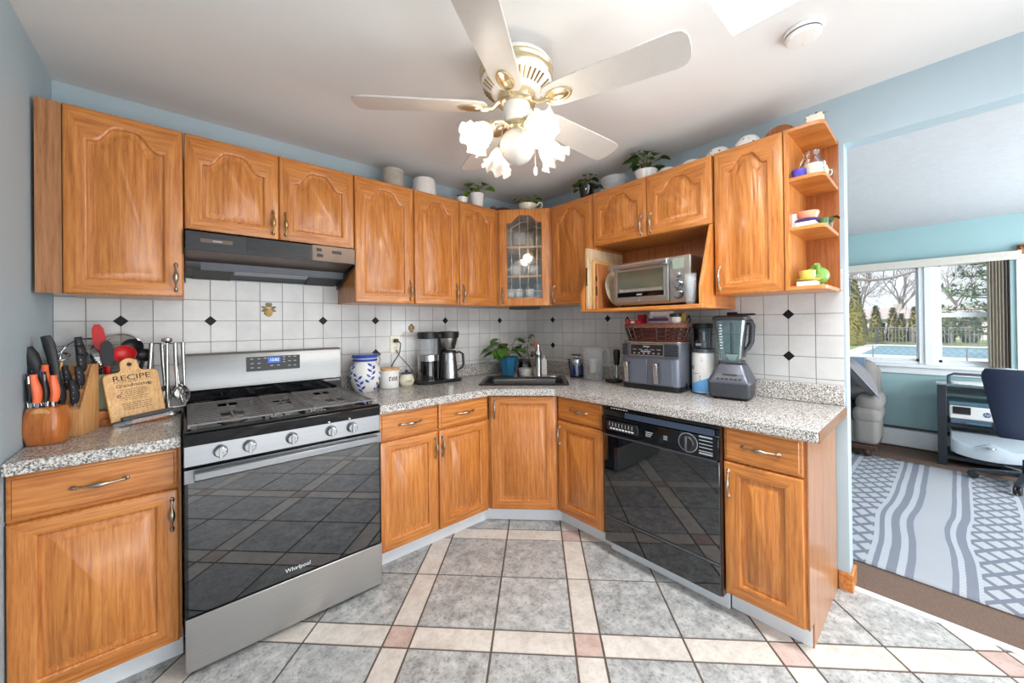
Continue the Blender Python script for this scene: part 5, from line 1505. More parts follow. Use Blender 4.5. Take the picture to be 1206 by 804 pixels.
def long_tool(name, label, cat, p0, p1, head, hm, mat2):
    g = thing(name, label, cat, p0)
    d = Vector(p1) - Vector(p0)
    mb = MB(); mb.tube([Vector((0, 0, 0)), d * 0.5, d], [0.007, 0.006, 0.008], 8); mb.build('handle', M[mat2], g)
    mb = MB(); head(mb, d); mb.build('head', M[hm], g)
def spat(mb, d):
    u = d.normalized(); s_ = u.cross(Vector((0, 1, 0))).normalized(); L_ = []
    for q, w, th in ((0, 0.010, 0.006), (0.015, 0.018, 0.006), (0.05, 0.021, 0.005), (0.095, 0.018, 0.004), (0.115, 0.008, 0.003)):
        p = d + u * q
        L_.append([p - s_ * w + Vector((0, -th, 0)), p + s_ * w + Vector((0, -th, 0)), p + s_ * w + Vector((0, th, 0)), p - s_ * w + Vector((0, th, 0))])
    mb.loops(L_)
def bowl_head(r_):
    def f(mb, d):
        u = d.normalized()
        mb.M = Matrix.Translation(d + u * r_ * 0.8) @ Matrix.Rotation(R(75), 4, 'X')
        mb.lathe([(r_ * 0.2, -r_ * 0.55), (r_ * 0.7, -r_ * 0.4), (r_, 0), (r_ * 0.95, 0), (r_ * 0.65, -r_ * 0.36), (r_ * 0.2, -r_ * 0.5)], 20)
    return f
zc_ = ZW + 0.02
long_tool('spatula', 'red silicone spatula slanting up out of the crock, tallest of the tools', 'spatula', (-2.715, -0.11, zc_), (-2.752, -0.115, ZW + 0.33), spat, 'red', 'crimson')
long_tool('ladle', 'red silicone ladle with a black back, bowl up in the crock', 'ladle', (-2.700, -0.12, zc_), (-2.680, -0.125, ZW + 0.275), bowl_head(0.040), 'red', 'crimson')
long_tool('ladle', 'black serving spoon behind the red ladle in the crock', 'ladle', (-2.695, -0.085, zc_), (-2.660, -0.085, ZW + 0.305), bowl_head(0.040), 'black', 'black')
long_tool('spatula', 'black turner between the left lid and the red spatula', 'spatula', (-2.735, -0.085, zc_), (-2.762, -0.080, ZW + 0.235), spat, 'black', 'black_soft')
long_tool('ladle', 'black ladle at the right end of the crock', 'ladle', (-2.672, -0.085, zc_), (-2.620, -0.085, ZW + 0.27), bowl_head(0.032), 'black', 'black')
long_tool('spatula', 'dark red and black spatula handle in the middle of the crock', 'spatula', (-2.720, -0.135, zc_), (-2.728, -0.145, ZW + 0.255), spat, 'black_soft', 'red')

# stack of wooden boards low behind the recipe board
for k in range(2):
    mb = MB(); mb.loops([[(r_ * math.cos(2 * PI * i / 28), r_ * 0.62 * math.sin(2 * PI * i / 28), z) for i in range(28)] for r_, z in ((0.036, 0), (0.044, 0.008), (0.046, 0.030), (0.040, 0.034))])
    tag(mb.build('wooden_bowl', M['board_brown']), ['brown wooden trinket bowl on the counter between knife block and recipe board', 'upper brown wooden bowl, stacked on another behind the recipe board'][k], 'bowl', 'stacked wooden bowls').location = (-2.742, -0.200, ZW + 0.0345 * k)

# recipe board on a small easel
def recipe_board():
    t = thing('recipe_board', 'paddle-shaped wooden recipe board with printed lines on an easel', 'recipe board', (-2.625, -0.215, ZW), R(22))
    T = Matrix.Translation((0, -0.01, 0.023)) @ Matrix.Rotation(R(-14), 4, 'X') @ Matrix.Rotation(R(-4), 4, 'Y')
    w, h = 0.094, 0.212
    pts = [(-w, 0), (w, 0), (w, h - 0.02)] + [(w - 0.02 + 0.02 * math.cos(R(a)), h - 0.02 + 0.02 * math.sin(R(a))) for a in (30, 60, 90)]
    pts += [(0.040, h + 0.004), (0.033, h + 0.012)] + [(0.032 * math.cos(R(a)), h + 0.032 + 0.032 * math.sin(R(a))) for a in range(-10, 200, 15)] + [(-0.033, h + 0.012), (-0.040, h + 0.004)]
    pts += [(-w + 0.02 + 0.02 * math.cos(R(a)), h - 0.02 + 0.02 * math.sin(R(a))) for a in (90, 120, 150)] + [(-w, h - 0.02)]
    mb = MB(); mb.M = T; mb.prism(pts, 0, 0.014, 'y'); b = mb.build('board', M['bamboo'], t, bevel=0.003)
    mb = MB(); mb.M = T; mb.prism([(0.009 * math.cos(2 * PI * i / 18), h + 0.034 + 0.009 * math.sin(2 * PI * i / 18)) for i in range(18)], -0.0006, 0.0005, 'y'); mb.build('hanging_hole', M['ink'], b)
    mb = MB(); mb.M = T
    rnd = random.Random(8)
    for k in range(11):
        z = 0.132 - k * 0.0088
        if k == 6: continue
        hw = (0.042, 0.046, 0.05, 0.036, 0.044, 0.04, 0, 0.05, 0.048, 0.046, 0.05)[k]
        x = -hw
        while x < hw - 0.004:
            l = rnd.uniform(0.006, 0.016); l = min(l, hw - x)
            mb.box(x, x + l, -0.0004, 0.0, z, z + 0.0022); x += l + 0.003
    for i in range(14):
        if abs(i - 6.5) > 2: mb.box(-0.062 + i * 0.0095, -0.059 + i * 0.0095, -0.0004, 0, 0.168, 0.171)
    for cx, cz in ((0.056, 0.148), (-0.054, 0.108)):
        for a in range(0, 360, 60):
            mb.box(cx + 0.005 * math.cos(R(a)) - 0.002, cx + 0.005 * math.cos(R(a)) + 0.002, -0.0004, 0, cz + 0.005 * math.sin(R(a)) - 0.002, cz + 0.005 * math.sin(R(a)) + 0.002)
    mb.build('printed_lines', M['ink'], b)
    def tx(s_, size, z, sh=0.0, sx=1.0):
        o = lettering('lettering', s_, size, M['ink'], b, (0, 0, 0), shear=sh, sx=sx)
        mt = T @ Matrix.Translation((0, -0.0004, z)) @ Matrix.Rotation(R(90), 4, 'X')
        o.location = mt.to_translation(); o.rotation_euler = mt.to_euler()
    tx('RECIPE', 0.034, 0.186, 0, 1.25); tx('for the', 0.011, 0.170); tx('Grandmother', 0.021, 0.152, 0.25)
    # ledge holding a clear strip, easel foot
    mb = MB(); mb.M = T; mb.box(-w + 0.03, w + 0.018, -0.022, -0.001, -0.004, 0.014); mb.build('ledge', M['ink_dark'], t, bevel=0.002)
    mb = MB(); mb.M = T; mb.box(-w - 0.004, w + 0.012, -0.03, -0.023, -0.022, -0.006); mb.build('clear_rail', M['clear2'], t)
    mb = MB(); mb.box(-0.035, 0.10, -0.03, 0.06, 0.0, 0.022); mb.build('easel_foot', M['cherry'], t, bevel=0.003)
    mb = MB(); mb.prism([(0.045, 0.022), (0.06, 0.022), (0.050, 0.12), (0.042, 0.12)], -0.012, 0.012, 'x'); mb.build('easel_back', M['cherry'], t)
M['ink_dark'] = plain('dark_brown_strip', C(40, 28, 24), 0.35, var=0.1)
recipe_board()

# steel utensil carousel with hanging tools
def carousel():
    c = Vector((-2.534, -0.108, ZW))
    t = thing('utensil_stand', 'steel utensil carousel stand between the recipe board and the stove', 'utensil stand', c)
    mb = MB(); mb.lathe([(0.052, 0), (0.054, 0.004), (0.050, 0.012), (0.02, 0.018), (0.008, 0.024), (0.007, 0.35), (0.016, 0.356), (0.022, 0.362), (0.02, 0.374), (0.006, 0.378)], 20)
    mb.build('stand', M['steel_v'], t)
    hooks = MB()
    for k in range(6):
        a = R(60 * k + 20)
        hooks.tube([(0, 0, 0.345), (0.05 * math.cos(a), 0.05 * math.sin(a), 0.352), (0.058 * math.cos(a), 0.058 * math.sin(a), 0.345), (0.060 * math.cos(a), 0.060 * math.sin(a), 0.356)], 0.0022, 6)
    hooks.build('hook', M['chrome'], t)
    labs = ('slotted steel turner', 'steel ladle', 'steel spaghetti server', 'steel whisk', 'steel masher', 'steel serving spoon')
    tails = ('hanging at the left of the utensil carousel', 'hanging at the back of the utensil carousel', 'hanging toward the stove side of the carousel back', 'with a wire balloon end hanging nearest the stove', 'hanging at the front of the utensil carousel', 'with a thick round handle hanging at the left front of the carousel')
    cats = ('turner', 'ladle', 'server', 'whisk', 'masher', 'spoon')
    angs = (160, 110, 60, 345, 300, 205)
    for k in range(6):
        a = R(angs[k]); p = c + Vector((0.060 * math.cos(a), 0.060 * math.sin(a), 0.34))
        g = thing(('slotted_turner', 'soup_ladle', 'pasta_server', 'whisk', 'masher', 'serving_spoon')[k], labs[k] + ' ' + tails[k], cats[k], p, 0, 'tools on the utensil carousel')
        tx, ty = (-0.02, 0.01, 0.012, 0.006, 0.006, -0.012)[k], -0.01
        L_ = 0.20
        mb = MB(); mb.tube([(0, 0, 0.012), (tx * 0.4, ty * 0.4, -L_ * 0.5), (tx, ty, -L_)], [0.0085, 0.0075, 0.005], 10); mb.build('handle', M['steel_v'], g)
        mb = MB()
        if k == 3:
            for j in range(7):
                b = PI * j / 7
                mb.tube([(tx + 0.021 * math.sin(PI * i / 12) * math.cos(b), ty + 0.021 * math.sin(PI * i / 12) * math.sin(b) , -L_ - 0.10 * i / 12) for i in range(13)], 0.0016, 5)
        elif k in (1, 5):
            mb.M = Matrix.Translation((tx, ty - 0.006, -L_ - 0.045)) @ Matrix.Rotation(R(80), 4, 'X'); r_ = 0.030
            mb.lathe([(r_ * 0.2, -0.016), (r_ * 0.7, -0.012), (r_, 0), (r_ * 0.95, 0.001), (r_ * 0.65, -0.009), (r_ * 0.2, -0.013)], 20, sy=1.4)
        elif k == 0:
            for x in (-0.026, -0.009, 0.008, 0.025): mb.box(tx + x - 0.004, tx + x + 0.004, ty - 0.001, ty + 0.001, -L_ - 0.09, -L_ - 0.01)
            mb.box(tx - 0.03, tx + 0.029, ty - 0.001, ty + 0.001, -L_ - 0.012, -L_); mb.box(tx - 0.03, tx + 0.029, ty - 0.001, ty + 0.001, -L_ - 0.094, -L_ - 0.085)
        elif k == 4:
            mb.tube([(tx - 0.03, ty, -L_ - 0.06), (tx - 0.03, ty, -L_ - 0.095), (tx, ty, -L_ - 0.098), (tx + 0.03, ty, -L_ - 0.095), (tx + 0.03, ty, -L_ - 0.06), (tx, ty, -L_)], 0.0042, 7)
            mb.tube([(tx - 0.03, ty, -L_ - 0.06), (tx, ty, -L_)], 0.0042, 7)
        else:
            mb.M = Matrix.Translation((tx, ty, -L_ - 0.04)) @ Matrix.Rotation(R(85), 4, 'X')
            mb.lathe([(0.006, -0.012), (0.02, -0.010), (0.027, 0), (0.025, 0.001), (0.018, -0.007)], 18, sy=1.5)
            for j in range(6): mb.rod((0.026 * math.cos(j), 0.038 * math.sin(j), 0), (0.026 * math.cos(j), 0.038 * math.sin(j), 0.016), 0.0022, 5)
        mb.build('head', M['steel_v'], g)
carousel()
# ------------------------------------------------------------------ toaster oven nook
ZS = 1.411 + 0.0215
def toaster_oven():
    t = thing('toaster_oven', 'stainless steel toaster oven with a glass door in the oak nook', 'toaster oven', (-0.398, -1.243, ZS), RB)
    W, D, H = 0.478, 0.372, 0.283
    for x in (0.03, W - 0.05):
        for y in (0.04, 0.32):
            mb = MB(); mb.lathe([(0.010, 0), (0.012, 0.014)], 10, (x, y, 0)); mb.build('foot', M['black'], t)
    mb = MB(); mb.box(0, W, 0.006, D, 0.0145, H - 0.004); mb.build('body', M['steel_light'], t, bevel=0.008)
    mb = MB(); mb.box(0.366, W, 0.0, 0.006, 0.022, H - 0.01); cp = mb.build('control_panel', M['steel_light'], t, bevel=0.002)
    mb = MB(); mb.box(0.004, 0.36, -0.012, 0.005, 0.028, H - 0.008)
    d = mb.build('door', M['steel_light'], t, bevel=0.004)
    mb = MB(); mb.box(0.030, 0.335, -0.0145, -0.0125, 0.062, 0.226); w = mb.build('window', M['toaster_glass'], d, bevel=0.004)
    mb = MB(); mb.tube([(0.03 + 0.305 * i / 20, -0.0145, 0.062) for i in range(21)], 0.002, 5); mb.tube([(0.03, -0.0145, 0.226), (0.335, -0.0145, 0.226)], 0.002, 5); mb.tube([(0.03, -0.0145, 0.062), (0.03, -0.0145, 0.226)], 0.002, 5); mb.tube([(0.335, -0.0145, 0.062), (0.335, -0.0145, 0.226)], 0.002, 5); mb.build('window_trim', M['chrome'], d)
    mb = MB()
    for z in (0.105, 0.112): mb.tube([(0.045, -0.0152, z), (0.32, -0.0152, z)], 0.0012, 5)
    for i in range(24): mb.tube([(0.048 + i * 0.0117, -0.0152, 0.096), (0.048 + i * 0.0117, -0.0152, 0.112)], 0.0007, 4)
    mb.build('rack', M['chrome'], w)
    mb = MB(); mb.box(0.032, 0.333, -0.0149, -0.0144, 0.064, 0.092); mb.build('dark_band', M['black_gloss'], w)
    mb = MB(); mb.tube([(-0.008, -0.044, H - 0.032), (0.372, -0.044, H - 0.032)], 0.0125, 12)
    for x in (0.006, 0.358): mb.box(x - 0.013, x + 0.013, -0.052, -0.011, H - 0.050, H - 0.018)
    mb.build('handle', M['chrome'], d, bevel=0.003)
    lettering('maker_name', 'oster', 0.017, M['white_ink'], w, (0.182, -0.0153, 0.078))
    lettering('small_mark', 'O', 0.016, M['white_ink'], d, (0.180, -0.0125, 0.042))
    mb = MB(); mb.box(0.380, 0.440, -0.003, 0.0, 0.205, 0.262); mb.build('display', M['lcd'], cp, bevel=0.001)
    for z, r_ in ((0.172, 0.013), (0.118, 0.022), (0.064, 0.022)):
        mb = MB(); mb.M = Matrix.Translation((0.412, 0, z)) @ Matrix.Rotation(R(90), 4, 'X'); mb.lathe([(r_ * 1.1, 0), (r_ * 1.1, 0.003), (r_, 0.005), (r_ * 0.92, 0.022), (r_ * 0.8, 0.025)], 22)
        k = mb.build('knob', M['chrome'], cp)
        mb = MB(); mb.M = Matrix.Translation((0.412, 0, z)) @ Matrix.Rotation(R(90), 4, 'X'); mb.lathe([(r_ * 1.12, 0.0005), (r_ * 1.25, 0.0005), (r_ * 1.25, 0.0015), (r_ * 1.12, 0.0015)], 22, cap0=False, cap1=False); mb.build('ring', M['black'], k)
M['toaster_glass'] = plain('toaster_window', C(92, 92, 78), 0.06, var=0.12, scale=8, spec=0.8)
M['lcd'] = plain('lcd_grey_green', C(150, 160, 142), 0.2, var=0.04)
toaster_oven()

# boards and tray stood on edge at the left of the oven
def board(name, label, cat, mat, x0, th, depth0, depth1, h, parts=None):
    t = thing(name, label, cat, (-0.34, x0, ZS), RB)
    mb = MB(); mb.box(0, th, depth0, depth1, 0, h); b = mb.build('panel', M[mat], t, bevel=0.004)
    if parts: parts(t, b, th, depth0, depth1, h)
    return t
def slot_part(t, b, th, d0, d1, h):
    mb = MB(); mb.box(0.004, th - 0.004, d0 - 0.0008, d0 + 0.001, h * 0.38, h * 0.68); mb.build('grip_slot', M['walnut'], b)
board('cutting_board', 'pale cutting board with a dark grip slot, leftmost in the oven nook', 'cutting board', 'board_pale', -1.0585, 0.022, -0.118, 0.30, 0.405, slot_part)
board('cutting_board', 'light wooden cutting board second from the left in the oven nook', 'cutting board', 'bamboo', -1.0845, 0.020, -0.080, 0.29, 0.325)
def tray_part(t, b, th, d0, d1, h):
    mb = MB(); mb.box(0.003, th - 0.003, d0 - 0.0008, d0 + 0.001, h * 0.3, h * 0.5); mb.box(0.003, th - 0.003, d0 - 0.0008, d0 + 0.001, h * 0.62, h * 0.72); mb.build('carved_slot', M['walnut'], b)
board('serving_tray', 'red-brown wooden serving tray on edge between light board and oval plate', 'tray', 'board_brown', -1.1075, 0.020, -0.075, 0.26, 0.30, tray_part)
t = thing('serving_platter', 'cream oval platter leaning on edge just left of the toaster oven', 'platter', (-0.355, -1.172, ZS), RB)
mb = MB(); mb.M = Matrix.Translation((0, 0.06, 0.125)) @ Matrix.Rotation(R(78), 4, 'Y') @ Matrix.Rotation(R(10), 4, 'X')
mb.lathe([(0.04, 0.006), (0.075, 0.008), (0.115, 0.022), (0.122, 0.026), (0.122, 0.030), (0.113, 0.027), (0.073, 0.013), (0.02, 0.012)], 32, sy=0.85); mb.build('plate', M['platter'] if 'platter' in M else plain('speckled_platter', C(222, 206, 180), 0.25, var=0.15, scale=22), t)
for k in range(7):
    mb = MB(); mb.lathe([(0.023, 0), (0.031, 0.062), (0.0315, 0.064), (0.0295, 0.064), (0.0215, 0.003)], 20)
    o = tag(mb.build('plastic_cup', M['milky']), 'clear plastic cup in the nested stack beside the toaster oven', 'cup', 'nested plastic cups by the toaster oven')
    o.location = (-0.440, -1.738, ZS + 0.0005 + 0.0165 * k)

# ------------------------------------------------------------------ on top of the wall cabinets
ZTOP = ZT + 0.0007
t = thing('steamer_pot', 'grey ribbed round steamer basket on top of the cabinets, right of the hood', 'basket', (-1.402, -0.185, ZTOP))
mb = MB(); mb.lathe([(0.056, 0), (0.060, 0.003), (0.060, 0.03), (0.066, 0.034), (0.067, 0.038), (0.068, 0.055), (0.070, 0.06), (0.070, 0.075), (0.069, 0.08), (0.069, 0.135)], 32); mb.build('body', M['fibre'] if 'fibre' in M else plain('grey_fibre', C(176, 166, 154), 0.7, var=0.15, scale=14), t)
mb = MB(); mb.lathe([(0.071, 0.1355), (0.071, 0.148), (0.064, 0.152)], 32); mb.build('lid', M['fibre2'] if 'fibre2' in M else plain('grey_fibre_lid', C(186, 178, 168), 0.7, var=0.1), t)
mb = MB(); mb.lathe([(0.086, 0), (0.088, 0.004), (0.076, 0.140), (0.071, 0.148), (0.05, 0.150)], 32, (-1.165, -0.18, ZTOP))
tag(mb.build('upturned_bucket', M['white_enamel']), 'upturned white bucket on the cabinets left of the potted plants', 'bucket')
t = thing('cup', 'white cup heaped with dark red flowers beside the white plant pot', 'cup', (-0.905, -0.275, ZTOP))
mb = MB(); mb.lathe([(0.030, 0), (0.034, 0.003), (0.042, 0.05), (0.040, 0.05), (0.032, 0.006)], 20); mb.build('body', M['white_gloss'], t)
mb = MB(); rnd = random.Random(2)
for i in range(16):
    a = rnd.uniform(0, 6.28); r_ = rnd.uniform(0, 0.034); mb.sphere((r_ * math.cos(a), r_ * math.sin(a), 0.052 + rnd.uniform(0, 0.014)), 0.010, 8, 5)
mb.build('flowers', M['maroon'] if 'maroon' in M else plain('maroon_petals', C(96, 36, 38), 0.6, var=0.3), t)
def pot_plant(label, loc, r_, h, n, sp, hh, lw, seed, pm='white_gloss', green='green', r0=None):
    t = thing('potted_plant', label, 'plant', loc)
    mb = MB(); mb.lathe(pot_profile(r0 or r_ * 0.82, r_, h), 24); mb.build('pot', M[pm], t)
    mb = MB(); mb.lathe([(r_ * 0.86, h - 0.02), (0.01, h - 0.015)], 14); mb.build('soil', M['soil'], t)
    mb = MB(); foliage(mb, (0, 0, h - 0.015), n, sp, hh, lw, seed); mb.build('foliage', [M[green], M['stem'], M['green2' if green == 'green' else 'green']], t)
pot_plant('bright green trailing plant in a white pot, left of the glass corner cabinet', (-0.755, -0.255, ZTOP), 0.055, 0.115, 12, 0.085, 0.075, 0.065, 21, green='green2')
def duck_dish():
    t = thing('serving_dish', 'dark red-brown lidded dish on the cabinets above the coffee maker side', 'dish', (-0.495, -0.262, ZTOP), R(-20))
    mb = MB(); mb.lathe([(0.05, 0), (0.06, 0.004), (0.085, 0.03), (0.080, 0.034), (0.055, 0.05), (0.02, 0.058)], 28, sy=0.75); mb.build('body', M['brown_glaze'], t)
    mb = MB(); mb.tube([(-0.055, 0, 0.035), (-0.085, 0, 0.055), (-0.10, 0, 0.045), (-0.105, 0, 0.03)], [0.012, 0.013, 0.012, 0.006], 10); mb.build('handle', M['brown_glaze'], t)
M['brown_glaze'] = plain('brown_glaze', C(96, 48, 42), 0.2, var=0.25, scale=25)
duck_dish()
t = thing('cup_planter', 'cream cup-shaped planter with a trailing plant on the corner cabinet', 'plant', (-0.375, -0.425, ZTOP), R(-45))
mb = MB(); mb.lathe([(0.040, 0), (0.045, 0.004), (0.066, 0.032), (0.076, 0.066), (0.073, 0.066), (0.06, 0.03), (0.04, 0.01)], 28); mb.build('cup', M['cream'], t)
mb = MB(); mb.tube([(0.072, 0, 0.058), (0.095, 0, 0.085), (0.115, 0, 0.080), (0.118, 0, 0.055), (0.095, 0, 0.028), (0.064, 0, 0.024)], 0.007, 8); mb.build('handle', M['cream'], t)
mb = MB(); foliage(mb, (-0.005, 0, 0.05), 16, 0.085, 0.07, 0.052, 33); mb.build('foliage', [M['green'], M['stem'], M['green2']], t)

t = thing('potted_plant', 'leafy plant in a dark glass vase at the start of the right-hand cabinet tops', 'plant', (-0.255, -0.925, ZTOP))
mb = MB(); mb.lathe([(0.038, 0), (0.042, 0.004), (0.058, 0.112), (0.055, 0.112), (0.039, 0.008)], 24); mb.build('vase', M['smoke'], t)
mb = MB(); foliage(mb, (0, 0, 0.05), 18, 0.08, 0.135, 0.055, 41); mb.build('foliage', [M['green3'], M['stem'], M['green']], t)
mb = MB(); mb.M = Matrix.Translation((-0.15, -1.012, ZTOP + 0.052)) @ Matrix.Rotation(R(-70), 4, 'Y')
mb.lathe([(0.03, 0), (0.045, 0.002), (0.052, 0.008), (0.052, 0.011), (0.044, 0.006), (0.02, 0.004)], 24)
tag(mb.build('saucer', M['white_gloss']), 'white saucer on edge between dark vase and cut glass bowl', 'saucer')
mb = MB()
mb.lathe([(0.056, 0), (0.060, 0.004), (0.090, 0.085), (0.093, 0.095), (0.088, 0.095), (0.084, 0.082), (0.056, 0.010)], 40, (-0.235, -1.145, ZTOP), wob=lambda a, k: 1 + 0.03 * math.cos(20 * a))
tag(mb.build('glass_bowl', M['milky_thick']), 'clear cut glass bowl on the cabinets over the toaster oven', 'bowl')
pot_plant('round-leaved green plant in a white bowl pot above the oven nook cabinet', (-0.225, -1.375, ZTOP), 0.072, 0.075, 20, 0.10, 0.13, 0.066, 55, green='green3', r0=0.05)
def upturned(label, y, r_, h, mat='white_gloss', x=-0.2):
    mb = MB(); mb.lathe([(r_, 0), (r_ * 1.0, 0.004), (r_ * 0.92, h * 0.55), (r_ * 0.6, h * 0.93), (r_ * 0.45, h), (r_ * 0.42, h * 0.97)], 28, (x, y, ZTOP))
    return tag(mb.build('upturned_bowl', M[mat]), label, 'bowl', 'upturned bowls on the right-hand cabinets')
M['printed_bowl'] = None
def dotted(name):
    m, nt, p = new_mat(name)
    v = N(nt, 'ShaderNodeTexVoronoi'); v.inputs['Scale'].default_value = 42; v.inputs['Randomness'].default_value = 0.8
    nt.links.new(coords(nt, rnd=False), v.inputs['Vector'])
    nt.links.new(ramp(nt, v.outputs['Distance'], [(0.20, C(90, 86, 92)), (0.27, C(230, 228, 224))]), p.inputs['Base Color'])
    p.inputs['Roughness'].default_value = 0.2
    return m
M['printed_bowl'] = dotted('dotted_bowl_glaze')
upturned('small plain white upturned bowl right behind the round-leaved plant', -1.50, 0.070, 0.062)
upturned('flat white upturned bowl second after the round-leaved plant', -1.655, 0.076, 0.055)
upturned('white upturned bowl printed with dark sprigs, left of the tall cabinet door', -1.80, 0.072, 0.075, 'printed_bowl')
upturned('white upturned bowl printed with dark sprigs over the tall cabinet door', -1.945, 0.072, 0.085, 'printed_bowl')
mb = MB(); mb.M = Matrix.Translation((-0.085, -2.055, ZTOP + 0.0)) @ Matrix.Rotation(R(-78), 4, 'Y')
mb.lathe([(0.03, 0), (0.07, 0.004), (0.074, 0.012), (0.074, 0.016), (0.060, 0.009), (0.02, 0.007)], 30, (0.075, 0, 0))
tag(mb.build('plate', M['board_brown']), 'brown-rimmed plate leaning on the wall above the tall cabinet', 'plate')
def figurine():
    t = thing('planter', 'small cream square planter with a dry sprig on top of the open shelves', 'plant', (-0.235, -2.235, ZTOP), RB)
    mb = MB(); mb.loops([[(x * s_, y * s_, z) for x, y in ((-1, -1), (1, -1), (1, 1), (-1, 1))] for s_, z in ((0.026, 0), (0.027, 0.003), (0.030, 0.062), (0.027, 0.062), (0.024, 0.01))]); mb.build('pot', M['cream'], t, bevel=0.002)
    mb = MB()
    for i in range(7): mb.leaf((0, 0, 0.055), (math.cos(i), math.sin(i), 0.6), 0.045, 0.010, 0.4); mb.tube([(0, 0, 0.03), (0, 0, 0.056)], 0.002, 5)
    mb.build('sprig', M['olive'], t)
    t = thing('driftwood_bird', 'little brown wooden bird on the front edge of the open shelf top', 'ornament', (-0.250, -2.180, ZTOP), RB)
    mb = MB(); mb.sphere((0, 0, 0.013), (0.022, 0.011, 0.013), 12, 7); mb.sphere((-0.020, 0, 0.026), 0.008, 10, 6); mb.build('body', M['board_brown'], t)
    mb = MB(); mb.tube([(0.018, 0, 0.016), (0.036, 0, 0.030), (0.044, 0, 0.040)], [0.006, 0.005, 0.002], 8); mb.build('tail', M['board_brown'], t)
figurine()

# ------------------------------------------------------------------ crockery on the open shelves
def shelf_at(x, y, z): return Vector((YU, -2.1335, ZU)) + Matrix.Rotation(RB, 4, 'Z') @ Vector((x, y, z + 0.0185))
def mug(label, pos, r_, h, mat, rz=0, name='mug', handle=True, group=None):
    t = thing(name, label, 'mug', pos, rz, group)
    mb = MB(); mb.lathe([(r_ * 0.82, 0), (r_ * 0.9, 0.003), (r_, h * 0.4), (r_ * 1.02, h), (r_ * 0.95, h), (r_ * 0.92, h * 0.4), (r_ * 0.8, 0.006)], 22); mb.build('body', M[mat], t)
    if handle:
        mb = MB(); mb.tube([(r_ * 0.98, 0, h * 0.82), (r_ * 1.45, 0, h * 0.80), (r_ * 1.55, 0, h * 0.5), (r_ * 1.35, 0, h * 0.26), (r_ * 0.95, 0, h * 0.22)], r_ * 0.12, 7); mb.build('handle', M[mat], t)
    return t
M['violet'] = plain('violet_glaze', C(84, 72, 172), 0.2, var=0.06)
M['coral'] = plain('coral_glaze', C(236, 150, 118), 0.25, var=0.04)
M['yellow'] = plain('yellow_glaze', C(208, 188, 88), 0.25, var=0.05)
M['lime'] = plain('lime_glaze', C(118, 160, 74), 0.25, var=0.05)
M['mint'] = plain('mint_glaze', C(182, 206, 186), 0.25, var=0.04)
M['plum'] = plain('plum_glaze', C(74, 58, 128), 0.25, var=0.06)
M['bottle_green'] = plain('bottle_green_glaze', C(64, 104, 56), 0.25, var=0.1)
a, b_, c_ = 0.0, 0.275, 0.505
mug('small violet sugar bowl at the left of the top open shelf', shelf_at(0.050, 0.045, c_), 0.028, 0.040, 'violet', handle=False, name='sugar_bowl')
mug('cream mug in the middle of the top open shelf', shelf_at(0.100, 0.065, c_), 0.033, 0.055, 'cream', R(-60))
mug('pale mint cup at the right of the top open shelf', shelf_at(0.122, 0.130, c_), 0.022, 0.042, 'mint', R(-80))
t = thing('glass_jug', 'clear glass jug with a white ornament inside, behind the cream mug', 'jug', shelf_at(0.075, 0.165, c_))
mb = MB(); mb.lathe([(0.038, 0), (0.042, 0.004), (0.050, 0.06), (0.046, 0.10), (0.030, 0.13), (0.034, 0.15), (0.032, 0.15), (0.028, 0.13), (0.044, 0.10), (0.047, 0.06), (0.038, 0.008)], 24); mb.build('body', M['clear'], t)
mb = MB(); mb.tube([(-0.032, 0, 0.145), (-0.06, 0, 0.14), (-0.066, 0, 0.10), (-0.048, 0, 0.07)], 0.005, 8); mb.build('handle', M['clear'], t)
t = thing('ornament', 'white folded card ornament standing behind the cream mug', 'ornament', shelf_at(0.122, 0.200, c_))
mb = MB(); mb.prism([(-0.016, 0), (0.016, 0), (0.010, 0.10), (-0.008, 0.105)], 0.0, 0.02, 'y'); mb.box(0.012, 0.020, -0.004, 0.02, 0.0, 0.075); mb.build('body', M['white_enamel'], t, bevel=0.002)

t = thing('letter_rack', 'white slatted dish rack on the middle open shelf', 'rack', shelf_at(0.075, 0.055, b_))
mb = MB(); mb.box(-0.040, 0.040, -0.035, 0.035, 0.012, 0.019)
for x in (-0.036, -0.012, 0.012, 0.036): mb.box(x - 0.004, x + 0.004, -0.035, 0.035, 0, 0.012)
mb.build('slats', M['white_enamel'], t)
mb = MB(); mb.lathe([(0.030, 0), (0.042, 0.006), (0.048, 0.012), (0.046, 0.014), (0.03, 0.009)], 26, shelf_at(0.075, 0.055, b_ + 0.0195)); tag(mb.build('saucer', M['plum']), 'dark plum saucer under the coral bowl on the middle open shelf', 'saucer')
mb = MB(); mb.lathe([(0.025, 0), (0.034, 0.004), (0.042, 0.024), (0.042, 0.034), (0.039, 0.034), (0.03, 0.006)], 26, shelf_at(0.078, 0.055, b_ + 0.034)); tag(mb.build('bowl', M['coral']), 'coral orange bowl on the plum saucer on the middle open shelf', 'bowl')
t = thing('card', 'white folded card leaning at the left of the middle open shelf', 'card', shelf_at(0.026, 0.050, b_))
mb = MB(); mb.prism([(0.0, 0.0), (0.004, 0.0), (0.022, 0.072), (0.018, 0.074)], -0.025, 0.025, 'y'); mb.build('sheet', M['white_enamel'], t)
mug('bottle green mug at the right of the middle open shelf', shelf_at(0.118, 0.125, b_), 0.024, 0.042, 'bottle_green', R(-70))
t = thing('trailing_plant', 'small dark trailing plant at the back right of the middle open shelf', 'plant', shelf_at(0.124, 0.205, b_))
mb = MB(); mb.lathe([(0.018, 0), (0.024, 0.036), (0.022, 0.036), (0.016, 0.004)], 16); mb.build('pot', M['walnut'], t)
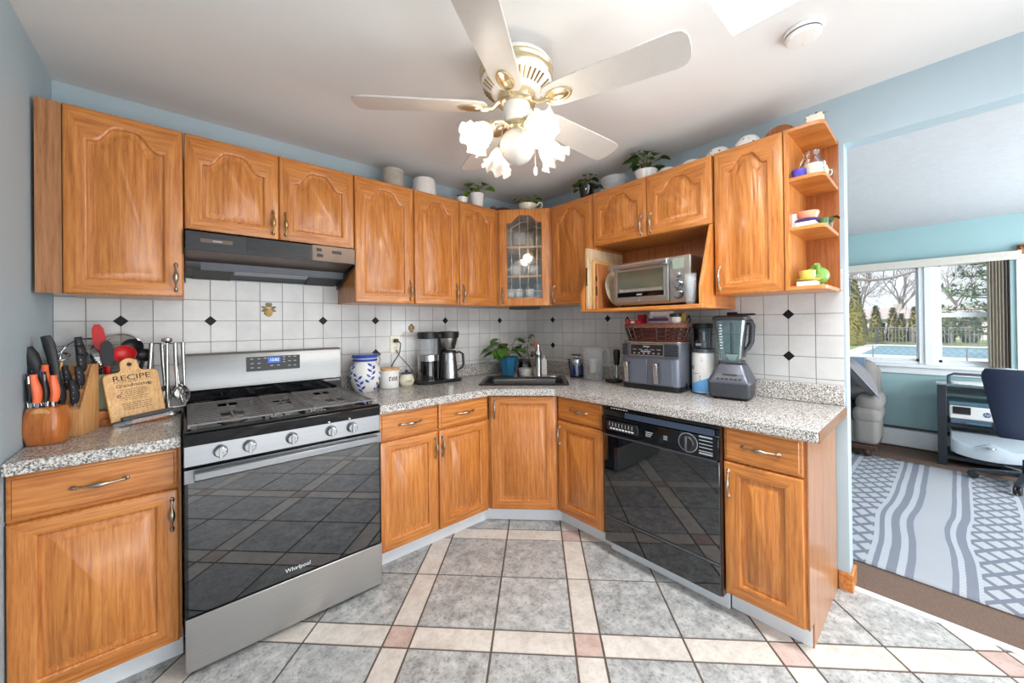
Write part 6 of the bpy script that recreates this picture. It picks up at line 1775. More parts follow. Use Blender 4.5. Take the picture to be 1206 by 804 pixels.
mb = MB(); foliage(mb, (0, -0.004, 0.034), 9, 0.018, 0.03, 0.028, 77); mb.build('foliage', [M['green3'], M['stem'], M['green']], t)

t = thing('letter_rack', 'white slatted dish rack on the bottom open shelf', 'rack', shelf_at(0.075, 0.06, a))
mb = MB(); mb.box(-0.042, 0.040, -0.035, 0.035, 0.014, 0.020)
for x in (-0.038, -0.012, 0.012, 0.036): mb.box(x - 0.004, x + 0.004, -0.035, 0.035, 0, 0.014)
mb.build('slats', M['white_enamel'], t)
mb = MB(); mb.lathe([(0.028, 0), (0.040, 0.006), (0.047, 0.011), (0.045, 0.013), (0.028, 0.008)], 26, shelf_at(0.078, 0.055, a + 0.0205)); tag(mb.build('saucer', M['yellow']), 'yellow saucer under the yellow cup on the bottom open shelf', 'saucer')
mug('yellow cup on a yellow saucer on the bottom open shelf', shelf_at(0.074, 0.05, a + 0.031), 0.030, 0.040, 'yellow', R(-5))
t = thing('teapot', 'lime green teapot behind the yellow cup on the bottom open shelf', 'teapot', shelf_at(0.085, 0.17, a))
mb = MB(); mb.sphere((0, 0, 0.055), (0.052, 0.052, 0.045), 22, 12); mb.lathe([(0.03, 0), (0.032, 0.014)], 18); mb.build('body', M['lime'], t)
mb = MB(); mb.tube([(-0.044, -0.01, 0.07), (-0.068, -0.014, 0.088), (-0.075, -0.016, 0.103)], [0.012, 0.010, 0.012], 10); mb.build('spout', M['lime'], t)
mb = MB(); mb.lathe([(0.022, 0.097), (0.018, 0.104), (0.006, 0.108), (0.008, 0.116)], 16); mb.build('lid', M['lime'], t)

# ------------------------------------------------------------------ inside the glass corner cabinet
def dg(u, v, z): x, y = uv(u, v); return Vector((x, y, z))
lab = 'white cup upside down behind the glass door, one of the bottom rows'
z1 = ZU + 0.0185
for k, (u, v, dz) in enumerate(((-0.11, -0.56, 0), (-0.045, -0.57, 0), (-0.045, -0.57, 0.062), (0.045, -0.57, 0), (0.045, -0.57, 0.062), (0.11, -0.56, 0), (-0.11, -0.56, 0.062), (0.0, -0.48, 0))):
    t = thing('teacup', 'white teacup stacked on the bottom shelf behind the leaded glass door', 'cup', dg(u, v, z1 + dz), R(-60 + 25 * k), 'white cups behind the leaded glass')
    mb = MB(); mb.lathe([(0.024, 0), (0.028, 0.003), (0.034, 0.03), (0.036, 0.060), (0.033, 0.060), (0.030, 0.03), (0.022, 0.006)], 20); mb.build('body', M['white_gloss'], t)
    mb = MB(); mb.tube([(0.034, 0, 0.05), (0.052, 0, 0.048), (0.054, 0, 0.03), (0.046, 0, 0.016), (0.031, 0, 0.015)], 0.004, 6); mb.build('handle', M['white_gloss'], t)
z2 = 1.7275
def teapot(label, p, rz):
    t = thing('teapot', label, 'teapot', p, rz)
    mb = MB(); mb.sphere((0, 0, 0.055), (0.055, 0.055, 0.05), 20, 11); mb.lathe([(0.03, 0), (0.032, 0.01)], 16); mb.build('body', M['white_gloss'], t)
    mb = MB(); mb.tube([(0.045, 0, 0.05), (0.072, 0, 0.07), (0.085, 0, 0.095)], [0.013, 0.009, 0.007], 9); mb.build('spout', M['white_gloss'], t)
    mb = MB(); mb.tube([(-0.046, 0, 0.085), (-0.078, 0, 0.085), (-0.080, 0, 0.045), (-0.05, 0, 0.03)], 0.006, 8); mb.build('handle', M['white_gloss'], t)
    mb = MB(); mb.lathe([(0.028, 0.101), (0.02, 0.109), (0.006, 0.112), (0.009, 0.122)], 14); mb.build('lid', M['white_gloss'], t)
teapot('white teapot on the middle shelf behind the leaded glass, nearer the stove wall', dg(-0.075, -0.53, z2), R(150))
teapot('white teapot on the middle shelf behind the leaded glass, nearer the toaster oven', dg(0.085, -0.52, z2), R(10))
mb = MB(); mb.M = Matrix.Translation(dg(-0.02, -0.42, z2 + 0.082)) @ Matrix.Rotation(R(-45), 4, 'Z') @ Matrix.Rotation(R(78), 4, 'X')
mb.lathe([(0.03, 0), (0.055, 0.003), (0.078, 0.012), (0.078, 0.016), (0.053, 0.008), (0.02, 0.005)], 28); tag(mb.build('plate', M['white_gloss']), 'white plate standing upright behind the teapots in the glass cabinet', 'plate')
z3 = 1.9575
for k, (u, v, h) in enumerate(((-0.115, -0.56, 0.12), (-0.06, -0.54, 0.13), (0.0, -0.53, 0.13), (0.055, -0.54, 0.12), (0.115, -0.56, 0.09), (-0.03, -0.45, 0.14), (0.03, -0.45, 0.14))):
    mb = MB(); mb.lathe([(0.024, 0), (0.027, 0.003), (0.029, h), (0.027, h), (0.024, 0.008)], 18, dg(u, v, z3))
    tag(mb.build('drinking_glass', M['milky']), 'drinking glass on the top shelf behind the leaded glass door', 'glass', 'glasses on the top shelf behind the leaded glass')

t = thing('under_cabinet_light', 'flat dark triangular light fixed under the glass corner cabinet', 'lamp', (-0.30, -0.30, ZU - 0.0005), -PI / 4)
mb = MB(); mb.prism([(-0.13, -0.06), (0.13, -0.06), (0.03, 0.05), (-0.03, 0.05)], -0.018, 0.0); mb.build('housing', M['dark_grey'], t, bevel=0.003)
mb = MB(); mb.prism([(-0.10, -0.05), (0.10, -0.05), (0.02, 0.035), (-0.02, 0.035)], -0.0195, -0.018); mb.build('lens', M['gunmetal'], t)

# ------------------------------------------------------------------ ceiling fan with lights, smoke detector
def ceiling_fan():
    cx, cy = -1.425, -1.462
    t = thing('ceiling_fan', 'white and brass five-blade ceiling fan with four lit tulip glass shades', 'ceiling fan', (cx, cy, 2.0), 0)
    Z0 = 2.0
    mb = MB(); mb.lathe([(0.075, 0.456), (0.078, 0.45), (0.07, 0.42), (0.06, 0.41)], 32); mb.build('canopy', M['white_enamel'], t)
    mb = MB(); mb.lathe([(0.10, 0.412), (0.142, 0.404), (0.150, 0.392), (0.150, 0.384)], 44); mb.build('motor_top', M['white_enamel'], t)
    mb = MB(); mb.lathe([(0.1505, 0.3835), (0.153, 0.376), (0.148, 0.366), (0.152, 0.352), (0.149, 0.342), (0.146, 0.338)], 44); mb.build('brass_band', M['brass'], t)
    mb = MB(); mb.lathe([(0.146, 0.3375), (0.143, 0.326), (0.095, 0.288), (0.075, 0.284)], 44); mo = mb.build('motor_housing', M['white_enamel'], t)
    mb = MB()
    for i in range(40):
        if i % 8 in (0,): continue
        a = 2 * PI * i / 40
        for r0, z0_, r1, z1_ in ((0.138, 0.3205, 0.106, 0.295),):
            p0 = Vector((r0 * math.cos(a), r0 * math.sin(a), z0_)); p1 = Vector((r1 * math.cos(a), r1 * math.sin(a), z1_))
            mb.tube([p0, p1], [0.0042, 0.003], 6)
    mb.build('vent_slots', M['brass_old'], mo)
    mb = MB(); mb.lathe([(0.078, 0.2835), (0.080, 0.276), (0.078, 0.252), (0.066, 0.244)], 36); mb.build('flywheel', M['brass'], t)
    mb = MB(); mb.lathe([(0.055, 0.2435), (0.056, 0.24), (0.056, 0.176), (0.050, 0.168)], 32); mb.build('switch_housing', M['white_enamel'], t)
    mb = MB(); mb.lathe([(0.046, 0.1675), (0.05, 0.162), (0.04, 0.154), (0.043, 0.148), (0.036, 0.140), (0.036, 0.132)], 30); mb.build('brass_collar', M['brass'], t)
    # blades
    for k in range(5):
        a = R(-0.5 + 72 * k)
        T = Matrix.Rotation(a, 4, 'Z') @ Matrix.Translation((0, 0, 0.232)) @ Matrix.Rotation(R(-12), 4, 'X')
        P = []
        for x, w in ((0.122, 0.016), (0.126, 0.032), (0.138, 0.046), (0.16, 0.055), (0.20, 0.060), (0.35, 0.066), (0.50, 0.071), (0.60, 0.074)): P.append((x, w))
        tip = [(0.612 + 0.045 * math.sin(R(q)), 0.074 * math.cos(R(q)) ** 0.6 if q < 90 else 0.0) for q in (20, 40, 60, 75)]
        up_ = P + tip; pts = up_ + [(0.658, 0.0)] + [(x, -w) for x, w in reversed(up_)]
        mb = MB(); mb.M = T; mb.prism(pts, 0, 0.007); bl = mb.build('blade', M['fan_blade'], t, bevel=0.0015)
        mb = MB(); mb.M = T
        mb.loops([[(0.188 + rx * math.cos(2 * PI * i / 24), ry * math.sin(2 * PI * i / 24), z) for i in range(24)] for rx, ry, z in ((0.056, 0.034, -0.0002), (0.055, 0.033, -0.007), (0.050, 0.029, -0.009), (0.043, 0.024, -0.006), (0.034, 0.018, -0.009), (0.022, 0.011, -0.012))])
        mb.tube([(0.06, 0, 0.028), (0.08, 0, 0.018), (0.10, 0, -0.003), (0.15, 0, -0.005)], [0.012, 0.011, 0.010, 0.010], 8)
        mb.build('blade_iron', M['brass'], bl)
    # light kit
    mb = MB(); mb.sphere((0, 0, 0.072), 0.0725, 32, 18); mb.build('globe', M['fan_globe'], t)
    right = Vector((0.7527, -0.6584, 0)); fw = Vector((0.6584, 0.7527, 0))
    for r_, f_ in ((-0.88, -0.47), (0.47, -0.88), (0.88, 0.47), (-0.47, 0.88)):
        d = (right * r_ + fw * f_).normalized()
        ang = math.atan2(d.y, d.x)
        T = Matrix.Rotation(ang, 4, 'Z')
        mb = MB(); mb.M = T; mb.tube([(0.03, 0, 0.146), (0.07, 0, 0.162), (0.105, 0, 0.150), (0.118, 0, 0.128)], [0.009, 0.007, 0.007, 0.010], 10)
        arm = mb.build('light_arm', M['brass'], t)
        S = T @ Matrix.Translation((0.118, 0, 0.128)) @ Matrix.Rotation(R(-48), 4, 'Y')
        mb = MB(); mb.M = S; mb.lathe([(0.018, 0.006), (0.026, 0.0), (0.026, -0.012), (0.022, -0.016)], 20); mb.build('socket_cup', M['brass'], arm)
        mb = MB(); mb.M = S
        L_ = []
        n = 48
        for q, (r0, z, am) in enumerate(((0.022, -0.014, 0), (0.036, -0.028, 0.0), (0.046, -0.052, 0.01), (0.048, -0.075, 0.03), (0.054, -0.095, 0.09), (0.066, -0.110, 0.15))):
            L_.append([((r0 * (1 + am * math.cos(8 * 2 * PI * i / n))) * math.cos(2 * PI * i / n), (r0 * (1 + am * math.cos(8 * 2 * PI * i / n))) * math.sin(2 * PI * i / n), z + 0.10 * am * math.sin(8 * 2 * PI * i / n + 1)) for i in range(n)])
        mb.loops(L_, True, False, False)
        sh = mb.build('glass_shade', M['fan_shade'], arm, fixn=False)
        mb = MB(); mb.M = S; mb.sphere((0, 0, -0.055), (0.022, 0.022, 0.030), 14, 8); mb.build('bulb', M['bulb'], arm)
        l = bpy.data.lights.new('fan_bulb', 'POINT'); l.energy = 2.1; l.color = (1, 0.93, 0.84); l.shadow_soft_size = 0.045
        o = bpy.data.objects.new('fan_bulb', l); COL.objects.link(o)
        o.location = Vector((cx, cy, Z0)) + (S @ Vector((0, 0, -0.088)))
    mb = MB(); mb.tube([(0.055, 0.02, 0.17), (0.066, -0.035, 0.12), (0.066, -0.04, -0.005)], 0.0012, 5); pc = mb.build('pull_chain', M['brass'], t)
    mb = MB(); mb.lathe([(0.004, -0.005), (0.008, -0.012), (0.009, -0.03), (0.005, -0.042)], 12, (0.066, -0.04, 0)); mb.build('pull_knob', M['white_enamel'], pc)
    mb = MB(); mb.tube([(-0.05, 0.03, 0.17), (-0.062, 0.02, 0.13), (-0.062, 0.02, 0.02)], 0.0012, 5); mb.build('pull_chain', M['brass'], t)
M['fan_blade'] = plain('white_blade', C(200, 194, 188), 0.35, var=0.02)
M['fan_globe'] = plain('opal_globe', C(220, 212, 204), 0.12, var=0.01)
M['bulb'] = plain('lit_bulb', C(255, 240, 220), 0.3, var=0.01, emit=2, ecol=(1, 0.88, 0.72, 1))
def shade_mat():
    m, nt, p = new_mat('frosted_lit_glass')
    p.inputs['Base Color'].default_value = C(248, 242, 234)
    nz = noise(nt, coords(nt, rnd=False), 26, 3)
    nt.links.new(ramp(nt, nz, [(0.3, C(238, 226, 208)), (0.7, C(255, 250, 240))]), p.inputs['Base Color'])
    p.inputs['Roughness'].default_value = 0.3
    nt.links.new(ramp(nt, nz, [(0.3, (1, 0.86, 0.70, 1)), (0.7, (1, 0.95, 0.86, 1))]), p.inputs['Emission Color'])
    p.inputs['Emission Strength'].default_value = 0.06
    tr = N(nt, 'ShaderNodeBsdfTransparent'); tr.inputs[0].default_value = (1, 0.97, 0.93, 1)
    mx = N(nt, 'ShaderNodeMixShader'); mx.inputs[0].default_value = 0.6
    nt.links.new(tr.outputs[0], mx.inputs[1]); nt.links.new(p.outputs[0], mx.inputs[2]); nt.links.new(mx.outputs[0], nt.nodes['Material Output'].inputs[0])
    return m
M['fan_shade'] = shade_mat()
ceiling_fan()

t = thing('smoke_detector', 'round white smoke detector on the ceiling beside the skylight', 'smoke detector', (-0.668, -2.275, ZC - 0.0005))
mb = MB(); mb.lathe([(0.062, 0), (0.063, -0.008), (0.058, -0.014), (0.058, -0.024), (0.050, -0.033), (0.02, -0.036)], 36); b = mb.build('housing', M['white_enamel'], t)
mb = MB(); mb.box(-0.020, -0.008, -0.03, -0.026, -0.0345, -0.0325); mb.box(0.018, 0.03, 0.005, 0.010, -0.0352, -0.033); mb.build('test_button', M['grey_ink'], b)
mb = MB(); mb.lathe([(0.0585, -0.0145), (0.0590, -0.017), (0.0585, -0.0195)], 36, cap0=False, cap1=False); mb.build('vent_gap', M['gunmetal'], b)
# ------------------------------------------------------------------ dining room seen through the doorway
def rug_mat():
    m, nt, p = new_mat('woven_grey_rug')
    tc = N(nt, 'ShaderNodeTexCoord'); sp = N(nt, 'ShaderNodeSeparateXYZ'); nt.links.new(tc.outputs['Object'], sp.inputs[0])
    x, y = sp.outputs[0], sp.outputs[1]          # object origin: (0.33, -2.575); x runs into the room
    g = math_(nt, 'DIVIDE', math_(nt, 'SUBTRACT', x, 0.8), 0.30)
    bulge = math_(nt, 'MULTIPLY', math_(nt, 'POWER', 2.718, math_(nt, 'MULTIPLY', math_(nt, 'MULTIPLY', g, g), -1)), 0.03)
    slope = math_(nt, 'MULTIPLY', x, -0.014)
    nz0 = math_(nt, 'MULTIPLY', math_(nt, 'SUBTRACT', noise(nt, tc.outputs['Object'], 2.2, 2), 0.5), 0.02)
    d = math_(nt, 'SUBTRACT', math_(nt, 'SUBTRACT', math_(nt, 'SUBTRACT', y, bulge), slope), nz0)
    f = math_(nt, 'ADD', math_(nt, 'DIVIDE', d, 2.0), 0.5)
    pl, lt, dk, la = 0.62, 0.80, 0.22, 0.9
    stops = [(-1, pl), (-0.74, dk), (-0.70, lt), (-0.66, dk), (-0.60, pl), (-0.50, dk), (-0.46, lt), (-0.42, dk), (-0.385, lt), (-0.36, la), (-0.17, lt), (-0.15, dk), (-0.115, lt), (-0.09, dk), (-0.065, pl), (0.065, dk), (0.10, lt), (0.13, dk), (0.17, lt), (0.20, dk), (0.225, lt), (0.25, la), (0.50, lt), (0.53, dk), (0.57, lt), (0.60, dk), (0.64, pl)]
    cr = N(nt, 'ShaderNodeValToRGB'); cr.color_ramp.interpolation = 'CONSTANT'
    e = cr.color_ramp.elements
    e[0].position = 0; e[0].color = (pl,) * 3 + (1,)
    e[1].position = 0.5 + stops[1][0] / 2; e[1].color = (stops[1][1],) * 3 + (1,)
    for q, v in stops[2:]:
        n_ = e.new(0.5 + q / 2); n_.color = (v,) * 3 + (1,)
    nt.links.new(f, cr.inputs[0])
    code = cr.outputs[0]
    sc = N(nt, 'ShaderNodeSeparateColor'); nt.links.new(code, sc.inputs[0]); cv = sc.outputs[0]
    def tri(a, b):
        s_ = math_(nt, 'ADD', math_(nt, 'MULTIPLY', x, a), math_(nt, 'MULTIPLY', d, b))
        return math_(nt, 'ABSOLUTE', math_(nt, 'SUBTRACT', math_(nt, 'FRACT', s_), 0.5))
    lat = math_(nt, 'MINIMUM', tri(7.0, 9.5), tri(7.0, -9.5))
    latm = math_(nt, 'LESS_THAN', lat, 0.15)
    lat_c = mixc(nt, latm, C(180, 182, 187), C(122, 126, 137))
    cols = ramp(nt, cv, [(0.2, C(128, 132, 143)), (0.6, C(170, 172, 178)), (0.82, C(192, 194, 200))])
    zig = math_(nt, 'LESS_THAN', math_(nt, 'ABSOLUTE', math_(nt, 'SUBTRACT', math_(nt, 'FRACT', math_(nt, 'ADD', math_(nt, 'MULTIPLY', d, 70), math_(nt, 'PINGPONG', math_(nt, 'MULTIPLY', x, 60), 1.0))), 0.5)), 0.2)
    isl = math_(nt, 'MULTIPLY', math_(nt, 'GREATER_THAN', cv, 0.72), zig)
    cols = mixc(nt, math_(nt, 'MULTIPLY', isl, 0.45), cols, C(130, 134, 146))
    c = mixc(nt, math_(nt, 'GREATER_THAN', cv, 0.85), cols, lat_c)
    nz = noise(nt, tc.outputs['Object'], 240, 2)
    c = mixc(nt, 0.5, c, ramp(nt, nz, [(0.3, (0.72, 0.72, 0.74, 1)), (0.6, (1, 1, 1, 1))]), 'MULTIPLY')
    nt.links.new(c, p.inputs['Base Color'])
    p.inputs['Roughness'].default_value = 0.95; p.inputs['Specular IOR Level'].default_value = 0.1
    bump(nt, p, nz, 0.5, 0.004)
    return m
mb = MB()
nx, ny = 46, 60
x0, x1, y0, y1 = 0.0, 2.29, -1.5, 1.6
L_ = []
vt = []
for i in range(nx + 1):
    for j in range(ny + 1):
        x = x0 + (x1 - x0) * i / nx; y = y0 + (y1 - y0) * j / ny
        z = 0.008 + 0.012 * math.exp(-((x - 0.82) / 0.16) ** 2) * (0.6 + 0.4 * math.sin(3 * y))
        vt.append((x + 0.02 * y * (1 - i / nx) * 0.6 - 0.035 * (y - 0.2) * 0, y, z))
mb.add(vt, [(i * (ny + 1) + j, (i + 1) * (ny + 1) + j, (i + 1) * (ny + 1) + j + 1, i * (ny + 1) + j + 1) for i in range(nx) for j in range(ny)])
o = mb.build('area_rug', rug_mat())
o.location = (0.34, -2.575, -0.001)
s_ = o.modifiers.new('thickness', 'SOLIDIFY'); s_.thickness = 0.006; s_.offset = -1
tag(o, 'grey woven area rug with stripes and lattice bands on the dining room floor', 'rug')

# baseboard heater under the window
t = thing('baseboard_heater', 'long white baseboard heater along the wall under the dining window', 'heater', (XD - 0.001, -1.9, -0.0015))
mb = MB(); mb.prism([(0, 0.0), (-0.055, 0.015), (-0.06, 0.13), (-0.045, 0.185), (0, 0.20)], -1.3, 2.3, 'y'); mb.build('cover', M['white_trim'], t, bevel=0.004)
mb = MB(); mb.box(-0.05, -0.001, -1.3, 2.3, 0.2005, 0.212); mb.build('top_slot', M['dark_grey'], t)

# headrail and gathered vertical blinds
M['blind'] = plain('blind_fabric', C(206, 200, 190), 0.7, var=0.04)
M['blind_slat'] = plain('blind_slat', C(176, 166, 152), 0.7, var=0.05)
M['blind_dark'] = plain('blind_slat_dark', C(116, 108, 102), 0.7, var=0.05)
t = thing('vertical_blinds', 'beige vertical blinds drawn to the right side of the dining window', 'blinds', (XD - 0.06, -2.97, 0.89))
mb = MB(); mb.box(-0.035, 0.04, -0.13, 1.9, 0.985, 1.062); mb.build('headrail', M['blind'], t, bevel=0.003)
for k in range(7):
    y = 0.058 - k * 0.019
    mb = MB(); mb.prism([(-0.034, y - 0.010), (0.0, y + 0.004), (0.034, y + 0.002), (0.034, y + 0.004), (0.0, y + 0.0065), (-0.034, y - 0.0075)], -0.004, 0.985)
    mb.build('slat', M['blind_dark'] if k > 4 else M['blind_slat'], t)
t = thing('corner_bracket', 'small carved brown wooden bracket above the right end of the blinds', 'ornament', (XD - 0.002, -3.105, 1.93))
mb = MB(); mb.prism([(0, 0), (-0.03, 0.01), (-0.05, 0.05), (-0.04, 0.08), (0, 0.085)], -0.06, 0.025, 'y'); mb.build('body', M['board_brown'], t, bevel=0.006)
mb = MB()
for k in range(3): mb.sphere((-0.045, 0.01 - 0.03 * k, 0.055), (0.012, 0.013, 0.02), 10, 6)
mb.build('carving', M['walnut'], t)
mb = MB(); mb.box(XD - 0.018, XD - 0.0005, -3.16, -3.075, 0.0, 1.92)
struct(mb.build('trim_2', M['white_trim'], bevel=0.004))

# ---- sofa, its right arm and a cushion showing past the jamb
M['sofa'] = plain('taupe_upholstery', C(134, 128, 124), 0.9, var=0.1, scale=160, bmp=0.3)
M['cushion'] = plain('grey_cushion', C(124, 122, 124), 0.9, var=0.08, scale=160, bmp=0.3)
def rbox(mb, x0, x1, y0, y1, z0, z1, r_, n=5):
    """box with generously rounded edges"""
    L_ = []
    for k in range(2 * n + 2):
        if k <= n: a = R(-90 + 90 * k / n); z = z0 + r_ + r_ * math.sin(a)
        else: a = R(90 * (k - n - 1) / n); z = z1 - r_ + r_ * math.sin(a)
        ins = r_ - r_ * math.cos(a)
        l = []
        for cx, cy, a0 in ((x1 - r_, y0 + r_, -90), (x1 - r_, y1 - r_, 0), (x0 + r_, y1 - r_, 90), (x0 + r_, y0 + r_, 180)):
            for q in range(n + 1):
                b = R(a0 + 90 * q / n); l.append((cx + (r_ - ins) * math.cos(b), cy + (r_ - ins) * math.sin(b), z))
        L_.append(l)
    mb.loops(L_)
def sofa():
    t = thing('sofa', 'taupe upholstered sofa under the dining window, only its end showing past the doorway', 'sofa', (2.5, -2.20, 0.0))
    zf = 0.011
    mb = MB(); rbox(mb, 0.02, 0.62, 0.02, 1.70, 0.13, 0.36, 0.03); mb.build('base', M['sofa'], t)
    mb = MB(); rbox(mb, -0.03, 0.45, -0.02, 0.16, 0.14, 0.40, 0.05); rbox(mb, -0.04, 0.46, -0.035, 0.175, 0.33, 0.50, 0.07); mb.build('arm', M['sofa'], t)
    mb = MB(); rbox(mb, -0.02, 0.50, -0.045, 0.15, 0.44, 0.62, 0.08); mb.build('arm_pad', M['sofa'], t)
    for y in (0.19, 0.92):
        mb = MB(); rbox(mb, -0.03, 0.46, y, y + 0.71, 0.37, 0.50, 0.045); mb.build('seat_cushion', M['sofa'], t)
    mb = MB(); rbox(mb, 0.40, 0.64, 0.0, 1.72, 0.36, 0.86, 0.07); mb.build('back', M['sofa'], t)
    mb = MB(); rbox(mb, 0.28, 0.50, 0.02, 0.85, 0.50, 0.93, 0.09); mb.build('back_cushion', M['sofa'], t)
    mb = MB(); mb.box(0.0, 0.60, 0.0, 1.68, 0.085, 0.13); mb.build('plinth', M['walnut'], t, bevel=0.006)
    for x in (0.05, 0.55):
        for y in (0.07, 1.6):
            mb = MB(); mb.lathe([(0.018, zf + 0.002), (0.032, 0.03), (0.036, 0.06), (0.028, 0.085)], 16, (x, y, 0)); mb.build('foot', M['walnut'], t)
    g = thing('cushion', 'grey pointed throw cushion lying on the arm of the sofa', 'cushion', (2.60, -2.09, 0.66), R(8))
    mb = MB(); T = Matrix.Translation((0, 0.02, 0.14)) @ Matrix.Rotation(R(55), 4, 'X') @ Matrix.Rotation(R(12), 4, 'Z'); mb.M = T
    n = 12; L_ = []
    for i in range(n + 1):
        u = -1 + 2 * i / n; l = []
        for j in range(n + 1):
            v = -1 + 2 * j / n
            l.append((u, v))
        L_.append(l)
    def pz(u, v): return 0.075 * ((1 - u * u) * (1 - v * v)) ** 0.45 if abs(u) < 1 and abs(v) < 1 else 0
    def pp(u, v, s_): q = 0.20 * (1 - 0.10 * (1 - u * u)) ; q2 = 0.20 * (1 - 0.10 * (1 - v * v)); return (u * q2, v * q, s_ * pz(u, v))
    for s_ in (1, -1):
        vv = [pp(u, v, s_) for l in L_ for u, v in l]
        mb.add(vv, [(i * (n + 1) + j, (i + 1) * (n + 1) + j, (i + 1) * (n + 1) + j + 1, i * (n + 1) + j + 1) for i in range(n) for j in range(n)])
    b = mb.build('cover', M['cushion'], g)
    mb = MB(); mb.M = T; q = 0.2
    ring = [pp(-1 + 2 * i / 12, -1, 0) for i in range(12)] + [pp(1, -1 + 2 * i / 12, 0) for i in range(12)] + [pp(1 - 2 * i / 12, 1, 0) for i in range(12)] + [pp(-1, 1 - 2 * i / 12, 0) for i in range(12)]
    mb.tube(ring, 0.006, 6, closed=True); mb.build('piping', M['gunmetal'], b)
    g = thing('folded_throw', 'blue-grey folded throw over the back of the sofa', 'blanket', (2.80, -2.0, 0.9305), 0)
    mb = MB(); mb.prism([(-0.03, -0.10), (-0.035, 0.0), (-0.02, 0.016), (0.14, 0.016), (0.16, 0.0), (0.16, -0.004), (0.14, 0.0005), (-0.018, 0.0005), (-0.028, -0.004), (-0.024, -0.10)], -0.10, 0.22, 'y'); mb.build('cloth', M['throw'], g, bevel=0.002)
M['throw'] = plain('blue_grey_throw', C(120, 138, 164), 0.9, var=0.12, scale=90, bmp=0.3)
sofa()

# ---- black metal stand with glass top and printer
def printer_stand():
    t = thing('printer_stand', 'black metal printer stand with a glass top under the dining window', 'stand', (2.80, -2.60, 0.0))
    zf = 0.011
    mb = MB(); mb.box(-0.01, 0.02, -0.045, 0.012, zf - 0.0105, 0.735); mb.build('leg', M['stand'], t, bevel=0.003)
    mb = MB(); mb.box(0.36, 0.385, -0.03, 0.012, zf - 0.0105, 0.735); mb.build('leg', M['stand'], t, bevel=0.003)
    for x in (0.0, 0.36):
        mb = MB(); mb.box(x, x + 0.025, -0.66, -0.625, zf - 0.0105, 0.735); mb.build('leg', M['stand'], t, bevel=0.003)
    for z in (0.06, 0.36, 0.70):
        mb = MB(); mb.box(0.0, 0.025, -0.66, 0.01, z, z + 0.022); mb.box(0.36, 0.385, -0.66, 0.01, z, z + 0.022); mb.box(0.0, 0.385, -0.03, 0.0, z, z + 0.02)
        mb.build('rail', M['stand'], t, bevel=0.002)
    for z in (0.083, 0.383):
        mb = MB(); mb.box(0.0, 0.385, -0.655, 0.005, z, z + 0.008); mb.build('shelf', M['stand'], t)
    mb = MB(); mb.box(-0.02, 0.40, -0.70, 0.02, 0.736, 0.748); mb.build('glass_top', M['clear_blue'], t, bevel=0.003)
    mb = MB(); mb.box(-0.004, 0.39, -0.66, 0.005, 0.66, 0.675); mb.build('drawer_tray', M['stand'], t)
    mb = MB(); mb.tube([(0.05, -0.06, 0.749), (0.05, -0.06, 0.82), (0.05, -0.09, 0.838), (0.05, -0.60, 0.838), (0.05, -0.63, 0.82), (0.05, -0.63, 0.749)], 0.013, 8); mb.build('top_bar', M['bar_grey'], t)
    p = thing('printer', 'white and blue-grey desktop printer on the middle shelf of the stand', 'printer', (2.81, -2.66, 0.3915))
    mb = MB(); mb.box(0, 0.32, -0.46, 0, 0.045, 0.165); b = mb.build('body', M['white_enamel'], p, bevel=0.008)
    mb = MB(); mb.box(-0.004, 0.325, -0.465, 0.005, 0.166, 0.20); mb.build('scanner_lid', M['printer_teal'], p, bevel=0.006)
    mb = MB(); mb.box(0.002, 0.32, -0.455, -0.005, 0.0, 0.0445); mb.build('paper_tray', M['printer_grey'], p, bevel=0.004)
    mb = MB(); mb.box(-0.06, 0.05, -0.40, -0.09, 0.012, 0.022); mb.build('output_tray', M['printer_teal'], p, bevel=0.003)
    mb = MB(); mb.box(-0.006, 0.0, -0.125, -0.02, 0.09, 0.155); c = mb.build('control_screen', M['black_gloss'], p, bevel=0.002)
    mb = MB(); mb.M = Matrix.Translation((-0.0005, -0.215, 0.103)) @ Matrix.Rotation(R(-90), 4, 'Y')
    mb.lathe([(0.022, 0), (0.022, 0.0008)], 24); lo = mb.build('round_logo', M['logo_blue'], b)
    lettering('logo_letters', 'hp', 0.034, M['white_ink'], b, (-0.0016, -0.215, 0.106), (R(90), 0, R(-90)), shear=0.3)
    g = thing('shredder', 'white curved-front machine on the bottom shelf of the printer stand', 'machine', (2.82, -2.655, 0.0915))
    mb = MB(); mb.box(0.02, 0.30, -0.48, -0.01, 0.03, 0.225); mb.build('body', M['printer_pale'], g, bevel=0.01)
    mb = MB()
    L_ = []
    for i in range(21):
        y = -0.015 - 0.455 * i / 20; f_ = math.sin(PI * i / 20) ** 0.5
        zt = 0.15 - 0.045 * abs(math.sin(2 * PI * i / 20)) ** 1.5; zb = 0.045 - 0.04 * f_
        L_.append([(0.02 - 0.05 * f_, y, zb), (0.02 - 0.055 * f_, y, (zb + zt) / 2), (0.02 - 0.03 * f_, y, zt), (0.03, y, zt), (0.03, y, zb)])
    mb.loops(L_); mb.build('front_cover', M['printer_pale'], g)
    mb = MB(); mb.lathe([(0.03, 0), (0.028, 0.008)], 18, (-0.03, -0.24, 0.12)); mb.build('top_button', M['chrome'], g)
    g = thing('paper_stack', 'loose white papers lying on the glass top of the printer stand', 'papers', (2.87, -2.83, 0.7485))
    for k in range(4):
        mb = MB(); mb.M = Matrix.Rotation(R(-12 + 9 * k), 4, 'Z'); mb.box(-0.09, 0.13, -0.15, 0.14, 0.0032 * k, 0.0032 * k + 0.003); mb.build('sheet', M['white_enamel'], g)
M['stand'] = plain('black_metal', C(36, 40, 48), 0.4, var=0.05)
M['bar_grey'] = plain('grey_metal_bar', C(92, 100, 112), 0.3, metal=0.6)
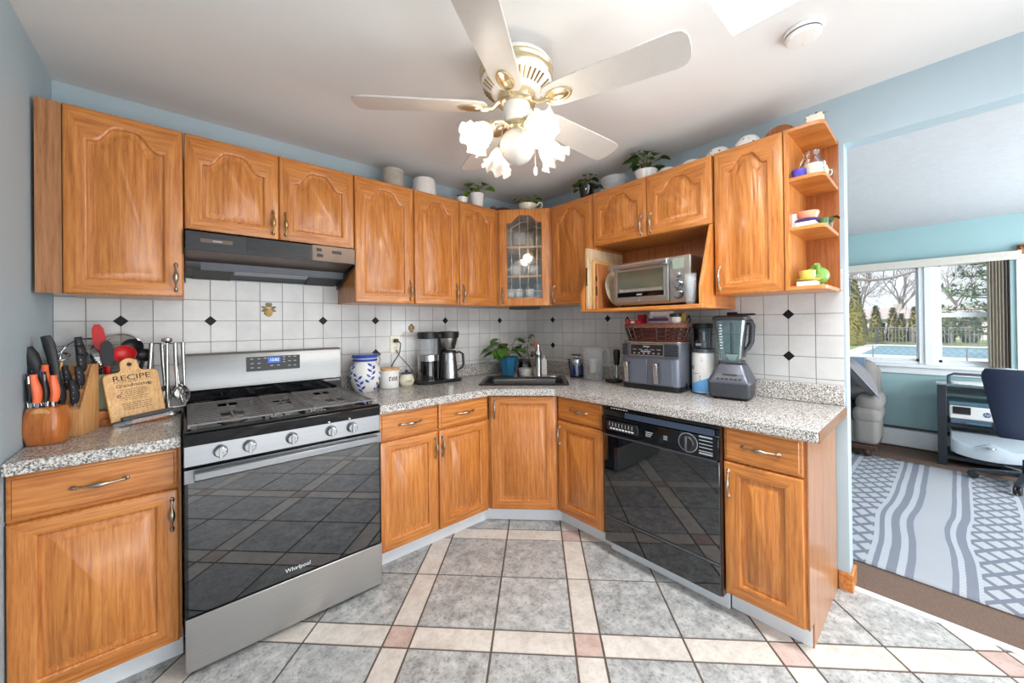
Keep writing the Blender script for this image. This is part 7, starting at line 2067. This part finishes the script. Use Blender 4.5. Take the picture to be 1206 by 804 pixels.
M['printer_teal'] = plain('printer_blue_grey', C(84, 116, 132), 0.35, var=0.04)
M['printer_grey'] = plain('printer_grey', C(84, 100, 122), 0.4, var=0.04)
M['printer_pale'] = plain('pale_blue_white_plastic', C(206, 216, 224), 0.4, var=0.03)
M['logo_blue'] = plain('logo_blue', C(52, 86, 120), 0.4, var=0.02)
printer_stand()

# ---- swivel chair, back toward the doorway
def office_chair():
    t = thing('office_chair', 'navy office swivel chair with its back to the doorway, in front of the printer stand', 'chair', (2.50, -3.06, 0.0))
    zf = 0.0095
    for k in range(5):
        a = R(72 * k + 20)
        mb = MB(); mb.loops([[(r_ * math.cos(a) - w * math.sin(a), r_ * math.sin(a) + w * math.cos(a), z) for w, z in ((-wd, z0_), (wd, z0_), (wd, z1_), (-wd, z1_))] for r_, wd, z0_, z1_ in ((0.03, 0.03, 0.085, 0.125), (0.29, 0.018, 0.07, 0.09))]); lg = mb.build('base_leg', M['stand'], t, bevel=0.004)
        c = Vector((0.28 * math.cos(a), 0.28 * math.sin(a), 0))
        mb = MB()
        for s_ in (-1, 1):
            mb.M = Matrix.Translation(c + Vector((0, 0, 0.035 + zf))) @ Matrix.Rotation(a, 4, 'Z') @ Matrix.Translation((0, 0.012 * s_, 0)) @ Matrix.Rotation(R(90), 4, 'X')
            mb.lathe([(0.028, -0.008), (0.032, -0.004), (0.032, 0.004), (0.028, 0.008)], 16)
        mb.M = Matrix.Identity(4); mb.lathe([(0.008, 0.05), (0.008, 0.085)], 8, c); mb.build('caster', M['black'], lg)
    mb = MB(); mb.lathe([(0.035, 0.09), (0.032, 0.22), (0.022, 0.23), (0.022, 0.40)], 16); mb.build('gas_column', M['stand'], t)
    mb = MB(); rbox(mb, -0.16, 0.19, -0.17, 0.17, 0.40, 0.48, 0.035); mb.build('seat', M['navy_cloth'], t)
    mb = MB(); n = 14; L_ = []
    for i in range(n + 1):
        q = i / n; z = 0.43 + 0.52 * q
        hw = 0.165 + 0.085 * q; x = -0.235 - 0.03 * q + 0.03 * math.sin(PI * q)
        r_ = 0.02 if i in (0, n) else 0.035
        hw = hw - (0.03 if i in (0, n) else 0.008 if i in (1, n - 1) else 0)
        l = []
        for k in range(24):
            a = 2 * PI * k / 24
            yy = hw * math.copysign(abs(math.cos(a)) ** 0.5, math.cos(a)); l.append((x + r_ * math.sin(a) + 0.05 * (yy / 0.25) ** 2, yy, z))
        L_.append(l)
    mb.loops(L_); mb.build('backrest', M['navy_cloth'], t)
    mb = MB(); mb.tube([(-0.05, 0, 0.39), (-0.20, 0, 0.40), (-0.21, 0, 0.50)], 0.018, 8); mb.build('back_stem', M['stand'], t)
M['navy_cloth'] = plain('navy_cloth', C(34, 44, 68), 0.6, var=0.1, scale=120, bmp=0.2)
office_chair()

# ------------------------------------------------------------------ outside the dining window
GZ = -1.0
M['lawn'] = plain('spring_lawn', C(120, 140, 84), 0.95, var=0.2, scale=2)
M['paving'] = plain('pale_paving', C(226, 224, 220), 0.9, var=0.05, scale=1)
M['pool'] = plain('pool_cover', C(108, 146, 162), 0.6, var=0.1, scale=1)
M['fence'] = plain('grey_fence_metal', C(116, 118, 124), 0.5)
M['arbor'] = plain('arborvitae', C(120, 114, 62), 0.85, var=0.35, scale=9)
M['arbor2'] = plain('dark_shrub', C(92, 92, 66), 0.85, var=0.35, scale=9)
M['pine'] = plain('pine_needles', C(104, 128, 92), 0.8, var=0.3, scale=8)
M['bark'] = plain('grey_bark', C(134, 126, 126), 0.9, var=0.25, scale=30)
M['house'] = plain('house_siding', C(226, 212, 202), 0.8, var=0.03)
M['roof'] = plain('house_roof', C(172, 163, 160), 0.9, var=0.1)
mb = MB(); mb.box(3.6, 110, -60, 60, GZ - 0.3, GZ); struct(mb.build('ground_outside', M['lawn'], smooth=0))
mb = MB(); mb.box(25.0, 47.5, -22, 2.0, GZ + 0.001, GZ + 0.05); tag(mb.build('pool_deck', M['paving'], smooth=0), 'pale paved pool deck between the two fences outside', 'paving')
t = thing('swimming_pool', 'covered blue-grey swimming pool outside behind the low wire fence', 'pool', (30.5, -8.0, GZ + 0.0505))
mb = MB(); mb.box(0, 13, -12, 9.2, 0, 0.10); mb.build('coping', M['paving'], t, bevel=0.02); mb = MB(); mb.box(0.35, 12.65, -11.6, 8.8, 0.1005, 0.12); mb.build('cover', M['pool'], t)
t = thing('iron_fence', 'tall grey picket fence behind the swimming pool', 'fence', (49.5, -3.0, GZ))
for i in range(8):
    mb = MB(); mb.box(-0.05, 0.05, 6.9 - 2.4 * i - 0.05, 6.9 - 2.4 * i + 0.05, 0, 1.72); mb.build('post', M['fence'], t)
mb = MB(); mb.box(-0.03, 0.03, -10, 7, 1.58, 1.66); mb.box(-0.03, 0.03, -10, 7, 1.40, 1.45); mb.box(-0.03, 0.03, -10, 7, 0.15, 0.21); mb.build('rail', M['fence'], t)
mb = MB()
for i in range(70): mb.box(-0.02, 0.02, 6.8 - 0.24 * i - 0.025, 6.8 - 0.24 * i + 0.025, 0.1, 1.62)
mb.build('picket', M['fence'], t)
t = thing('wire_fence', 'low silver wire mesh fence in front of the swimming pool', 'fence', (27.0, -2.0, GZ + 0.0505))
for i in range(6):
    mb = MB(); mb.lathe([(0.03, 0), (0.03, 0.86), (0.01, 0.88)], 8, (0, 1.9 - 3.4 * i, 0)); mb.build('post', M['fence'], t)
mb = MB(); mb.tube([(0, 2.5, 0.83), (0, -16, 0.83)], 0.022, 6); mb.tube([(0, 2.5, 0.05), (0, -16, 0.05)], 0.012, 5); mb.build('rail', M['fence'], t)
mb = MB()
for i in range(62):
    y = 2.4 - 0.29 * i
    mb.tube([(0, y, 0.05), (0, y - 0.78, 0.83)], 0.006, 4); mb.tube([(0.01, y - 0.78, 0.05), (0.01, y, 0.83)], 0.006, 4)
mb.build('mesh', M['fence'], t)
def shrub(label, loc, r_, h, mat, seed, pointed=True, group=None):
    rnd = random.Random(seed)
    t = thing('evergreen_shrub', label, 'shrub', loc, 0, group)
    mb = MB(); mb.lathe([(0.08, 0), (0.06, 0.5)], 8); mb.build('trunk', M['bark'], t)
    mb = MB()
    prof = []
    for k in range(14):
        q = k / 13
        w = (min(1, q * 4 + 0.75) * (1 - q) ** 0.7 + 0.02) if pointed else math.sqrt(max(0, 1 - (2 * q - 0.9) ** 2 / 1.25))
        prof.append((r_ * w, 0.1 + (h - 0.1) * q))
    mb.lathe(prof, 18, wob=lambda a, k: 1 + 0.09 * math.sin(5 * a + k * 2.3) + 0.06 * math.sin(11 * a - k))
    for i in range(520):
        q = rnd.random() * 12.99; k = int(q); a = rnd.uniform(0, 2 * PI)
        w = prof[k][0] * (1 - q + k) + prof[k + 1][0] * (q - k); zz = prof[k][1] * (1 - q + k) + prof[k + 1][1] * (q - k)
        mb.leaf((w * 0.9 * math.cos(a), w * 0.9 * math.sin(a), zz), (math.cos(a), math.sin(a), 0.9 if pointed else 0.5), 0.26, 0.13, 0.2)
    mb.build('foliage', M[mat], t)
shrub('tallest pointed evergreen outside, standing in front of the picket fence', (45.5, 2.62, GZ), 0.85, 6.2, 'arbor', 1)
shrub('slim pointed evergreen behind the picket fence, next to the tall one', (54.6, 3.04, GZ), 0.55, 3.15, 'arbor', 2)
shrub('broad pointed evergreen behind the picket fence, below the bare tree', (53, 1.84, GZ), 0.72, 3.85, 'arbor', 3)
shrub('pointed evergreen behind the picket fence with a shorter one beside it', (54.4, 0.65, GZ), 0.62, 3.6, 'arbor', 4)
shrub('short pointed evergreen close beside a taller one behind the picket fence', (52.4, -0.06, GZ), 0.48, 2.95, 'arbor', 5)
shrub('pointed evergreen behind the fence just left of the thick window mullion', (54, -0.95, GZ), 0.65, 3.65, 'arbor', 6)
shrub('rounded dark evergreen with a small tip, in the right window half', (53, -3.06, GZ), 0.68, 3.1, 'arbor2', 7, False)
shrub('lower rounded dark evergreen nearest the blinds', (54.8, -4.55, GZ), 0.72, 2.65, 'arbor2', 8, False)

def limb(mb, p, d, L_, r_, lev, rnd, spread=0.55):
    n = 5; pts = [Vector(p)]; dd = Vector(d).normalized()
    for i in range(n):
        dd = (dd + Vector((rnd.uniform(-1, 1), rnd.uniform(-1, 1), rnd.uniform(-0.5, 0.8))) * 0.16).normalized()
        pts.append(pts[-1] + dd * L_ / n)
    mb.tube(pts, [r_ * (1 - 0.6 * i / n) for i in range(n + 1)], 5)
    if lev == 0: return
    for k in range(3 if lev > 1 else 4):
        q = rnd.randint(2, n)
        nd = (dd + Vector((rnd.uniform(-1, 1), rnd.uniform(-1, 1), rnd.uniform(-0.3, 0.7))) * spread * 1.5).normalized()
        limb(mb, pts[q], nd, L_ * rnd.uniform(0.55, 0.75), r_ * 0.5, lev - 1, rnd, spread)
def bare_tree(label, loc, h, r_, seed, lev=4):
    rnd = random.Random(seed)
    t = thing('bare_tree', label, 'tree', loc)
    mb = MB(); mb.tube([(0, 0, 0), (0.05, 0.05, h * 0.2), (0.0, 0.1, h * 0.42)], [r_, r_ * 0.8, r_ * 0.65], 10); mb.build('trunk', M['bark'], t)
    mb = MB()
    for k in range(5):
        a = 2 * PI * k / 5 + rnd.uniform(-0.4, 0.4)
        limb(mb, (0, 0.08, h * rnd.uniform(0.26, 0.42)), (0.6 * math.cos(a), 0.6 * math.sin(a), 0.9), h * 0.30, r_ * 0.5, lev, rnd)
    mb.build('branches', M['bark'], t)
bare_tree('leafless grey tree beyond the pool, left of the bare pair', (57, 3.6, GZ), 10, 0.28, 5)
bare_tree('leafless grey tree with pale trunk behind the picket fence', (77, 0.9, GZ), 14, 0.30, 12)
bare_tree('leafless tree behind the house roof, in line with the mullion', (90, -4.5, GZ), 13, 0.25, 9)
t = thing('bare_tree', 'near leafless tree whose long curved branch crosses the top of the window', 'tree', (13.2, 1.9, GZ))
mb = MB(); mb.tube([(0, 0, 0), (0.05, 0, 2.4), (0.1, -0.1, 4.4)], [0.22, 0.18, 0.14], 10); mb.build('trunk', M['bark'], t)
mb = MB()
main = [(0.1, -0.1, 3.95), (0.5, -1.6, 3.98), (0.7, -2.5, 3.75), (0.8, -3.1, 3.62), (0.8, -3.6, 3.66), (0.8, -4.2, 3.85), (0.8, -5.0, 4.1)]
mb.tube(main, [0.07, 0.06, 0.05, 0.045, 0.04, 0.03, 0.015], 7)
rnd = random.Random(31)
for k in range(16):
    q = rnd.randint(1, 6)
    limb(mb, main[q], (rnd.uniform(-0.3, 0.3), rnd.uniform(-1, 0.6), rnd.uniform(-0.7, 0.9)), rnd.uniform(0.7, 1.5), 0.016, 2, rnd, 0.6)
mb.build('branches', M['bark'], t)

def pine(label, loc, h, seed):
    rnd = random.Random(seed)
    t = thing('pine_tree', label, 'tree', loc)
    mb = MB(); mb.tube([(0, 0, 0), (0.1, 0, h * 0.5), (0, 0, h)], [0.3, 0.22, 0.05], 10); mb.build('trunk', M['bark'], t)
    br = MB(); fo = MB()
    for k in range(46):
        z = h * (0.24 + 0.7 * k / 46); a = k * 2.4 + rnd.uniform(-0.3, 0.3); L_ = (3.6 - 2.7 * k / 46) * rnd.uniform(0.75, 1.1)
        p1 = Vector((L_ * math.cos(a), L_ * math.sin(a), z + rnd.uniform(-0.15, 0.35)))
        br.tube([(0, 0, z), p1 * 0.5 + Vector((0, 0, z * 0.5 - 0.06)), p1], [0.05, 0.03, 0.012], 5)
        for j in range(22):
            q = rnd.uniform(0.25, 1.05); c = Vector((p1.x * q, p1.y * q, z + (p1.z - z) * q)) + Vector((rnd.uniform(-0.28, 0.28), rnd.uniform(-0.28, 0.28), rnd.uniform(-0.12, 0.18)))
            for i in range(7):
                d = Vector((rnd.uniform(-1, 1), rnd.uniform(-1, 1), rnd.uniform(-0.25, 0.8)))
                fo.leaf(c, d, 0.26, 0.055, 0.1)
    br.build('branches', M['bark'], t); fo.build('needles', M['pine'], t, fixn=False)
pine('green pine tree filling the upper right of the window view', (22.5, -4.75, GZ), 7.0, 4)

t = thing('house', 'low pale house with a brown roof behind the evergreens outside', 'building', (66, -2, GZ))
mb = MB(); mb.box(0, 6, -14, 6.5, 0, 2.55); mb.build('wall', M['house'], t)
mb = MB(); mb.prism([(-0.6, 2.5), (3, 4.0), (6.6, 2.5)], -14.6, 7.1, 'y'); mb.build('roof', M['roof'], t)
mb = MB(); mb.box(2.2, 2.9, 2.6, 3.4, 3.2, 4.5); mb.build('chimney', M['roof'], t)
for y in (4.6, 1.0, -3.2, -7.0):
    mb = MB(); mb.box(-0.04, 0, y - 0.7, y + 0.7, 1.1, 2.1); w = mb.build('window', M['white_trim'], t)
    mb = MB(); mb.box(-0.06, -0.04, y - 0.6, y + 0.6, 1.2, 2.0); mb.build('pane', M['smoke'], w)
